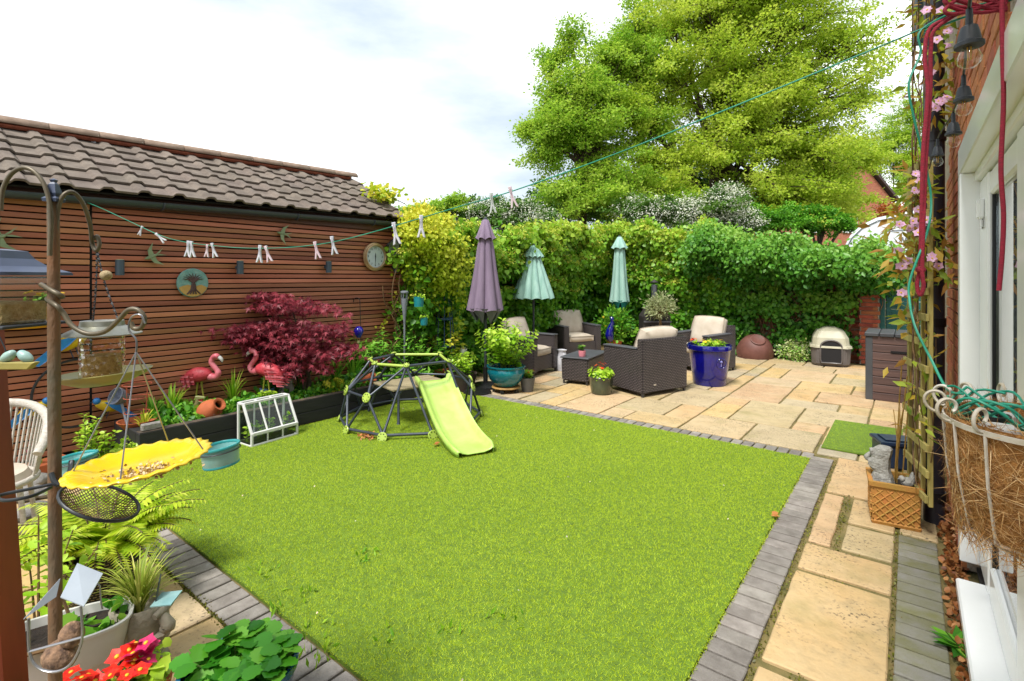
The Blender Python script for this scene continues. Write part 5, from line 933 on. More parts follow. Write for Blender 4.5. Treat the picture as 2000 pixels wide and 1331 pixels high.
# bird box
m_bb = mat('sage_wood', '#8a9a80', .7, '#77876d', scale=8); t = thing('bird_box', 'small sage green bird box with a dark roof at the shed end', 'bird box', WX(768, 486, XS + .09), R(-28)); b = MB(); pr = [(-.07, -.10), (.07, -.10), (.07, .06), (0, .12), (-.07, .06)]; b.prism([(x, z) for x, z in pr], -.07, .07, Matrix.Rotation(R(90), 4, 'X') @ Matrix.Identity(4)); b.build('box', m_bb, t, rot=(0, 0, R(90)))
for s in (-1, 1): b = MB(); b.hull([(-.09, s * .1, .035), (.10, s * .1, .035), (.10, 0, .128), (-.09, 0, .128)], [(-.09, s * .105, .045), (.10, s * .105, .045), (.10, 0, .143), (-.09, 0, .143)]); b.build('roof', m_boxg, t)
for i in range(7): b = MB(); b.box((.073, 0, -.085 + i * .022), (.006, .125, .006)); b.build('louvre', m_dark, t)
b = MB(); b.tube([(.068, 0, .055), (.074, 0, .055)], .016, 10); b.build('entrance_hole', m_dark, t); b = MB(); b.tube([(.05, 0, -.1), (.05, 0, -.12)], .016, 8); b.build('knob', m_bulb, t)
# hanging pots by the corner and solar torch
m_turq = mat('turquoise_enamel', '#22949c', .35, '#1a7a84')
for (px, py, d, r_, lab) in ((818, 588, 7.35, .075, 'turquoise metal pot with trailing leaves hung at the shed corner'), (828, 627, 7.3, .055, 'little turquoise pot hanging below the larger one')):
    p = DP(px, py, d); t = thing('hanging_pot', lab, 'plant pot', p); b = MB(); b.lathe(shell([(.0, -r_ * 1.1), (r_ * .86, -r_ * 1.1), (r_, r_ * .8)], .006), 20); b.build('pot', m_turq, t, smooth=40); b = MB(); b.tube(arc((0, 0, r_ * .8), r_ * .98, 0, 180, 10), .004, 5); b.build('handle', m_blk, t); stems(t, 10, r_ * 1.4, r_ * 1.6, 6, .045, lm_lime, base_r=r_ * .5)
p = WX(790, 640, XS + .3); p.z = 0; t = thing('solar_torch', 'grey solar garden torch standing at the shed end', 'garden light', p); m_torch = mat('grey_plastic_torch', '#8b8f98', .4, '#797d86'); zt = CH - (570 - HY) * dep(p) / FPX; b = MB(); b.tube([(0, 0, 0), (0, 0, zt - .42)], .014, 8); b.build('stake', m_torch, t); b = MB(); b.lathe([(.016, zt - .45), (.03, zt - .28), (.045, zt - .16), (.048, zt - .1), (.0, zt - .1)], 14); b.build('cup', m_torch, t, smooth=40)
b = MB(); b.lathe([(.04, zt - .1), (.042, zt - .02)], 14); b.build('lantern', glassmat('torch_lens', (.85, .87, .9, 1)), t); b = MB(); b.lathe([(.0, zt - .02), (.058, zt - .02), (.058, zt), (.04, zt + .012), (0, zt + .014)], 16); b.build('cap', m_torch, t, smooth=40)
for k in range(6): a = k * 1.047; b = MB(); b.box((.044 * math.cos(a), .044 * math.sin(a), zt - .06), (.008, .008, .09)); b.build('bar', m_torch, t)
# blue obelisk
m_obl = mat('blue_steel_paint', '#1e4a6e', .4, '#183c5a'); p = CL(-.132 * 8.1, 8.1); t = thing('obelisk', 'tapering blue metal plant obelisk beyond the shed corner', 'plant support', p); zt = CH - (577 - HY) * dep(p) / FPX
for k in range(8): a = k * .785; b = MB(); b.tube([(.20 * math.cos(a), .20 * math.sin(a), 0), (.095 * math.cos(a), .095 * math.sin(a), zt)], .007, 6); b.build('upright', m_obl, t)
for z, r_ in ((zt, .098), (zt * .73, .125), (zt * .42, .155), (zt * .15, .185)): b = MB(); b.lathe([(r_, z - .014), (r_ + .004, z - .014), (r_ + .004, z + .014), (r_, z + .014)], 24); b.build('hoop', m_obl, t, smooth=30)
# white cup ornament and small clay trough near the obelisk
p = CL(-.098 * 8.2, 8.2, .38); b = MB(); b.lathe(shell([(.0, 0), (.03, 0), (.055, .06), (.06, .11), (.05, .15)], .006), 16, T=Matrix.Rotation(R(18), 4, 'Y')); tag(b.build('white_cup', mat('white_ceramic', '#d9d9d2', .3), loc=p, smooth=50), 'white ceramic cup tilted on a stake by the obelisk', 'ornament'); 
p = CL(-.142 * 7.9, 7.9, .2); b = MB(); b.box((0, 0, 0), (.26, .14, .09)); b.box((0, 0, .04), (.28, .16, .025)); tag(b.build('clay_trough', m_terra, loc=p, rz=VIEWRZ, bevel=.006), 'small terracotta trough at the foot of the obelisk', 'plant pot')
t = thing('red_bedding', 'red flowers showing through the climbing dome by the bed end', 'plant', G(845, 757)); stems(t, 12, .18, .14, 7, .05, lm_mid); blooms(t, [(random.uniform(-.1, .1), random.uniform(-.1, .1), random.uniform(.12, .18)) for _ in range(6)], .03, lm_red, 5)
p = CL(-.095 * 7.6, 7.6); pot('dark_planter', 'wide dark planter half hidden behind the dome', p, shell([(.0, 0), (.15, 0), (.2, .22), (.21, .24)]), mat('dark_pot', '#4a3d38', .6), soil=(.18, .2)); t = thing('leafy_bush', 'lime green leafy plant in the dark planter', 'plant', p + Vector((0, 0, .2))); stems(t, 22, .34, .26, 10, .075, lm_lime, base_r=.1)
# ================================================================ WASHING LINE AND PEGS
m_line = mat('green_cord', '#1f9a7a', .5, '#178066'); m_pegw = mat('white_peg', '#e2e2e8', .35, '#c9c9d4'); m_pegp = mat('pink_edge_peg', '#e9e0e4', .35, '#dcbcc8'); m_pegg = mat('pale_peg', '#d8ddd8', .4, '#bfc6c2')
E0 = CL(.89 * 1.6, 1.6); E1 = WX(163, 393, XS + .03)
def linept(px, py):                                   # on the vertical plane through both ends of the line
    k = (px - 1000) / FPX; l0, d0 = .89 * 1.6, 1.6; l1, d1 = (163 - 1000) / FPX * dep(E1), dep(E1); s = (k * d0 - l0) / ((l1 - l0) - k * (d1 - d0)); return DP(px, py, d0 + s * (d1 - d0))
LP = [(1893, 14), (1800, 57), (1600, 140), (1400, 222), (1200, 302), (1000, 374), (900, 403), (820, 427), (720, 456), (640, 475), (560, 484), (480, 485), (425, 481), (365, 474), (315, 461), (260, 436), (200, 408), (163, 393)]
t = MB(); t.tube(smoothpath([linept(*p) for p in LP], 4), .0028, 6); tag(t.build('washing_line', m_line, smooth=60), 'green washing line slung across the garden from house to shed', 'washing line')
def peg(label, px, py, ang, m, s=1., spread=.22, turn=None):
    p = linept(px, py); s = s * dep(p) / FPX / .08; t = thing('clothes_peg', label, 'clothes peg', p, (turn if turn is not None else VIEWRZ), 'plastic pegs on the washing line')
    for sg in (-1, 1):
        b = MB(); Tm = Matrix.Rotation(R(ang) , 4, 'Y') @ Matrix.Rotation(sg * spread, 4, 'Y'); pts = [(-.004, .012), (.004, .014), (.0055, .0), (.009, -.03), (.007, -.062), (.0, -.066), (.001, -.03), (-.003, .0)]
        b.hull([(sg * x * s, -.0055 * s, z * s) for x, z in pts], [(sg * x * s, .0055 * s, z * s) for x, z in pts], Tm); b.build('jaw', m, t, bevel=.0012 * s)
    b = MB(); b.tube([(-.007 * s, 0, .002), (.007 * s, 0, .002)], .004 * s, 6, T=Matrix.Rotation(R(ang), 4, 'Y')); b.build('spring', m_steel, t)
PG = [(277, 445, 20, m_pegw, 1.2, 'first peg from the left on the washing line'), (307, 459, -48, m_pegw, 1.2, 'second peg from the left, tilted on the line'), (368, 476, 5, m_pegw, 1.35, 'peg just above the tree plaque, left of a close pair'), (374, 477, -5, m_pegw, 1.35, 'peg just above the tree plaque, right of a close pair'), (405, 482, 5, m_pegp, 1.2, 'left peg of the close pair right of the plaque'), (415, 480, -14, m_pegw, 1.3, 'right peg of the close pair right of the plaque'),
      (508, 485, 3, m_pegw, 1.5, 'blue-white peg of the pair below the middle swallow'), (520, 486, -16, m_pegp, 1.4, 'pink-tinged peg of the pair below the middle swallow'), (616, 478, -12, m_pegp, 1.55, 'pink-edged peg left of the clock'), (649, 468, -10, m_pegw, 1.6, 'whiter peg between the pink-edged peg and the clock'), (770, 442, -10, m_pegw, 2.0, 'large white peg hanging over the bird box'), (823, 428, 0, m_pegw, 2.0, 'white peg against the golden climber'), (960, 384, -6, m_pegg, 1.9, 'translucent pale peg against the hawthorn'), (997, 372, -14, m_pegp, 1.9, 'pink-tipped peg nearest the big tree on the line')]
HP = (20, 26, 33, 33, 26, 30, 36, 34, 36, 38, 46, 46, 42, 44)
for h_, (px, py, a, m_, s, l) in zip(HP, PG): peg(l, px, py, a, m_, h_)
# ================================================================ BED ORNAMENTS
m_fl = mat('flamingo_pink', '#d9505a', .45, '#b5323e', scale=14, bump=.4, bscale=60); m_fl2 = mat('flamingo_pale', '#e88a94', .4, '#d9606e', scale=10); m_flw = mat('beak_white', '#e8e6e0', .4); m_leg = mat('yellow_leg', '#a8a23a', .5)
def flamingo(label, pf, ptop, rz, m, mn):
    z0 = .23; d = dep(pf); H_ = CH - (ptop - HY) * d / FPX - z0; k = H_ / .66; t = thing('flamingo_ornament', label, 'ornament', (pf.x, pf.y, z0), rz); T = Matrix.Scale(k, 4)
    b = MB(); b.tube(smoothpath([(-.21, 0, .33), (-.12, 0, .385), (0, 0, .42), (.10, 0, .42), (.155, 0, .40)], 4), [.008, .03, .05, .062, .072, .08, .086, .09, .09, .088, .084, .078, .07, .06, .045, .035, .03][:17], 12, T=T); b.build('body', m, t, smooth=60)
    for i in range(4):
        for s in (-1, 1):
            for j in range(5): q = MB(); u = -.06 - .05 * i; q.hull([(u - .10 + .012 * j, s * (.085 - .012 * j), .43 - .03 * i - .03 * j), (u + .05, s * (.093 - .012 * j), .452 - .028 * i - .024 * j), (u + .04, s * (.09 - .01 * j), .425 - .028 * i - .03 * j)], [(u - .10 + .012 * j, s * (.09 - .012 * j), .43 - .03 * i - .03 * j), (u + .05, s * (.10 - .012 * j), .452 - .028 * i - .024 * j), (u + .04, s * (.097 - .01 * j), .425 - .028 * i - .03 * j)], T); q.build('feather', mn if (i + j) % 2 else m, t)
    b = MB(); b.tube(smoothpath([(.13, 0, .40), (.20, 0, .39), (.235, 0, .44), (.20, 0, .50), (.155, 0, .56), (.165, 0, .62), (.205, 0, .645), (.24, 0, .63)], 5), [.045] * 4 + [.036] * 8 + [.03] * 12 + [.026, .026, .027, .028, .03, .031, .032, .032, .031, .03, .028, .024][:12], 10, T=T); b.build('neck', mn, t, smooth=60)
    b = MB(); b.tube(smoothpath([(.245, 0, .63), (.275, 0, .605), (.285, 0, .57)], 4), [.024, .023, .022, .021, .02, .017, .014, .01, .006], 8, T=T); b.build('beak', m_flw, t, smooth=60)
    b = MB(); b.tube([(.268, 0, .585), (.288, 0, .56)], [.012, .004], 6, T=T); b.build('beak_tip', m_blk, t)
    for x, xb in ((-.02, -.03), (.03, .06)): b = MB(); b.tube([(x, .015, .40), (x, .01, .30), (xb, 0, .15), (xb + .01, 0, -.02)], [.03, .012, .007, .006], 7, T=T); b.build('leg', m_leg, t, smooth=60)
    for s in (-1, 1): b = MB(); b.ball(T @ Vector((.215, s * .025, .637)), .006, 6, 4); b.build('eye', m_blk, t)
flamingo('pink metal flamingo with folded neck beside the terracotta jar', bedpt(388, 800), 693, VIEWRZ, m_fl, m_fl2)
flamingo('pink metal flamingo half hidden under the red maple', bedpt(522, 788), 684, VIEWRZ + 2.95, m_fl, m_fl2)
def jar(label, p, rz, tilt_, s=1.): b = MB(); b.lathe(shell([(.0, -.13), (.06, -.13), (.115, -.06), (.125, .0), (.105, .07), (.06, .10), (.05, .13), (.055, .16), (.07, .17)], .012), 24, T=Matrix.Rotation(R(tilt_), 4, 'Y') @ Matrix.Scale(s, 4)); tag(b.build('terracotta_jar', m_terra, loc=p, rz=rz, smooth=45), label, 'jar', 'terracotta jars lying in the bed')
p = bedpt(410, 803, .31); jar('terracotta jar lying on its side at the bed edge', p, VIEWRZ - .35, 58, .92); p = bedpt(716, 745, .30); jar('terracotta jar lying behind the climbing dome', p, VIEWRZ - .5, 60, .85)
p = bedpt(268, 836, .24); t = thing('clay_saucer', 'shallow terracotta bowl at the near end of the bed', 'bowl', p); b = MB(); b.lathe(shell([(.0, 0), (.10, 0), (.15, .06), (.16, .075)], .012), 26); b.build('bowl', m_terra, t, smooth=40)
m_rust = mat('rusty_wire', '#b2553a', .6, '#96432c'); t = thing('wire_plant_support', 'rust-red wire hoop support standing in the terracotta bowl', 'plant support', p + Vector((0, 0, .05)))
for z, r_ in ((.10, .10), (.24, .105), (.36, .115)): b = MB(); b.tube([(r_ * math.cos(a / 20 * 6.283), r_ * math.sin(a / 20 * 6.283), z) for a in range(20)], .004, 5, closed=True); b.build('hoop', m_rust, t)
for k in range(4): a = k * 1.57 + .5; b = MB(); b.tube([(.085 * math.cos(a), .085 * math.sin(a), -.04), (.115 * math.cos(a), .115 * math.sin(a), .36)], .0035, 5); b.build('upright', m_rust, t)
m_stone = mat('grey_stone', '#9a9690', .9, '#7c7872', scale=14, bump=.8, bscale=50)
# squirrel, dinosaur, small pot, balloon
p = bedpt(553, 778); t = thing('squirrel_statue', 'small grey stone squirrel sitting in the bed', 'statue', p, VIEWRZ); b = MB(); b.tube(smoothpath([(0, 0, 0), (.0, 0, .08), (.01, 0, .15), (-.02, 0, .21)], 5), [.05, .055, .06, .062, .06, .058, .055, .05, .045, .04, .036, .034, .034, .034, .028, .016], 12); b.build('body', m_stone, t, smooth=60); b = MB(); b.tube(smoothpath([(.04, 0, .02), (.09, 0, .08), (.075, 0, .17), (.10, 0, .23)], 5), [.02, .025, .03, .034, .038, .04, .04, .04, .038, .036, .034, .032, .03, .028, .022, .01], 10); b.build('tail', m_stone, t, smooth=60); b = MB(); b.ball((-.035, 0, .215), (.04, .032, .032), 12, 8); b.tube([(-.02, .018, .235), (-.018, .02, .27)], [.012, .004], 6); b.tube([(-.02, -.018, .235), (-.018, -.02, .27)], [.012, .004], 6); b.build('head', m_stone, t, smooth=60)
p = bedpt(375, 812); m_dino = mat('green_rubber', '#7d9a4a', .5, '#8a6a52', scale=10); t = thing('dinosaur_toy', 'little green and brown toy dinosaur with open red mouth', 'toy', p, VIEWRZ); b = MB(); b.tube(smoothpath([(-.16, 0, .02), (-.07, 0, .045), (.0, 0, .06), (.05, 0, .11), (.06, 0, .17)], 5), [.006, .012, .018, .022, .026, .03, .034, .037, .04, .04, .04, .038, .036, .033, .03, .028, .026, .024, .022, .022, .02], 10); b.build('body', m_dino, t, smooth=60); b = MB(); b.hull([(.04, -.022, .165), (.04, .022, .165), (.14, .012, .175), (.14, -.012, .175)], [(.04, -.022, .205), (.04, .022, .205), (.135, .010, .195), (.135, -.010, .195)]); b.hull([(.04, -.018, .145), (.04, .018, .145), (.12, .010, .130), (.12, -.010, .130)], [(.04, -.018, .16), (.04, .018, .16), (.12, .010, .142), (.12, -.010, .142)]); b.build('head', m_dino, t, bevel=.005)
b = MB(); b.hull([(.045, -.015, .155), (.045, .015, .155), (.11, .008, .142), (.11, -.008, .142)], [(.045, -.015, .166), (.045, .015, .166), (.115, .008, .172), (.115, -.008, .172)]); b.build('mouth', mat('red_mouth', '#b03030', .5), t)
for s in (-1, 1): b = MB(); b.tube([(.0, s * .03, .05), (.01, s * .04, .0)], [.022, .014], 7); b.build('leg', m_dino, t)
p = bedpt(522, 783); m_blp = mat('blue_enamel', '#7089b8', .35, '#5f78a8'); pot('blue_flowerpot', 'small pale blue pot of blue daisies behind the cold frame', p, shell([(.0, 0), (.06, 0), (.078, .14), (.082, .15)], .006), m_blp, soil=(.07, .135)); t = thing('blue_daisies', 'blue daisies growing in the pale blue pot', 'plant', p + Vector((0, 0, .13))); stems(t, 26, .17, .11, 10, .04, lm_mid, base_r=.05); blooms(t, [(random.uniform(-.11, .11), random.uniform(-.1, .1), random.uniform(.13, .19)) for _ in range(14)], .018, lm_blue, 8, m_ycentre)
m_cob = mat('cobalt_glass', '#2a1fc0', .08, '#1c148c', coat=.6, c3='#e8e8f4', scale=9, stretch=(6, 6, .6)); p = bedpt(703, 742); hk = thing('shepherd_hook', 'thin black shepherd hook standing in the bed', 'plant hook', p); zt = CH - (580 - HY) * dep(p) / FPX - .23; b = MB(); b.tube([(.03, 0, 0), (.0, 0, zt - .06)] + arc((-.045, 0, zt - .06), .045, 0, 200, 10), .005, 6, T=Matrix.Rotation(VIEWRZ, 4, 'Z')); b.build('rod', m_blk, hk, smooth=60)
p = bedpt(703, 742) + CL(0, -.06); zc = CH - (648 - HY) * dep(p) / FPX; t = thing('glass_balloon', 'cobalt blue glass hot-air balloon ornament on a stake', 'ornament', (p.x, p.y, .23)); zc -= .23; b = MB(); b.lathe([(.0, zc + .075), (.03, zc + .07), (.062, zc + .035), (.066, zc), (.05, zc - .045), (.028, zc - .08), (.022, zc - .085)], 20); b.build('balloon', m_cob, t, smooth=50); b = MB(); b.lathe([(.018, zc - .16), (.022, zc - .13), (.02, zc - .13), (.0, zc - .155)], 10); b.build('basket', m_bulb, t)
for k in range(4): a = k * 1.57; b = MB(); b.tube([(.02 * math.cos(a), .02 * math.sin(a), zc - .13), (.025 * math.cos(a), .025 * math.sin(a), zc - .08)], .002, 4); b.build('cord', m_brass, t)
b = MB(); b.tube([(0, 0, 0), (0, 0, zc - .16)], .006, 6); b.build('stake', m_rust, t)
# golf-club-like metal trowel flower + foam block on the bed
p = bedpt(247, 840); t = thing('mesh_scoop', 'grey mesh scoop on a handle leaning in the bed', 'garden tool', p, VIEWRZ); m_mesh = mat('grey_mesh', '#9aa2ae', .4, '#70788a', scale=60, metal=.4); b = MB(); b.tube([(.02, 0, 0), (-.06, .02, .24)], .011, 8); b.build('handle', m_torch, t); b = MB(); b.lathe([(.0, -.06), (.05, -.05), (.075, .0), (.08, .05), (.076, .05), (.07, 0), (.045, -.044), (.0, -.052)], 16, T=Matrix.Translation((-.085, .03, .30)) @ Matrix.Rotation(R(-30), 4, 'Y') @ Matrix.Rotation(R(60), 4, 'X')); b.build('scoop', m_mesh, t, smooth=50)
p = G(236, 849, .285) + Vector((-.02, 0, 0)); b = MB(); b.box((0, 0, .03), (.06, .16, .06)); tag(b.build('stone_block', m_stone, loc=(-5.40, 1.66, .283), bevel=.008), 'small grey stone block on the near corner of the raised bed', 'block')
# cold frame
t = thing('cold_frame', 'white mini greenhouse with sloping glass standing by the raised bed', 'cold frame', (-5.30, 2.30, .0), 0); CWd, CDp, CHt, CLow = .60, .24, .40, .14
A0 = G(492, 875); A1 = G(580, 850); ax = (A1 - A0); CWd = ax.length; t.location = A0; t.rotation_euler = (0, 0, math.atan2(ax.y, ax.x)); m_wf = mat('white_painted_wood', '#ecebe8', .45, '#dddcd8', scale=9); m_cfg = glassmat('cold_frame_glass', (.80, .88, .84, 1), 1.45)
s_ = .024
def bar(a, b_, nm='frame_bar', w_=.022):
    a, b_ = Vector(a), Vector(b_); q = MB(); u = (b_ - a); T = Matrix.Translation((a + b_) / 2) @ u.to_track_quat('Z', 'Y').to_matrix().to_4x4(); q.box((0, 0, 0), (w_, w_, u.length + w_ * .6), T); q.build(nm, m_wf, t, bevel=.003)
zt, zf, yb, yt = .40, .125, .24, .155
for x in (0, CWd): bar((x, 0, .012), (x, 0, zf)); bar((x, 0, zf), (x, yt, zt)); bar((x, yb, .012), (x, yb, zt)); bar((x, 0, .012), (x, yb, .012)); bar((x, yt, zt), (x, yb, zt))
for y, z in ((0, .012), (0, zf), (yt, zt), (yb, zt), (yb, .012)): bar((.011, y, z), (CWd - .011, y, z), w_=.024 if z != zf else .03)
for k in (1, 2): x = CWd * k / 3; bar((x, 0, .024), (x, 0, zf - .01), 'glazing_bar', .014); bar((x, 0, zf), (x, yt, zt), 'glazing_bar', .016); bar((x, yb, .024), (x, yb, zt), 'glazing_bar', .014); bar((x, yt, zt), (x, yb, zt), 'glazing_bar', .014)
for k in range(3):
    x0, x1 = CWd * k / 3 + .012, CWd * (k + 1) / 3 - .012
    for (ya, za), (yb_, zb) in (((0, .03), (0, zf - .015)), ((.006, zf + .012), (yt - .006, zt - .012)), ((yb, .03), (yb, zt - .015)), ((yt + .01, zt), (yb - .01, zt))): q = MB(); q.add([(x0, ya, za), (x1, ya, za), (x1, yb_, zb), (x0, yb_, zb)], [(0, 1, 2, 3)]); q.build('pane', m_cfg, t)
for x in (0, CWd): q = MB(); q.add([(x, .01, .03), (x, yb - .01, .03), (x, yb - .01, zt - .015), (x, yt, zt - .015), (x, .01, zf)], [(0, 1, 2, 3, 4)]); q.build('pane', m_cfg, t)
c0 = A0 + ax * .5 + Vector((-ax.y, ax.x, 0)).normalized() * .12; sd_ = thing('seedlings', 'green seedlings growing inside the white cold frame', 'plant', (c0.x, c0.y, .0), t.rotation_euler[2])
b = MB(); P = []; D = []
for i in range(22):
    x, y, h = random.uniform(-.24, .24), random.uniform(-.06, .06), random.uniform(.1, .26); b.tube([(x, y, .02), (x + random.uniform(-.02, .02), y, h)], .003, 4)
    for k in range(5): P.append((x, y, h * random.uniform(.5, 1))); D.append((random.gauss(0, 1), random.gauss(0, 1), .2))
b.build('stem', m_stem, sd_); leaves('foliage', P, D, rdir(len(P), 2), .045, lm_lime, 'oval', sd_)
q = MB(); q.box((0, 0, .02), (.5, .18, .03)); q.build('tray', m_blk, sd_)
# ================================================================ FEEDING STATION (near left)
m_rustp = mat('rusty_pole', '#8a5c38', .7, '#635a48', scale=9, bump=.5, bscale=90, c3='#a8642a', stretch=(1, 1, .4)); m_hook = mat('bronze_hook', '#7d7058', .45, '#5e5544', scale=10, metal=.3); m_dkw = mat('dark_wire', '#33373c', .45, '#262a2e'); m_fin = mat('blue_grey_cast', '#4d5a78', .4, '#3d4862')
FD = 1.3; P0 = DP(108, 543, FD); P0.z = 0; fs = thing('feeding_station', 'rusty bird feeding pole with curled hook arms at the left', 'bird feeder pole', P0)
def LW(px, py, d): return DP(px, py, d) - P0
b = MB(); b.tube([(0, 0, -.02), (0, 0, .9), LW(104, 395, FD)], [.0145, .0145, .0128], 14); b.build('pole', m_rustp, fs, smooth=50)
b = MB(); c = LW(105, 395, FD); b.lathe([(.0, .0), (.022, .0), (.024, .008), (.015, .014), (.018, .022), (.010, .045), (.006, .05), (.009, .056), (.0, .06)], 4, c); b.build('finial', m_fin, fs)
b = MB(); b.tube(smoothpath([LW(*p, FD - .02) for p in ((97, 500), (99, 420), (90, 370), (72, 340), (48, 328), (22, 340), (5, 372), (1, 412))], 5), .0052, 8); b.build('hook_arm', m_hook, fs, smooth=60)
b = MB(); b.tube(smoothpath([LW(*p) for p in ((110, 480, FD), (112, 420, FD), (122, 384, FD), (143, 376, 1.32), (163, 400, 1.35), (176, 440, 1.38), (180, 475, 1.4), (188, 490, 1.4), (194, 478, 1.4), (190, 462, 1.4), (183, 468, 1.4))], 5), .0052, 8); b.build('hook_arm', m_hook, fs, smooth=60)
b = MB(); b.tube(smoothpath([LW(*p) for p in ((80, 556, 1.29), (105, 570, 1.27), (122, 580, 1.28), (110, 580, 1.32), (92, 584, 1.3), (110, 597, 1.275), (124, 612, 1.28), (140, 636, 1.28), (170, 652, 1.28), (205, 648, 1.28), (232, 625, 1.28), (250, 606, 1.28), (270, 606, 1.28), (282, 622, 1.28), (276, 640, 1.28), (262, 642, 1.28), (255, 630, 1.28))], 5), .0058, 8); b.build('hook_arm', m_hook, fs, smooth=60)
b = MB(); b.tube(smoothpath([LW(*p) for p in ((112, 940, 1.29), (170, 945, 1.27), (255, 938, 1.27), (262, 915, 1.3)) ], 4), .004, 6); b.tube(smoothpath([LW(*p) for p in ((112, 935, 1.3), (240, 925, 1.4), (365, 899, 1.55), (400, 893, 1.55))], 4), .003, 6); b.tube(smoothpath([LW(*p) for p in ((108, 945, 1.28), (60, 955, 1.25), (0, 968, 1.22), (8, 978, 1.18), (60, 970, 1.2), (100, 952, 1.27))], 5), .004, 6); b.tube(smoothpath([LW(*p) for p in ((100, 925, 1.28), (112, 948, 1.27), (135, 925, 1.3), (140, 900, 1.32))], 4), .006, 6); b.build('ring_arm', m_dkw, fs, smooth=60)
# tilted mesh dish
t = thing('mesh_dish', 'brown wire mesh dish tilted on the feeding pole', 'bird feeder', DP(196, 980, 1.25)); T = Matrix.Rotation(VIEWRZ, 4, 'Z') @ Matrix.Rotation(R(27), 4, 'Y') @ Matrix.Rotation(R(-9), 4, 'X'); b = MB(); b.tube([T @ Vector((.086 * math.cos(a / 24 * 6.283), .086 * math.sin(a / 24 * 6.283), 0)) for a in range(24)], .004, 6, closed=True); b.build('rim', m_dkw, t, smooth=60)
b = MB()
for k in range(26):
    a = -.082 + .164 * k / 25; ln = math.sqrt(max(.0068 - a * a, 0)); b.tube([T @ Vector((a, y * ln, -.035 * (1 - (a * a + y * y * ln * ln) / .0074))) for y in (-1, -.5, 0, .5, 1)], .0012, 4); b.tube([T @ Vector((y * ln, a, -.035 * (1 - (a * a + y * y * ln * ln) / .0074))) for y in (-1, -.5, 0, .5, 1)], .0012, 4)
b.build('mesh', m_rustp, t)
# glass feeder
m_pglass = glassmat('pressed_glass', (.98, .93, .80, 1), 1.5, .05, bump=1., bscale=55); m_seed = mat('bird_seed', '#dfbd80', .9, '#a8824a', scale=70, bump=.8, bscale=120, c3='#efe0b8'); m_olds = mat('old_silver', '#b5b8b4', .4, '#97957f', scale=8, metal=.5); m_yelun = mat('yellowed_steel', '#a59a45', .45, '#8c8a6a', scale=5, metal=.3)
gf = DP(200, 690, 1.45); t = thing('glass_feeder', 'patterned glass seed feeder with metal lid and tray hanging from the pole', 'bird feeder', gf, VIEWRZ)
b = MB(); b.lathe([(.052, -.068), (.053, -.06), (.053, .062), (.05, .066)], 24); b.build('glass', m_pglass, t, smooth=40); b = MB(); b.lathe([(.0, -.066), (.045, -.066), (.045, -.005), (.0, .0)], 18); b.build('seed', m_seed, t, smooth=60)
b = MB(); b.lathe([(.0, .092), (.05, .092), (.052, .078), (.06, .074), (.093, .056), (.093, .053), (.0, .062)], 28); b.build('lid', m_olds, t, smooth=35); b = MB(); b.lathe([(.0, -.088), (.06, -.086), (.10, -.068), (.115, -.054), (.112, -.052), (.09, -.064), (.0, -.072)], 32, T=Matrix.Rotation(R(-4), 4, 'Y')); b.build('tray', m_yelun, t, smooth=40)
for pts in (((-.028, 0, .09), (-.02, 0, .18), (-.016, 0, .29)), ((.045, 0, .09), (.005, 0, .20), (-.016, 0, .29))):
    b = MB(); L_ = smoothpath(pts, 12)
    for k in range(len(L_) - 1): m_ = (L_[k] + L_[k + 1]) / 2; u = (L_[k + 1] - L_[k]); b.tube([m_ - u * .65 + Vector((.0022, .0, 0)), m_ + Vector((.003 * (k % 2), .003 * ((k + 1) % 2), 0)), m_ + u * .65 - Vector((.0022, 0, 0))], .0018, 4)
    b.build('chain', m_dkw, t)
b = MB(); b.ball((.01, 0, .22), (.016, .014, .014), 10, 7); b.build('twine_ball', mat('jute_twine', '#c9b48c', .9, '#a08a62', scale=40, bump=1., bscale=60), t, smooth=60)
# sunflower dish
m_sun = mat('yellow_enamel', '#f4d413', .35, '#e2bb0c', scale=6, coat=.2); dc = DP(276, 902, 1.25); t = thing('sunflower_dish', 'yellow flower-shaped seed dish hanging on four wires', 'bird feeder', dc, VIEWRZ); T = Matrix.Rotation(R(-5), 4, 'Y') @ Matrix.Rotation(R(2), 4, 'X')
b = MB(); n = 96; v = []; f = []
for k, (r_, z) in enumerate(((.0, -.018), (.05, -.018), (.10, -.012), (.118, .0), (.136, .006), (.150, .004))):
    for i in range(n): a = 6.283 * i / n; q = r_ * (1 + (.045 * abs(math.sin(a * 12)) - .03 if k == 5 else 0)); v.append(T @ Vector((q * math.cos(a), q * math.sin(a), z + (.0025 * math.sin(a * 24) if k >= 4 else 0))))
for k in range(5):
    for i in range(n): f.append((k * n + i, k * n + (i + 1) % n, (k + 1) * n + (i + 1) % n, (k + 1) * n + i))
b.add(v, f); o = b.build('dish', m_sun, t, smooth=60); o.modifiers.new('thick', 'SOLIDIFY').thickness = .003
ap = DP(266, 688, 1.26) - dc; ap = Matrix.Rotation(-VIEWRZ, 4, 'Z') @ ap; m_wire = mat('galvanised_wire', '#b9b9bd', .3, '#98989e', metal=.7)
for a in (-160, -70, 15, 100): b = MB(); b.tube([ap, T @ Vector((.136 * math.cos(R(a)), .136 * math.sin(R(a)), .004))], .0018, 5); b.build('hanging_wire', m_wire, t)
b = MB(); b.tube(smoothpath([ap + Vector((0, 0, 0)), ap + Vector((.0, 0, .03)), ap + Vector((-.018, 0, .055)), ap + Vector((-.012, 0, .085)), ap + Vector((.01, 0, .092)), ap + Vector((.022, 0, .07))], 5), .0022, 6); b.build('hook', m_wire, t, smooth=60)
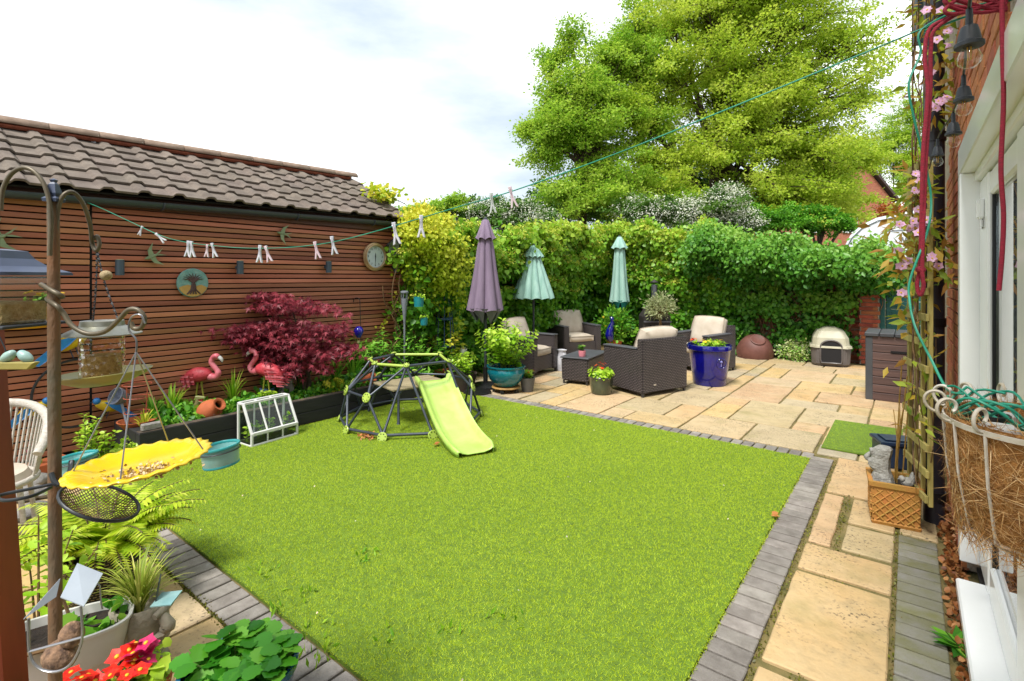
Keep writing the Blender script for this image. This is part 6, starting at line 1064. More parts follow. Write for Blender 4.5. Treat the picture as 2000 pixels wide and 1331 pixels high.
n = 260; q = np.array([[.03 + RNG.normal() * .05, -.04 + RNG.normal() * .03, -.012] for _ in range(n)]); q = np.array([T @ Vector(x) for x in q]); leaves('seed', q, rdir(n), rdir(n, 1), .009, leafmat('seed_husk', ['#e8d8b8', '#c9a878', '#8a6a48'], .1), 'oval', t, kind='stuff')
# turquoise water dishes
m_tqg = glassmat('turquoise_glass', (.45, .82, .82, 1), 1.6, .08); m_tqr = mat('turquoise_plastic', '#3fb0b0', .25, '#36a0a2', coat=.3); m_tqb = mat('pale_turquoise', '#a5d6d2', .3, '#93cac8', coat=.3)
for px, py, lab in ((430, 885, 'turquoise bowl on a wire arm over the turf'), (150, 905, 'turquoise bowl behind the feeding pole')):
    d = 1.55 if px > 300 else 1.62; p = DP(px, py, d); t = thing('water_bowl', lab, 'bowl', p, VIEWRZ, 'turquoise water bowls on the feeding station'); Tb = Matrix.Rotation(R(-7), 4, 'Y'); b = MB(); b.lathe([(.0, -.035), (.046, -.035), (.049, -.03), (.053, .018), (.05, .018), (.046, -.028), (.0, -.03)], 28, T=Tb); b.build('bowl', m_tqb, t, smooth=40)
    for z, r_, rr in ((.02, .053, .005), (-.033, .047, .004)): b = MB(); b.tube([Tb @ Vector((r_ * math.cos(a / 26 * 6.283), r_ * math.sin(a / 26 * 6.283), z)) for a in range(26)], rr, 6, closed=True); b.build('rim', m_tqr, t, smooth=60)
    b = MB(); b.tube([Tb @ Vector((.056 * math.cos(a / 26 * 6.283), .056 * math.sin(a / 26 * 6.283), .008)) for a in range(26)], .002, 5, closed=True); b.build('holder_ring', m_dkw, t)
# roofed seed feeder at the left edge
sf = DP(-2, 585, 1.32); t = thing('seed_feeder', 'clear seed feeder with a dark curved roof cut by the left edge', 'bird feeder', sf, VIEWRZ); m_clr = glassmat('clear_plastic', (.95, .95, .93, 1), 1.45, .05)
b = MB(); loft(b, [[(x * r_, y * r_, z) for x, y in ((-1, -1), (1, -1), (1, 1), (-1, 1))] for r_, z in ((.105, .062), (.103, .07), (.07, .085), (.05, .105), (.04, .125), (.012, .13))]); b.build('roof', m_fin, t, bevel=.003)
for s in (-1, 1):
    b = MB(); b.box((0, s * .07, 0), (.145, .003, .12)); b.build('pane', m_clr, t); b = MB(); b.box((s * .0725, 0, 0), (.003, .137, .12)); b.build('pane', m_clr, t)
b = MB(); b.box((0, 0, -.034), (.136, .132, .056)); b.build('seed', mat('mixed_seed', '#ecd09a', .9, '#c8a468', scale=60, bump=.9, bscale=110, c3='#f5e8c8'), t, bevel=.006); b = MB(); b.box((0, 0, -.066), (.20, .18, .008)); b.build('tray', m_dkw, t, bevel=.002); b = MB(); b.tube([(0, 0, .13), (0, 0, .225)], .002, 5); b.build('hanger', m_dkw, t)
# bird couple on a log
p = DP(32, 712, 1.65); t = thing('bird_pair_ornament', 'pair of pale green birds on a small wooden perch', 'ornament', p, VIEWRZ); m_lg = mat('pale_green_glaze', '#b5cdb4', .4, '#8fb4b4'); m_log = mat('perch_wood', '#b0a04e', .7, '#968a4a'); b = MB(); b.hull([(-.06, -.012, -.016), (.045, -.012, -.016), (.07, -.012, .008), (-.06, -.012, .008)], [(-.06, .012, -.016), (.045, .012, -.016), (.07, .012, .008), (-.06, .012, .008)]); b.build('perch', m_log, t, bevel=.003)
for x, s in ((-.02, 1), (.022, -1)): b = MB(); b.tube(smoothpath([(x - s * .03, 0, .012), (x - s * .008, 0, .024), (x + s * .006, 0, .034), (x + s * .016, 0, .038)], 4), [.003, .008, .012, .015, .016, .016, .015, .014, .013, .012, .010, .006, .002], 10); b.build('bird', m_lg, t, smooth=60)
b = MB(); b.tube([(-.03, 0, .0), (-.036, 0, .05), (-.055, 0, .09)], .002, 5); b.build('wire', m_dkw, t)
# blue tit wreath on the shed wall
m_btb = mat('bluetit_blue', '#2f8fd0', .4, '#1f6fb4', scale=12); m_bty = mat('bluetit_yellow', '#e6c62a', .4, '#d2ae1c', scale=12); m_btd = mat('bluetit_dark', '#1d3650', .5); t = wallthing('bird_wreath', 'black metal ring with three blue and yellow metal birds on the wall', 'wall ornament', 150, 768, .05)
T3 = Matrix(((0, 0, 1, 0), (1, 0, 0, 0), (0, 1, 0, 0), (0, 0, 0, 1))); b = MB(); b.tube([T3 @ Vector((.31 * math.cos(a / 40 * 6.283), .31 * math.sin(a / 40 * 6.283), 0)) for a in range(40)], .011, 6, closed=True); b.build('ring', m_dkw, t, smooth=60)
for (x, z, s, nm) in ((-.05, .46, 1.5, 1), (-.30, -.10, 1.2, 1), (.22, -.17, 1.2, -1)):
    K = T3 @ Matrix.Translation((x, z, .03)) @ Matrix.Scale(s, 4); q = MB(); q.tube(smoothpath([(-nm * .09, -.035, 0), (-nm * .05, -.01, 0), (0, .01, 0), (nm * .05, .035, 0), (nm * .075, .055, 0)], 4), [.006, .014, .022, .03, .036, .04, .042, .043, .042, .04, .037, .034, .03, .027, .022, .014, .006], 10, T=K); bd = q.build('bird_body', m_bty, t, smooth=60)
    q = MB(); q.hull([(-nm * .19, -.10, .03), (-nm * .15, -.115, .03), (-nm * .02, -.005, .045), (nm * .03, .05, .04), (-nm * .05, .035, .04)], [(-nm * .19, -.10, .038), (-nm * .15, -.115, .038), (-nm * .02, -.005, .053), (nm * .03, .05, .048), (-nm * .05, .035, .048)], K); q.build('wing', m_btb, bd); q = MB(); q.ball(K @ Vector((nm * .07, .062, .01)), .027 * s, 10, 7); q.build('head', m_btb, bd, smooth=60); q = MB(); q.tube([K @ Vector((nm * .09, .06, .012)), K @ Vector((nm * .115, .055, .012))], [.006 * s, .001], 6); q.build('beak', m_btd, bd)
    for dx in (-.01, .02): q = MB(); q.tube([K @ Vector((nm * dx, -.02, .01)), K @ Vector((nm * (dx + .02), -.085, .015))], .003 * s, 5); q.build('leg', m_btd, bd)
# yellow trough on the wall
p = WX(52, 622, XS + .12); t = thing('wall_planter', 'yellow half-round trough with yellow flowers hung on the slats', 'planter', p); m_yp = mat('yellow_plastic', '#e0a517', .4, '#d0940f', scale=5); b = MB(); pr_ = [(.0, -.10), (.07, -.09), (.11, -.03), (.12, .07)]
ring_ = lambda z, w_, d_: [(-.11, -w_, z), (-.11, w_, z)] + [(-.11 + d_ * math.sin(a / 8 * math.pi), w_ * math.cos(a / 8 * math.pi), z) for a in range(9)][1:-1]
loft(b, [ring_(-.09, .17, .14), ring_(-.02, .215, .185), ring_(.085, .245, .21)]); b.build('trough', m_yp, t, smooth=35); b = MB(); b.tube([Vector(q) for q in ring_(.087, .247, .212)], .008, 6, closed=True); b.build('rim', m_yp, t, smooth=60); b = MB(); b.prism([(q[0] * .96, q[1] * .93) for q in ring_(0, .245, .20)], .08, .088); b.build('compost', m_soil, t)
t2 = thing('yellow_pansies', 'yellow pansies growing in the yellow wall trough', 'plant', p + Vector((0, .1, .085))); stems(t2, 16, .14, .12, 8, .05, lm_mid); blooms(t2, [(random.uniform(-.05, .08), random.uniform(-.1, .12), random.uniform(.1, .16)) for _ in range(8)], .04, lm_yel, 5)
# ================================================================ NEAR LEFT GROUND
m_redw = mat('red_stained_post', '#8f3a1c', .5, '#742c14', scale=4, stretch=(2, 2, .3)); A_, B_ = DP(4, 1320, 1.72), DP(-45, 620, 1.72); u = B_ - A_; A_ -= u * (A_.z / u.z) if u.z else 0 * u; b = MB(); b.box((0, 0, u.length * .62), (.095, .095, u.length * 1.25), u.to_track_quat('Z', 'Y').to_matrix().to_4x4()); tag(b.build('timber_post', m_redw, loc=A_, bevel=.006), 'red-brown stained timber post at the left picture edge', 'post')
m_rope = mat('cream_rope', '#d6cfc4', .85, '#bdb4a6', scale=40, bump=.6, bscale=120, stretch=(1, 1, 3)); p = CL(-1.045 * 3.05, 3.05); ch = thing('rope_chair', 'cream rope tub chair behind the red post', 'chair', p, VIEWRZ + R(35)); zr = .84
def crv(a, r_, z): return Vector((r_ * math.cos(R(a)) * 1.05, r_ * math.sin(R(a)), z))
rail = [crv(a, .30, zr - .26 * (abs(a - 90) / 115) ** 2.4) for a in range(-25, 206, 10)]; b = MB(); b.tube(rail, .026, 10); b.build('rail', m_rope, ch, smooth=60); b = MB(); b.tube([crv(a, .25, .42) for a in range(0, 360, 12)], .02, 8, closed=True); b.build('seat_ring', m_rope, ch, smooth=60)
for a in range(-20, 201, 6): b = MB(); b.tube([crv(a, .295, zr - .26 * (abs(a - 90) / 115) ** 2.4), crv(a + 5, .25, .42)], .007, 5); b.build('rope', m_rope, ch, smooth=60)
b = MB(); b.lathe([(.0, .40), (.22, .40), (.24, .43), (.22, .47), (0, .48)], 24); b.build('seat_cushion', m_cush, ch, smooth=50)
for a in (35, 145, 215, 325): b = MB(); b.tube([crv(a, .24, .41), crv(a, .28, 0)], .014, 8); b.build('leg', m_rope, ch, smooth=50)
for px, py, s, lab in ((70, 948, .11, 'pale square stone by the foot of the rope chair'), (55, 975, .12, 'flat grey stone on the paving left of the fern'), (62, 1010, .12, 'rounded grey cobble beside the red post'), (96, 968, .09, 'beige stone just left of the pole')):
    p = G(px, py); b = MB(); b.ball((0, 0, s * .35), (s, s * .8, s * .45), 9, 6); o = b.build('stone', m_stone, loc=p, rz=random.random() * 3, smooth=50); tag(o, lab, 'stone')
b = MB(); b.box((0, 0, .04), (.2, .3, .08)); tag(b.build('clay_block', m_terra, loc=G(92, 918), rz=.2, bevel=.008), 'terracotta block at the foot of the slats', 'block')
t = thing('thrift', 'thrift with bright pink heads beside the rope chair', 'plant', G(72, 925)); straps(t, 40, .13, .006, lm_mid, .9); blooms(t, [(.02, -.05, .26), (-.01, -.04, .2), (.0, .02, .24)], .03, lm_pink, 9)
b = MB()
for q in ((.02, -.05, .26), (-.01, -.04, .2), (.0, .02, .24)): b.tube([(0, 0, 0), q], .002, 4)
b.build('stem', m_stem, t)
t = thing('euphorbia', 'upright lime green spurge in front of the slats', 'plant', G(165, 925)); stems(t, 7, .50, .14, 26, .075, lm_lime, 'lance', droop=.2, width=1.6, sr=.006, lean=.1)
t = thing('leafy_plant', 'low light green plant between the bowls at the bed end', 'plant', G(205, 905)); stems(t, 16, .28, .2, 10, .07, lm_lime, 'oval')
for px, py, h, lab in ((265, 905, .20, 'crinkled young fern against the black bed end'), (300, 895, .24, 'second crinkled fern against the black timber')):
    t = thing('young_fern', lab, 'fern', G(px, py)); stems(t, 6, h, .08, 30, .05, lm_lime, 'lance', droop=.1, width=1.8)
# fern in woven basket
fb_ = G(200, 1165); fb_.z = 0; m_bsk = stripemat('woven_basket', '#c9b98a', '#26241f', .022, 2, .7); pot('woven_basket', 'dark and straw woven basket holding the fern', fb_, shell([(.0, 0), (.13, 0), (.16, .1), (.18, .24), (.185, .26)], .014), weavemat('woven_straw', '#d2bf85', '#1c1a18', .03, .014), 28, soil=(.16, .22))
t = thing('fern', 'big lime green fern spilling out of the woven basket', 'fern', fb_ + Vector((0, 0, .22))); b = MB(); P = []; D = []; U = []; S = []
for i in range(58):
    a = i * 2.4 + random.random() * .4; L_ = random.uniform(.34, .54); el = R(random.uniform(52, 88)); o = Vector((math.cos(a), math.sin(a), 0)); p = Vector((0, 0, 0)) + o * .05; pts = [p.copy()]; nseg = 26; sd = Vector((-o.y, o.x, 0))
    for k in range(nseg):
        p = p + (o * math.cos(el) + Vector((0, 0, math.sin(el)))) * (L_ / nseg); el -= R(random.uniform(2.5, 4.6)); pts.append(p.copy()); w_ = .10 * math.sin(min(1, (k + 3) / nseg * 1.15) * math.pi * .93) ** .8 + .012
        if k > 2:
            for s in (-1, 1): P.append(p.copy()); D.append(sd * s + (o * math.cos(el) + Vector((0, 0, math.sin(el)))) * .35 + Vector((0, 0, -.15))); U.append(Vector((-o.x * math.sin(el), -o.y * math.sin(el), math.cos(el)))); S.append(w_)
    b.tube(pts[::3], .003, 4)
b.build('stalk', mat('fern_stalk', '#5c4a24', .7), t); leaves('frond', P, D, U, np.array(S), leafmat('fern_leaf', ['#84ac18', '#b8d426', '#d8e840', '#e6ee66'], .5), 'lance', t, width=.9)
# climbing shrub at the left edge
t = thing('rose_shrub', 'thin leafy shrub in front of the red post', 'shrub', G(75, 1290)); stems(t, 12, .62, .34, 12, .08, lm_lime, 'oval', droop=.3, lean=.5, wm=m_twig, sr=.006, width=.75, start=.3)
# white trough
c = G(140, 1290); c = DP(118, 1215, 2.0); c.z = 0; tr = thing('white_trough', 'white plastic trough planter at the foot of the feeding pole', 'planter', c, VIEWRZ + R(32)); m_wp = mat('white_plastic', '#e4e2dd', .4, '#d2cfc8', scale=4)
def rr(w_, d_, z, n=32, e=3.): return [(w_ * math.copysign(abs(math.cos(a)) ** (2 / e), math.cos(a)), d_ * math.copysign(abs(math.sin(a)) ** (2 / e), math.sin(a)), z) for a in (6.283 * i / n for i in range(n))]
b = MB(); loft(b, [rr(.17, .085, 0), rr(.20, .105, .14), rr(.205, .11, .15), rr(.225, .125, .27), rr(.232, .13, .275), rr(.232, .13, .285), rr(.22, .118, .285), rr(.212, .112, .25)], cap=False); b.add(rr(.17, .085, 0.001), [tuple(range(32))]); b.build('trough', m_wp, tr, smooth=40)
b = MB(); b.add(rr(.213, .113, .252), [tuple(range(32))]); b.build('compost', m_soil, tr)
t = thing('young_primula', 'round-leaved young plants in the white trough', 'plant', c + Vector((0, 0, .25)), VIEWRZ + R(32)); n = 34; P = np.c_[RNG.uniform(.02, .2, n), RNG.uniform(-.09, .07, n), RNG.uniform(0, .05, n)]; leaves('foliage', P, rdir(n, .2), rdir(n, 2), .055 * (.6 + .7 * RNG.random(n)), lm_mid, 'heart', t); b = MB()
for q in P[::3]: b.tube([(q[0], q[1], -.01), q], .002, 4)
b.build('stem', m_stem, t)['kind'] = 'stuff'
n = 9; b = MB()
for i in range(n): b.tube(smoothpath([(-.15 + random.uniform(-.04, .04), random.uniform(-.05, .05), .25), (-.15 + random.uniform(-.06, .06), random.uniform(-.05, .05), .25 + random.uniform(.08, .2))], 3), .004, 5)
b.tube([(-.30, -.12, .285), (-.02, -.13, .285)], .007, 6); b.tube([(.06, -.02, .22), (-.02, .03, .46)], .006, 6); o = b.build('sticks', m_twig, loc=c, rz=VIEWRZ + R(32)); tag(o, 'bare sticks poked into the white trough', 'sticks')
# wire suet feeder with tin roof
m_tin = mat('pale_blue_tin', '#b4bec8', .45, '#9fa9b4', scale=7, c3='#a8643a', ramp=(.3, .75)); s0 = DP(125, 1200, 1.2); t = thing('suet_feeder', 'wire suet feeder under a rust-spotted tin roof on the pole', 'bird feeder', s0)
def SP(px, py, d): return DP(px, py, d) - s0
for q in ([(118, 1166, 1.14), (151, 1100, 1.26), (201, 1120, 1.22), (164, 1184, 1.10)], [(118, 1130, 1.22), (110, 1166, 1.2), (46, 1210, 1.14)]):
    V = [SP(*x) for x in q]; nn = (V[1] - V[0]).cross(V[2] - V[0]).normalized() * .0025; b = MB(); b.hull(V, [v_ + nn for v_ in V]); b.build('roof_sheet', m_tin, t)
for d_ in (1.12, 1.26):
    b = MB(); b.tube(smoothpath([SP(*x, d_) for x in ((56, 1208), (58, 1275), (75, 1305), (110, 1312), (140, 1295), (160, 1250), (158, 1185))], 5), .0028, 6); b.build('hoop', m_wire, t, smooth=60)
b = MB()
for px, py in ((58, 1275), (160, 1245), (110, 1312), (75, 1306), (140, 1296)): b.tube([SP(px, py, 1.12), SP(px, py, 1.26)], .002, 5)
b.tube([SP(57, 1273, 1.12), SP(160, 1245, 1.12)], .0028, 6); b.tube([SP(172, 1120, 1.25), SP(195, 1145, 1.25), SP(198, 1180, 1.25), SP(200, 1190, 1.25)], .002, 5); b.build('cross_wire', m_wire, t); b = MB(); b.ball(SP(118, 1280, 1.19), (.05, .035, .03), 10, 7); b.ball(SP(140, 1240, 1.19), (.028, .025, .028), 10, 7); b.build('suet', mat('suet', '#b08a6a', .9, '#5a4436', scale=45, bump=1., bscale=60), t, smooth=60)
# stone face planter
p = G(272, 1302); p.z = 0; t = thing('stone_head_planter', 'weathered stone head planter facing right', 'planter', p, VIEWRZ); t.scale = (1.2, 1.2, 1.13); m_sth = mat('weathered_stone', '#b5ab98', .9, '#8d8472', scale=9, bump=.9, bscale=40, c3='#cfc8ba')
b = MB(); b.lathe([(.0, 0), (.085, 0), (.095, .015), (.085, .04), (.07, .065), (.075, .085), (.088, .12), (.092, .17), (.09, .23), (.082, .245), (.072, .24), (.07, .2), (.0, .2)], 24, sy=.9); b.build('head', m_sth, t, smooth=60); b = MB(); b.ball((.07, -.01, .125), (.038, .05, .03), 12, 8); b.build('chin', m_sth, t, smooth=60); b = MB(); b.tube(smoothpath([(.082, -.02, .225), (.105, -.02, .19), (.118, -.02, .165), (.09, -.02, .155)], 4), [.012, .014, .016, .018, .019, .02, .021, .022, .022, .02, .018, .014, .01], 8); b.build('nose', m_sth, t, smooth=60)
b = MB(); b.tube([(.085, -.045, .215), (.095, -.01, .222), (.085, .04, .215)], [.012, .016, .012], 7); b.build('brow', m_sth, t, smooth=60); b = MB(); b.ball((.09, -.02, .142), (.024, .03, .008), 10, 6); b.build('lips', m_sth, t, smooth=60); b = MB(); b.ball((-.005, -.082, .165), (.026, .014, .05), 10, 8); b.build('ear', m_sth, t, smooth=60)
t = thing('variegated_grass', 'tuft of yellow-green striped grass growing from the stone head', 'plant', p + Vector((0, 0, .235))); straps(t, 190, .25, .006, leafmat('striped_grass', ['#7f9a2c', '#b5c24a', '#dcd97a'], .35), .8)
m_card = mat('dark_tile', '#48584e', .5, '#2c3a34', scale=30); m_card2 = mat('pale_blue_tile', '#a5cdc8', .4, '#88b4b4', scale=14, c3='#8a6a50')
p2 = DP(309, 1150, 2.12); b = MB(); b.box((0, 0, 0), (.005, .07, .085)); tag(b.build('plant_tile', m_card, loc=p2, rot=(0, R(8), VIEWRZ + .5)), 'little dark patterned tile standing in the grass tuft', 'tile'); p2 = DP(325, 1170, 2.1); b = MB(); b.box((0, 0, 0), (.085, .075, .005)); tag(b.build('plant_tile', m_card2, loc=p2, rot=(R(10), R(-6), VIEWRZ)), 'little pale blue tile lying on the stone head rim', 'tile')
# primroses and strawberry pot at the bottom edge
for (px, py, d, lab, plab, mm, ext) in ((190, 1335, 1.78, 'red primroses with yellow eyes at the bottom left', 'low clay pot under the red primroses', lm_red, 15), (275, 1345, 1.92, 'magenta primrose with a yellow eye beside the stone head', 'low clay pot under the magenta primrose', leafmat('magenta_petal', ['#a80f4a', '#cc1a5e', '#e0407c'], .25), 5)):
    p = DP(px, py, d); p.z = 0; pot('flowerpot', plab, p, shell([(.0, 0), (.075, 0), (.10, .13), (.105, .15)]), m_terra, soil=(.09, .13)); t = thing('primrose', lab, 'plant', p + Vector((0, 0, .13))); stems(t, 14, .10, .11, 6, .08, lm_lime, 'oval', droop=.7); k = .11 if ext > 6 else .05; blooms(t, [(random.uniform(-k, k), random.uniform(-k, k), random.uniform(.09, .17)) for _ in range(ext + 6)], .035, mm, 5, m_ycentre)
p = DP(468, 1345, 1.82); p.z = 0; m_bp2 = mat('blue_pattern_glaze', '#2a6a9a', .15, '#174a74', scale=10, coat=.5, c3='#bfe0e8'); pot('blue_strawberry_pot', 'blue glazed pot of strawberry plants at the bottom edge', p, shell([(.0, 0), (.12, 0), (.16, .1), (.185, .24), (.195, .25), (.195, .275)], .015), m_bp2, 36, soil=(.17, .24))
t = thing('strawberry_plant', 'broad toothed strawberry leaves filling the blue pot', 'plant', p + Vector((0, 0, .23))); P = []; D = []; U = []; b = MB()
for i in range(40):
    a = random.uniform(0, 6.283); r_ = .15 * random.random() ** .5; h = random.uniform(.02, .085); c = Vector((r_ * math.cos(a), r_ * math.sin(a), h)); b.tube([(c.x * .4, c.y * .4, 0), c], .003, 4); a0 = random.uniform(0, 6.28)
    for k in range(3): P.append(c); D.append((math.cos(a0 + k * 2.1) + c.x * 4, math.sin(a0 + k * 2.1) + c.y * 4, .1)); U.append((random.gauss(0, .3), random.gauss(0, .3), 1))
b.build('stem', m_stem, t); LEAF['straw'] = ([(0, 0, 0), (.2, .34, .05), (.3, .30, .05), (.42, .45, .05), (.52, .38, .04), (.65, .42, .03), (.73, .3, .02), (.86, .27, .0), (1, 0, -.04), (.86, -.27, .0), (.73, -.3, .02), (.65, -.42, .03), (.52, -.38, .04), (.42, -.45, .05), (.3, -.30, .05), (.2, -.34, .05)], [(0, 1, 2, 3, 4), (0, 4, 5, 6), (0, 6, 7, 8), (0, 8, 9, 10), (0, 10, 11, 12), (0, 12, 13, 14, 15)]); leaves('foliage', P, D, U, .08, leafmat('strawberry_leaf', ['#2a6f14', '#489420', '#78b83a'], .35, .4), 'straw', t)
# ================================================================ NEAR RIGHT
m_tan = mat('tanalised_wood', '#c2b268', .75, '#9a8c48', scale=6, rand=.12, stretch=(3, 3, .3), bump=.3, bscale=40)
tn = CL(.817 * 3.2, 3.2); ud = cw(.391, .920, 0); t = thing('trellis', 'narrow timber trellis panel at the house corner', 'trellis', tn, math.atan2(ud.y, ud.x))
for k, (x, w_) in enumerate(((0, .035), (.13, .02), (.26, .02), (.40, .03))): b = MB(); b.box((x, 0, 1.30), (w_, .022, 2.16)); b.build('upright', m_tan, t, bevel=.002)
for i in range(14): z = .26 + i * .163; b = MB(); b.box((.20 + (.02 if i % 3 == 0 else 0), .021, z), (.46, .018, .045)); b.build('slat', m_tan, t, bevel=.002)
cl = thing('clematis', 'pink-flowered clematis twining up the trellis', 'climbing plant', tn); b = MB()
def TR(px, py, d): return DP(px, py, d) - tn
for k in range(9):
    pts = []; x = random.uniform(1788, 1822); y = 950; d = 3.5
    while y > -40: pts.append(TR(x, y, d - .25 + random.uniform(-.1, .25))); x = min(max(x + random.uniform(-14, 14), 1782), 1828); y -= random.uniform(35, 80)
    b.tube(smoothpath(pts, 4), .0032, 5)
b.build('stem', m_twig, cl, smooth=60)
FL = [(1835, 20), (1850, 62), (1830, 78), (1812, 20), (1846, 90), (1822, 142), (1836, 198), (1826, 212), (1846, 190), (1815, 205), (1790, 340), (1796, 355), (1788, 372), (1796, 410), (1760, 438), (1776, 446), (1786, 432), (1800, 442), (1790, 455), (1754, 490), (1760, 520), (1771, 510), (1821, 505), (1831, 520), (1823, 500), (1762, 572), (1766, 428), (1808, 430)]
blooms(cl, [TR(px + random.uniform(-4, 4), py, 3.12 + random.uniform(-.1, .25)) for px, py in FL for _ in range(3)], .027, lm_clem, 5, m_ycentre, up=tuple(cw(-.5, -1, .2)))
C = np.array([TR(px + random.uniform(-16, 16), py + random.uniform(-22, 22), 3.2 + random.uniform(-.1, .3)) for px, py in FL + [(1780, 620), (1790, 700), (1775, 640), (1800, 760), (1790, 830), (1785, 560), (1770, 470), (1820, 40), (1840, 130), (1842, 480), (1835, 470), (1850, 530)] for _ in range(3)]); P, D, U, S = clump_leaves(C, 5, .045, .085, .8); leaves('foliage', P, D, U, S, leafmat('clematis_leaf', ['#6f8a24', '#a3b33a', '#c2a23c', '#9a6a30'], .4), 'lance', cl, width=1.3)
# lattice planter with moai head
A_, B_ = G(1700, 1022), G(1803, 1043); ex = B_ - A_; W_ = ex.length; t = thing('lattice_planter', 'square terracotta planter with a lattice pattern beside the path', 'planter', A_, math.atan2(ex.y, ex.x)); m_tl = mat('aged_terracotta', '#c9803f', .8, '#b08a3c', scale=6, bump=.3, bscale=50, c3='#d89a68'); Hh = .285
b = MB(); rg = lambda i, z: [(i, i, z), (W_ - i, i, z), (W_ - i, W_ - i, z), (i, W_ - i, z)]; loft(b, [rg(.012, 0), rg(.004, .02), rg(.012, .03), rg(.004, Hh - .04), rg(-.008, Hh - .03), rg(-.010, Hh), rg(.016, Hh), rg(.022, Hh - .05)], cap=False); b.add(rg(.012, .001), [(0, 1, 2, 3)]); b.build('box', m_tl, t, bevel=.004); b = MB(); b.add(rg(.02, Hh - .035), [(0, 1, 2, 3)]); b.build('compost', m_soil, t)
for sgn in (1, -1):
    for k in range(-3, 8):
        x0 = k * .055; pts = []
        for u in (0, 1):
            pts.append((x0 + (u if sgn > 0 else 1 - u) * .20 - .02, .035 + u * (Hh - .085)))
        (xa, za), (xb, zb) = pts
        if xa > xb: (xa, za), (xb, zb) = (xb, zb), (xa, za)
        lo, hi = .015, W_ - .015
        if xb < lo or xa > hi: continue
        if xa < lo: za += (zb - za) * (lo - xa) / (xb - xa); xa = lo
        if xb > hi: zb = za + (zb - za) * (hi - xa) / (xb - xa); xb = hi
        b = MB(); b.tube([(xa, .006, za), (xb, .006, zb)], .006, 5); b.build('lattice_strip', m_tl, t, smooth=60); b = MB(); b.tube([(.006, xa, za), (.006, xb, zb)], .006, 5); b.build('lattice_strip', m_tl, t, smooth=60)
m_moai = mat('speckled_stone', '#b5b2aa', .9, '#8e8b84', scale=40, bump=.9, bscale=70); ey_ = Vector((-ex.y, ex.x, 0)); p = A_ + ex * .27 + ey_ * .45 + Vector((0, 0, Hh - .04)); mo = thing('moai_statue', 'grey stone moai head standing in the lattice planter', 'statue', p, VIEWRZ - .9)
b = MB(); loft(b, [[(x * w_ + o, y * d_, z) for x, y in ((-1, -.6), (-.5, -1), (.5, -1), (1, -.6), (1, .6), (.5, 1), (-.5, 1), (-1, .6))] for w_, d_, z, o in ((.065, .055, 0, 0), (.055, .05, .05, 0), (.045, .045, .075, .0), (.055, .046, .10, -.015), (.06, .046, .14, -.018), (.05, .044, .17, -.008), (.055, .045, .20, -.005), (.05, .042, .235, .005), (.035, .035, .25, .01))]); b.build('head', m_moai, mo, smooth=50); b = MB(); b.tube(smoothpath([(-.055, 0, .20), (-.085, 0, .165), (-.09, 0, .145), (-.06, 0, .14)], 3), [.01, .012, .014, .016, .018, .018, .017, .016, .014, .012], 7); b.build('nose', m_moai, mo, smooth=60)
b = MB(); b.tube([(-.045, -.04, .205), (-.065, 0, .212), (-.045, .04, .205)], .013, 7); b.build('brow', m_moai, mo, smooth=60); b = MB(); b.ball((-.072, 0, .112), (.012, .028, .008), 8, 5); b.build('mouth', m_moai, mo, smooth=60)
p = A_ + ex * .76 + ey_ * .35 + Vector((0, 0, Hh - .035)); sb = thing('stone_bird', 'small stone bird sitting at the right of the lattice planter', 'statue', p, VIEWRZ); b = MB(); b.ball((0, 0, .035), (.045, .032, .034), 12, 8); b.build('body', m_moai, sb, smooth=60); b = MB(); b.tube([(.025, 0, .05), (.035, 0, .085), (.03, 0, .10)], [.02, .016, .006], 8); b.build('tail', m_moai, sb, smooth=60); b = MB(); b.ball((-.04, 0, .06), .02, 10, 7); b.tube([(-.055, 0, .06), (-.072, 0, .055)], [.006, .001], 5); b.build('head', m_moai, sb, smooth=60)
b = MB(); m_cane = mat('bamboo_cane', '#b58a3e', .6, '#8a6a2c', scale=20); p = A_ + ex * .58 + ey_ * .6 + Vector((0, 0, Hh - .05))
for q in ((1762, 700), (1772, 735), (1757, 770), (1780, 720)): b.tube([(random.uniform(-.03, .03), random.uniform(-.02, .02), 0), DP(q[0], q[1], 3.5) - p], .0045, 6)
for k in range(3): b.tube(smoothpath([(.0, 0, .1 + .1 * k), DP(1752 + 6 * k, 860 - 30 * k, 3.45) - p, DP(1745 + 12 * k, 800 - 10 * k, 3.5) - p], 4), .003, 5)
tag(b.build('bamboo_canes', m_cane, loc=p), 'bundle of bamboo canes tied in the lattice planter', 'canes')
p = G(1758, 918); bx = thing('blue_box', 'dark blue plastic box with a lid behind the lattice planter', 'storage box', p, VIEWRZ - .3); m_bb2 = mat('navy_plastic', '#253a58', .35, '#1d2f49'); b = MB(); b.box((0, .12, .10), (.26, .26, .20)); b.build('box', m_bb2, bx, bevel=.012, seg=2); b = MB(); b.box((0, .12, .215), (.29, .29, .03)); b.box((0, .12, .235), (.2, .2, .012)); b.build('lid', m_bb2, bx, bevel=.008, seg=2)
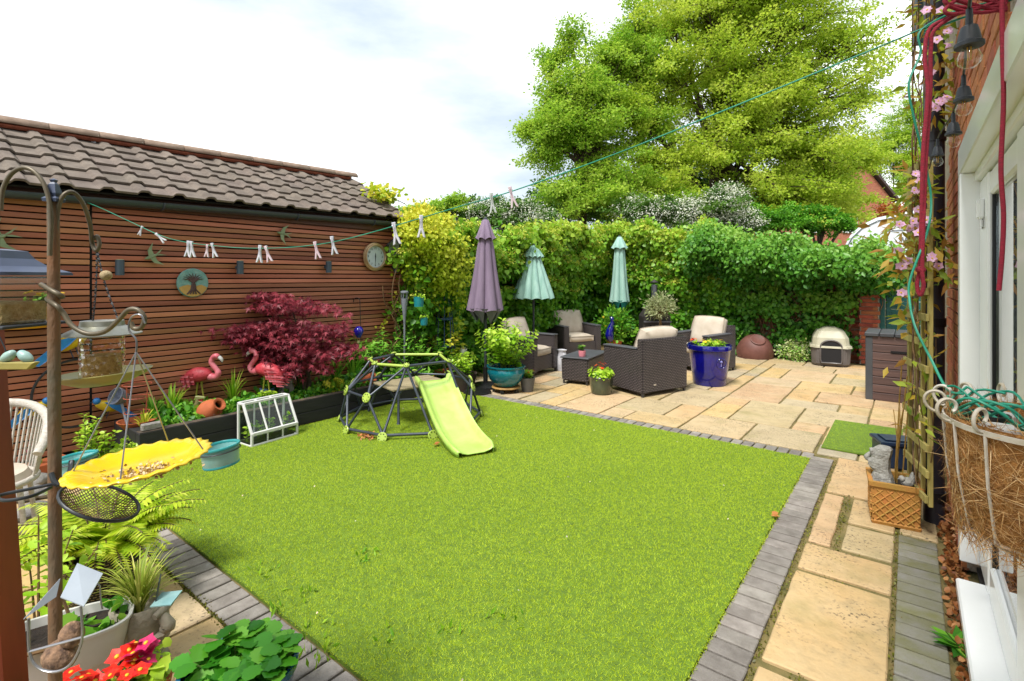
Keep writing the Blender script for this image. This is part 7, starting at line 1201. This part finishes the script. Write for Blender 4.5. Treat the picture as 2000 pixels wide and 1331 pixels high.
# wall basket
bc = Vector((XH, 1.70, 1.305)); wb_ = thing('wall_basket', 'white wire wall basket lined with brown coir on the house', 'hanging basket', bc); m_wi = mat('white_scroll_iron', '#ded9d0', .5, '#b5a890', scale=14, c3='#8a7050'); m_coir = mat('coir', '#c8924e', .95, '#a06c34', scale=18, bump=1., bscale=80, c3='#c89458')
def ell(a, k=1., z=0., kk=1.): return Vector((-.18 * k * math.cos(R(a)), .21 * kk * math.sin(R(a)), z))
b = MB(); pts = [ell(a) for a in range(-90, 91, 9)]; v = []; f = []
for p in pts: v += [p + Vector((0, 0, -.006)), p + Vector((0, 0, .006)), p * 1.02 + Vector((0, 0, .006)), p * 1.02 + Vector((0, 0, -.006))]
for i in range(len(pts) - 1):
    for k in range(4): f.append((i * 4 + k, i * 4 + (k + 1) % 4, (i + 1) * 4 + (k + 1) % 4, (i + 1) * 4 + k))
b.add(v, f); b.build('rim', m_wi, wb_); b = MB(); b.tube([ell(a, .82, -.25, .82) for a in range(-90, 91, 9)], .004, 6); b.build('lower_hoop', m_wi, wb_)
for a in (-75, -50, -25, 0, 25, 50, 75):
    b = MB(); b.tube([ell(a, 1.01, 0, 1.01), ell(a, .96, -.12, .96), ell(a, .83, -.25, .83), ell(a, .4, -.30, .4)], .0035, 6); b.build('rib', m_wi, wb_)
    b = MB(); o = ell(a); o.normalize(); c0 = ell(a) + Vector((0, 0, .035)) + o * .012; v = []; sc2 = [c0 + o * (.032 - .0011 * k) * math.cos(R(-90 + 17 * k)) + Vector((0, 0, (.032 - .0011 * k) * math.sin(R(-90 + 17 * k)))) for k in range(20)]; b.tube(sc2, .0042, 6); b.build('scroll', m_wi, wb_, smooth=60)
b = MB(); loft(b, [[ell(a, .97, .012, .97) for a in range(-90, 91, 10)], [ell(a, .94, -.10, .94) for a in range(-90, 91, 10)], [ell(a, .8, -.25, .8) for a in range(-90, 91, 10)], [ell(a, .38, -.295, .38) for a in range(-90, 91, 10)]], cap=False); b.add([ell(a, .95, -.05, .95) for a in range(-90, 91, 10)], [tuple(range(19))]); b.build('coir_liner', m_coir, wb_, smooth=60)
n = 6500; a_ = RNG.uniform(-90, 90, n); zz = RNG.uniform(-.28, .02, n); kk = np.where(zz > -.1, .96, .96 - (-.1 - zz) * .75); P = np.c_[-.18 * kk * np.cos(np.radians(a_)), .21 * kk * np.sin(np.radians(a_)), zz]; nr_ = np.c_[-np.cos(np.radians(a_)), np.sin(np.radians(a_)), np.zeros(n)]; dd = rdir(n); dd = dd - nr_ * (dd * nr_).sum(1, keepdims=True) * .85; leaves('coir_fibre', P, dd, rdir(n), .045 * (.5 + RNG.random(n)), leafmat('coir_strand', ['#6b431c', '#a8743a', '#cf9f62', '#e2c08a'], .2), 'blade', wb_, width=.03, kind='stuff')
for k, (a, m_, r_, hh) in enumerate(((-35, m_wp, .04, .05), (10, m_blk, .045, .06), (50, m_wp, .035, .05))): b = MB(); c0 = ell(a, .55, -.05, .55); b.lathe(shell([(.0, 0), (r_ * .8, 0), (r_, hh)], .004), 16, c0, T=None); o = b.build('pot', m_, loc=bc, smooth=40); tag(o, ('white plastic pot lying near the front of the wall basket', 'black plastic pot in the middle of the wall basket', 'white plastic pot at the back of the wall basket')[k], 'plant pot')
# ropes, cords and festoon lights
m_red = mat('crimson_rope', '#b01236', .7, '#8a0c28', scale=60, bump=.6, bscale=200, stretch=(1, 1, 4)); h0 = DP(1893, 12, 1.6); t = thing('red_rope', 'crimson rope hanging in two long loops from the house hook', 'rope', h0)
RL = [(1893, 12), (1850, 36), (1815, 58), (1806, 110), (1812, 180), (1803, 300), (1800, 420), (1797, 520), (1791, 556), (1797, 577), (1804, 560), (1801, 525), (1804, 420), (1809, 300), (1817, 180), (1818, 95), (1828, 56), (1890, 16)]; b = MB(); b.tube(smoothpath([DP(x, y, 1.6 + .01 * math.sin(i)) - h0 for i, (x, y) in enumerate(RL)], 6), .0058, 8); b.build('loop', m_red, t, smooth=60); b = MB(); b.ball(DP(1798, 527, 1.6) - h0, (.014, .014, .012), 10, 7); b.build('knot', m_red, t, smooth=60)
b = MB(); b.tube(smoothpath([DP(x, y, 1.5) - h0 for x, y in ((1957, 0), (1958, 100), (1960, 200), (1955, 330), (1960, 420), (1957, 500), (1951, 568))], 6), .006, 8); b.build('tail', m_red, t, smooth=60); b = MB()
for k in range(5): b.tube(smoothpath([DP(1905 + 60 * math.cos(a / 10 * 6.283), 2 + (14 + 3 * k) * math.sin(a / 10 * 6.283 + k), 1.58) - h0 for a in range(11)], 3), .0058, 7)
b.build('coil', m_red, t, smooth=60)
g0 = DP(1800, 58, 1.62); t = MB(); t.tube(smoothpath([DP(x, y, d) for x, y, d in ((1893, 10, 1.62), (1800, 58, 1.62), (1798, 105, 1.62), (1775, 165, 1.62), (1785, 230, 1.62), (1800, 292, 1.62), (1818, 380, 1.62), (1812, 450, 1.6), (1778, 545, 1.58), (1777, 590, 1.55), (1788, 640, 1.5), (1820, 705, 1.45), (1850, 760, 1.38), (1880, 770, 1.3))], 6), .0034, 6)
for k in range(4): t.tube(smoothpath([bc + Vector((-.10 + .07 * math.cos(a / 9 * 6.283 + k), -.02 + .10 * math.sin(a / 9 * 6.283 + k * .7), .03 + .035 * math.sin(a * 1.3 + k))) for a in range(10)], 4), .0032, 6)
for k in range(3): t.tube(smoothpath([DP(1975, 0, 1.62), DP(1900, 12 + 8 * k, 1.62), DP(1850, 30 + 8 * k, 1.62), DP(1806, 56 + 5 * k, 1.62)], 4), .0034, 6)
tag(t.build('spare_washing_line', m_line, smooth=60), 'slack end of green cord trailing from the hook into the wall basket', 'cord')
m_cap2 = mat('black_lampholder', '#20262c', .5, '#161b20'); m_bulbg = glassmat('bulb_glass', (.97, .95, .9, 1), 1.5); m_fil = mat('filament', '#e0b050', .4); BP = [(1893, 92, 1.15, 'nearest festoon bulb at the top right'), (1882, 198, 1.68, 'second festoon bulb along the house wall'), (1862, 264, 1.98, 'third festoon bulb along the house wall'), (1831, 306, 2.5, 'farthest festoon bulb beside the trellis')]
for px, py, d, lab in BP:
    p = DP(px, py, d); t = thing('festoon_bulb', lab, 'light bulb', p, 0, 'festoon lights on the house wall'); b = MB(); b.lathe([(.0, .085), (.006, .085), (.007, .05), (.015, .045), (.019, .03), (.022, .012), (.027, .008), (.027, .0), (.0, .0)], 18); b.build('lampholder', m_cap2, t, smooth=40); b = MB(); b.lathe([(.012, .0), (.016, -.008), (.0225, -.024), (.021, -.036), (.012, -.046), (.0, -.049)], 18); b.build('bulb', m_bulbg, t, smooth=60); b = MB(); b.tube([(-.003, 0, 0), (-.002, 0, -.03), (.003, 0, -.03), (.003, 0, 0)], .0014, 4); b.build('filament', m_fil, t)
t = MB(); t.tube(smoothpath([DP(1905, -30, 1.0)] + [q for px, py, d, l in BP for q in (DP(px, py, d) + Vector((0, 0, .088)), )] + [DP(1815, 330, 3.0)], 6), .0035, 6); tag(t.build('festoon_cable', m_cap2, smooth=60), 'black cable of the festoon lights along the house', 'cable')
t = thing('dandelion', 'dandelion growing at the foot of the door sill', 'plant', G(1880, 1270)); P = np.tile([0, 0, .01], (14, 1)); leaves('foliage', P, np.c_[RNG.normal(size=(14, 2)), np.full(14, .35)], np.tile([0, 0, 1.], (14, 1)), .12, lm_mid, 'lance', t, width=1.5); b = MB(); b.tube([(0, 0, 0), (-.06, -.04, .08)], .003, 5); b.build('stem', m_stem, t)
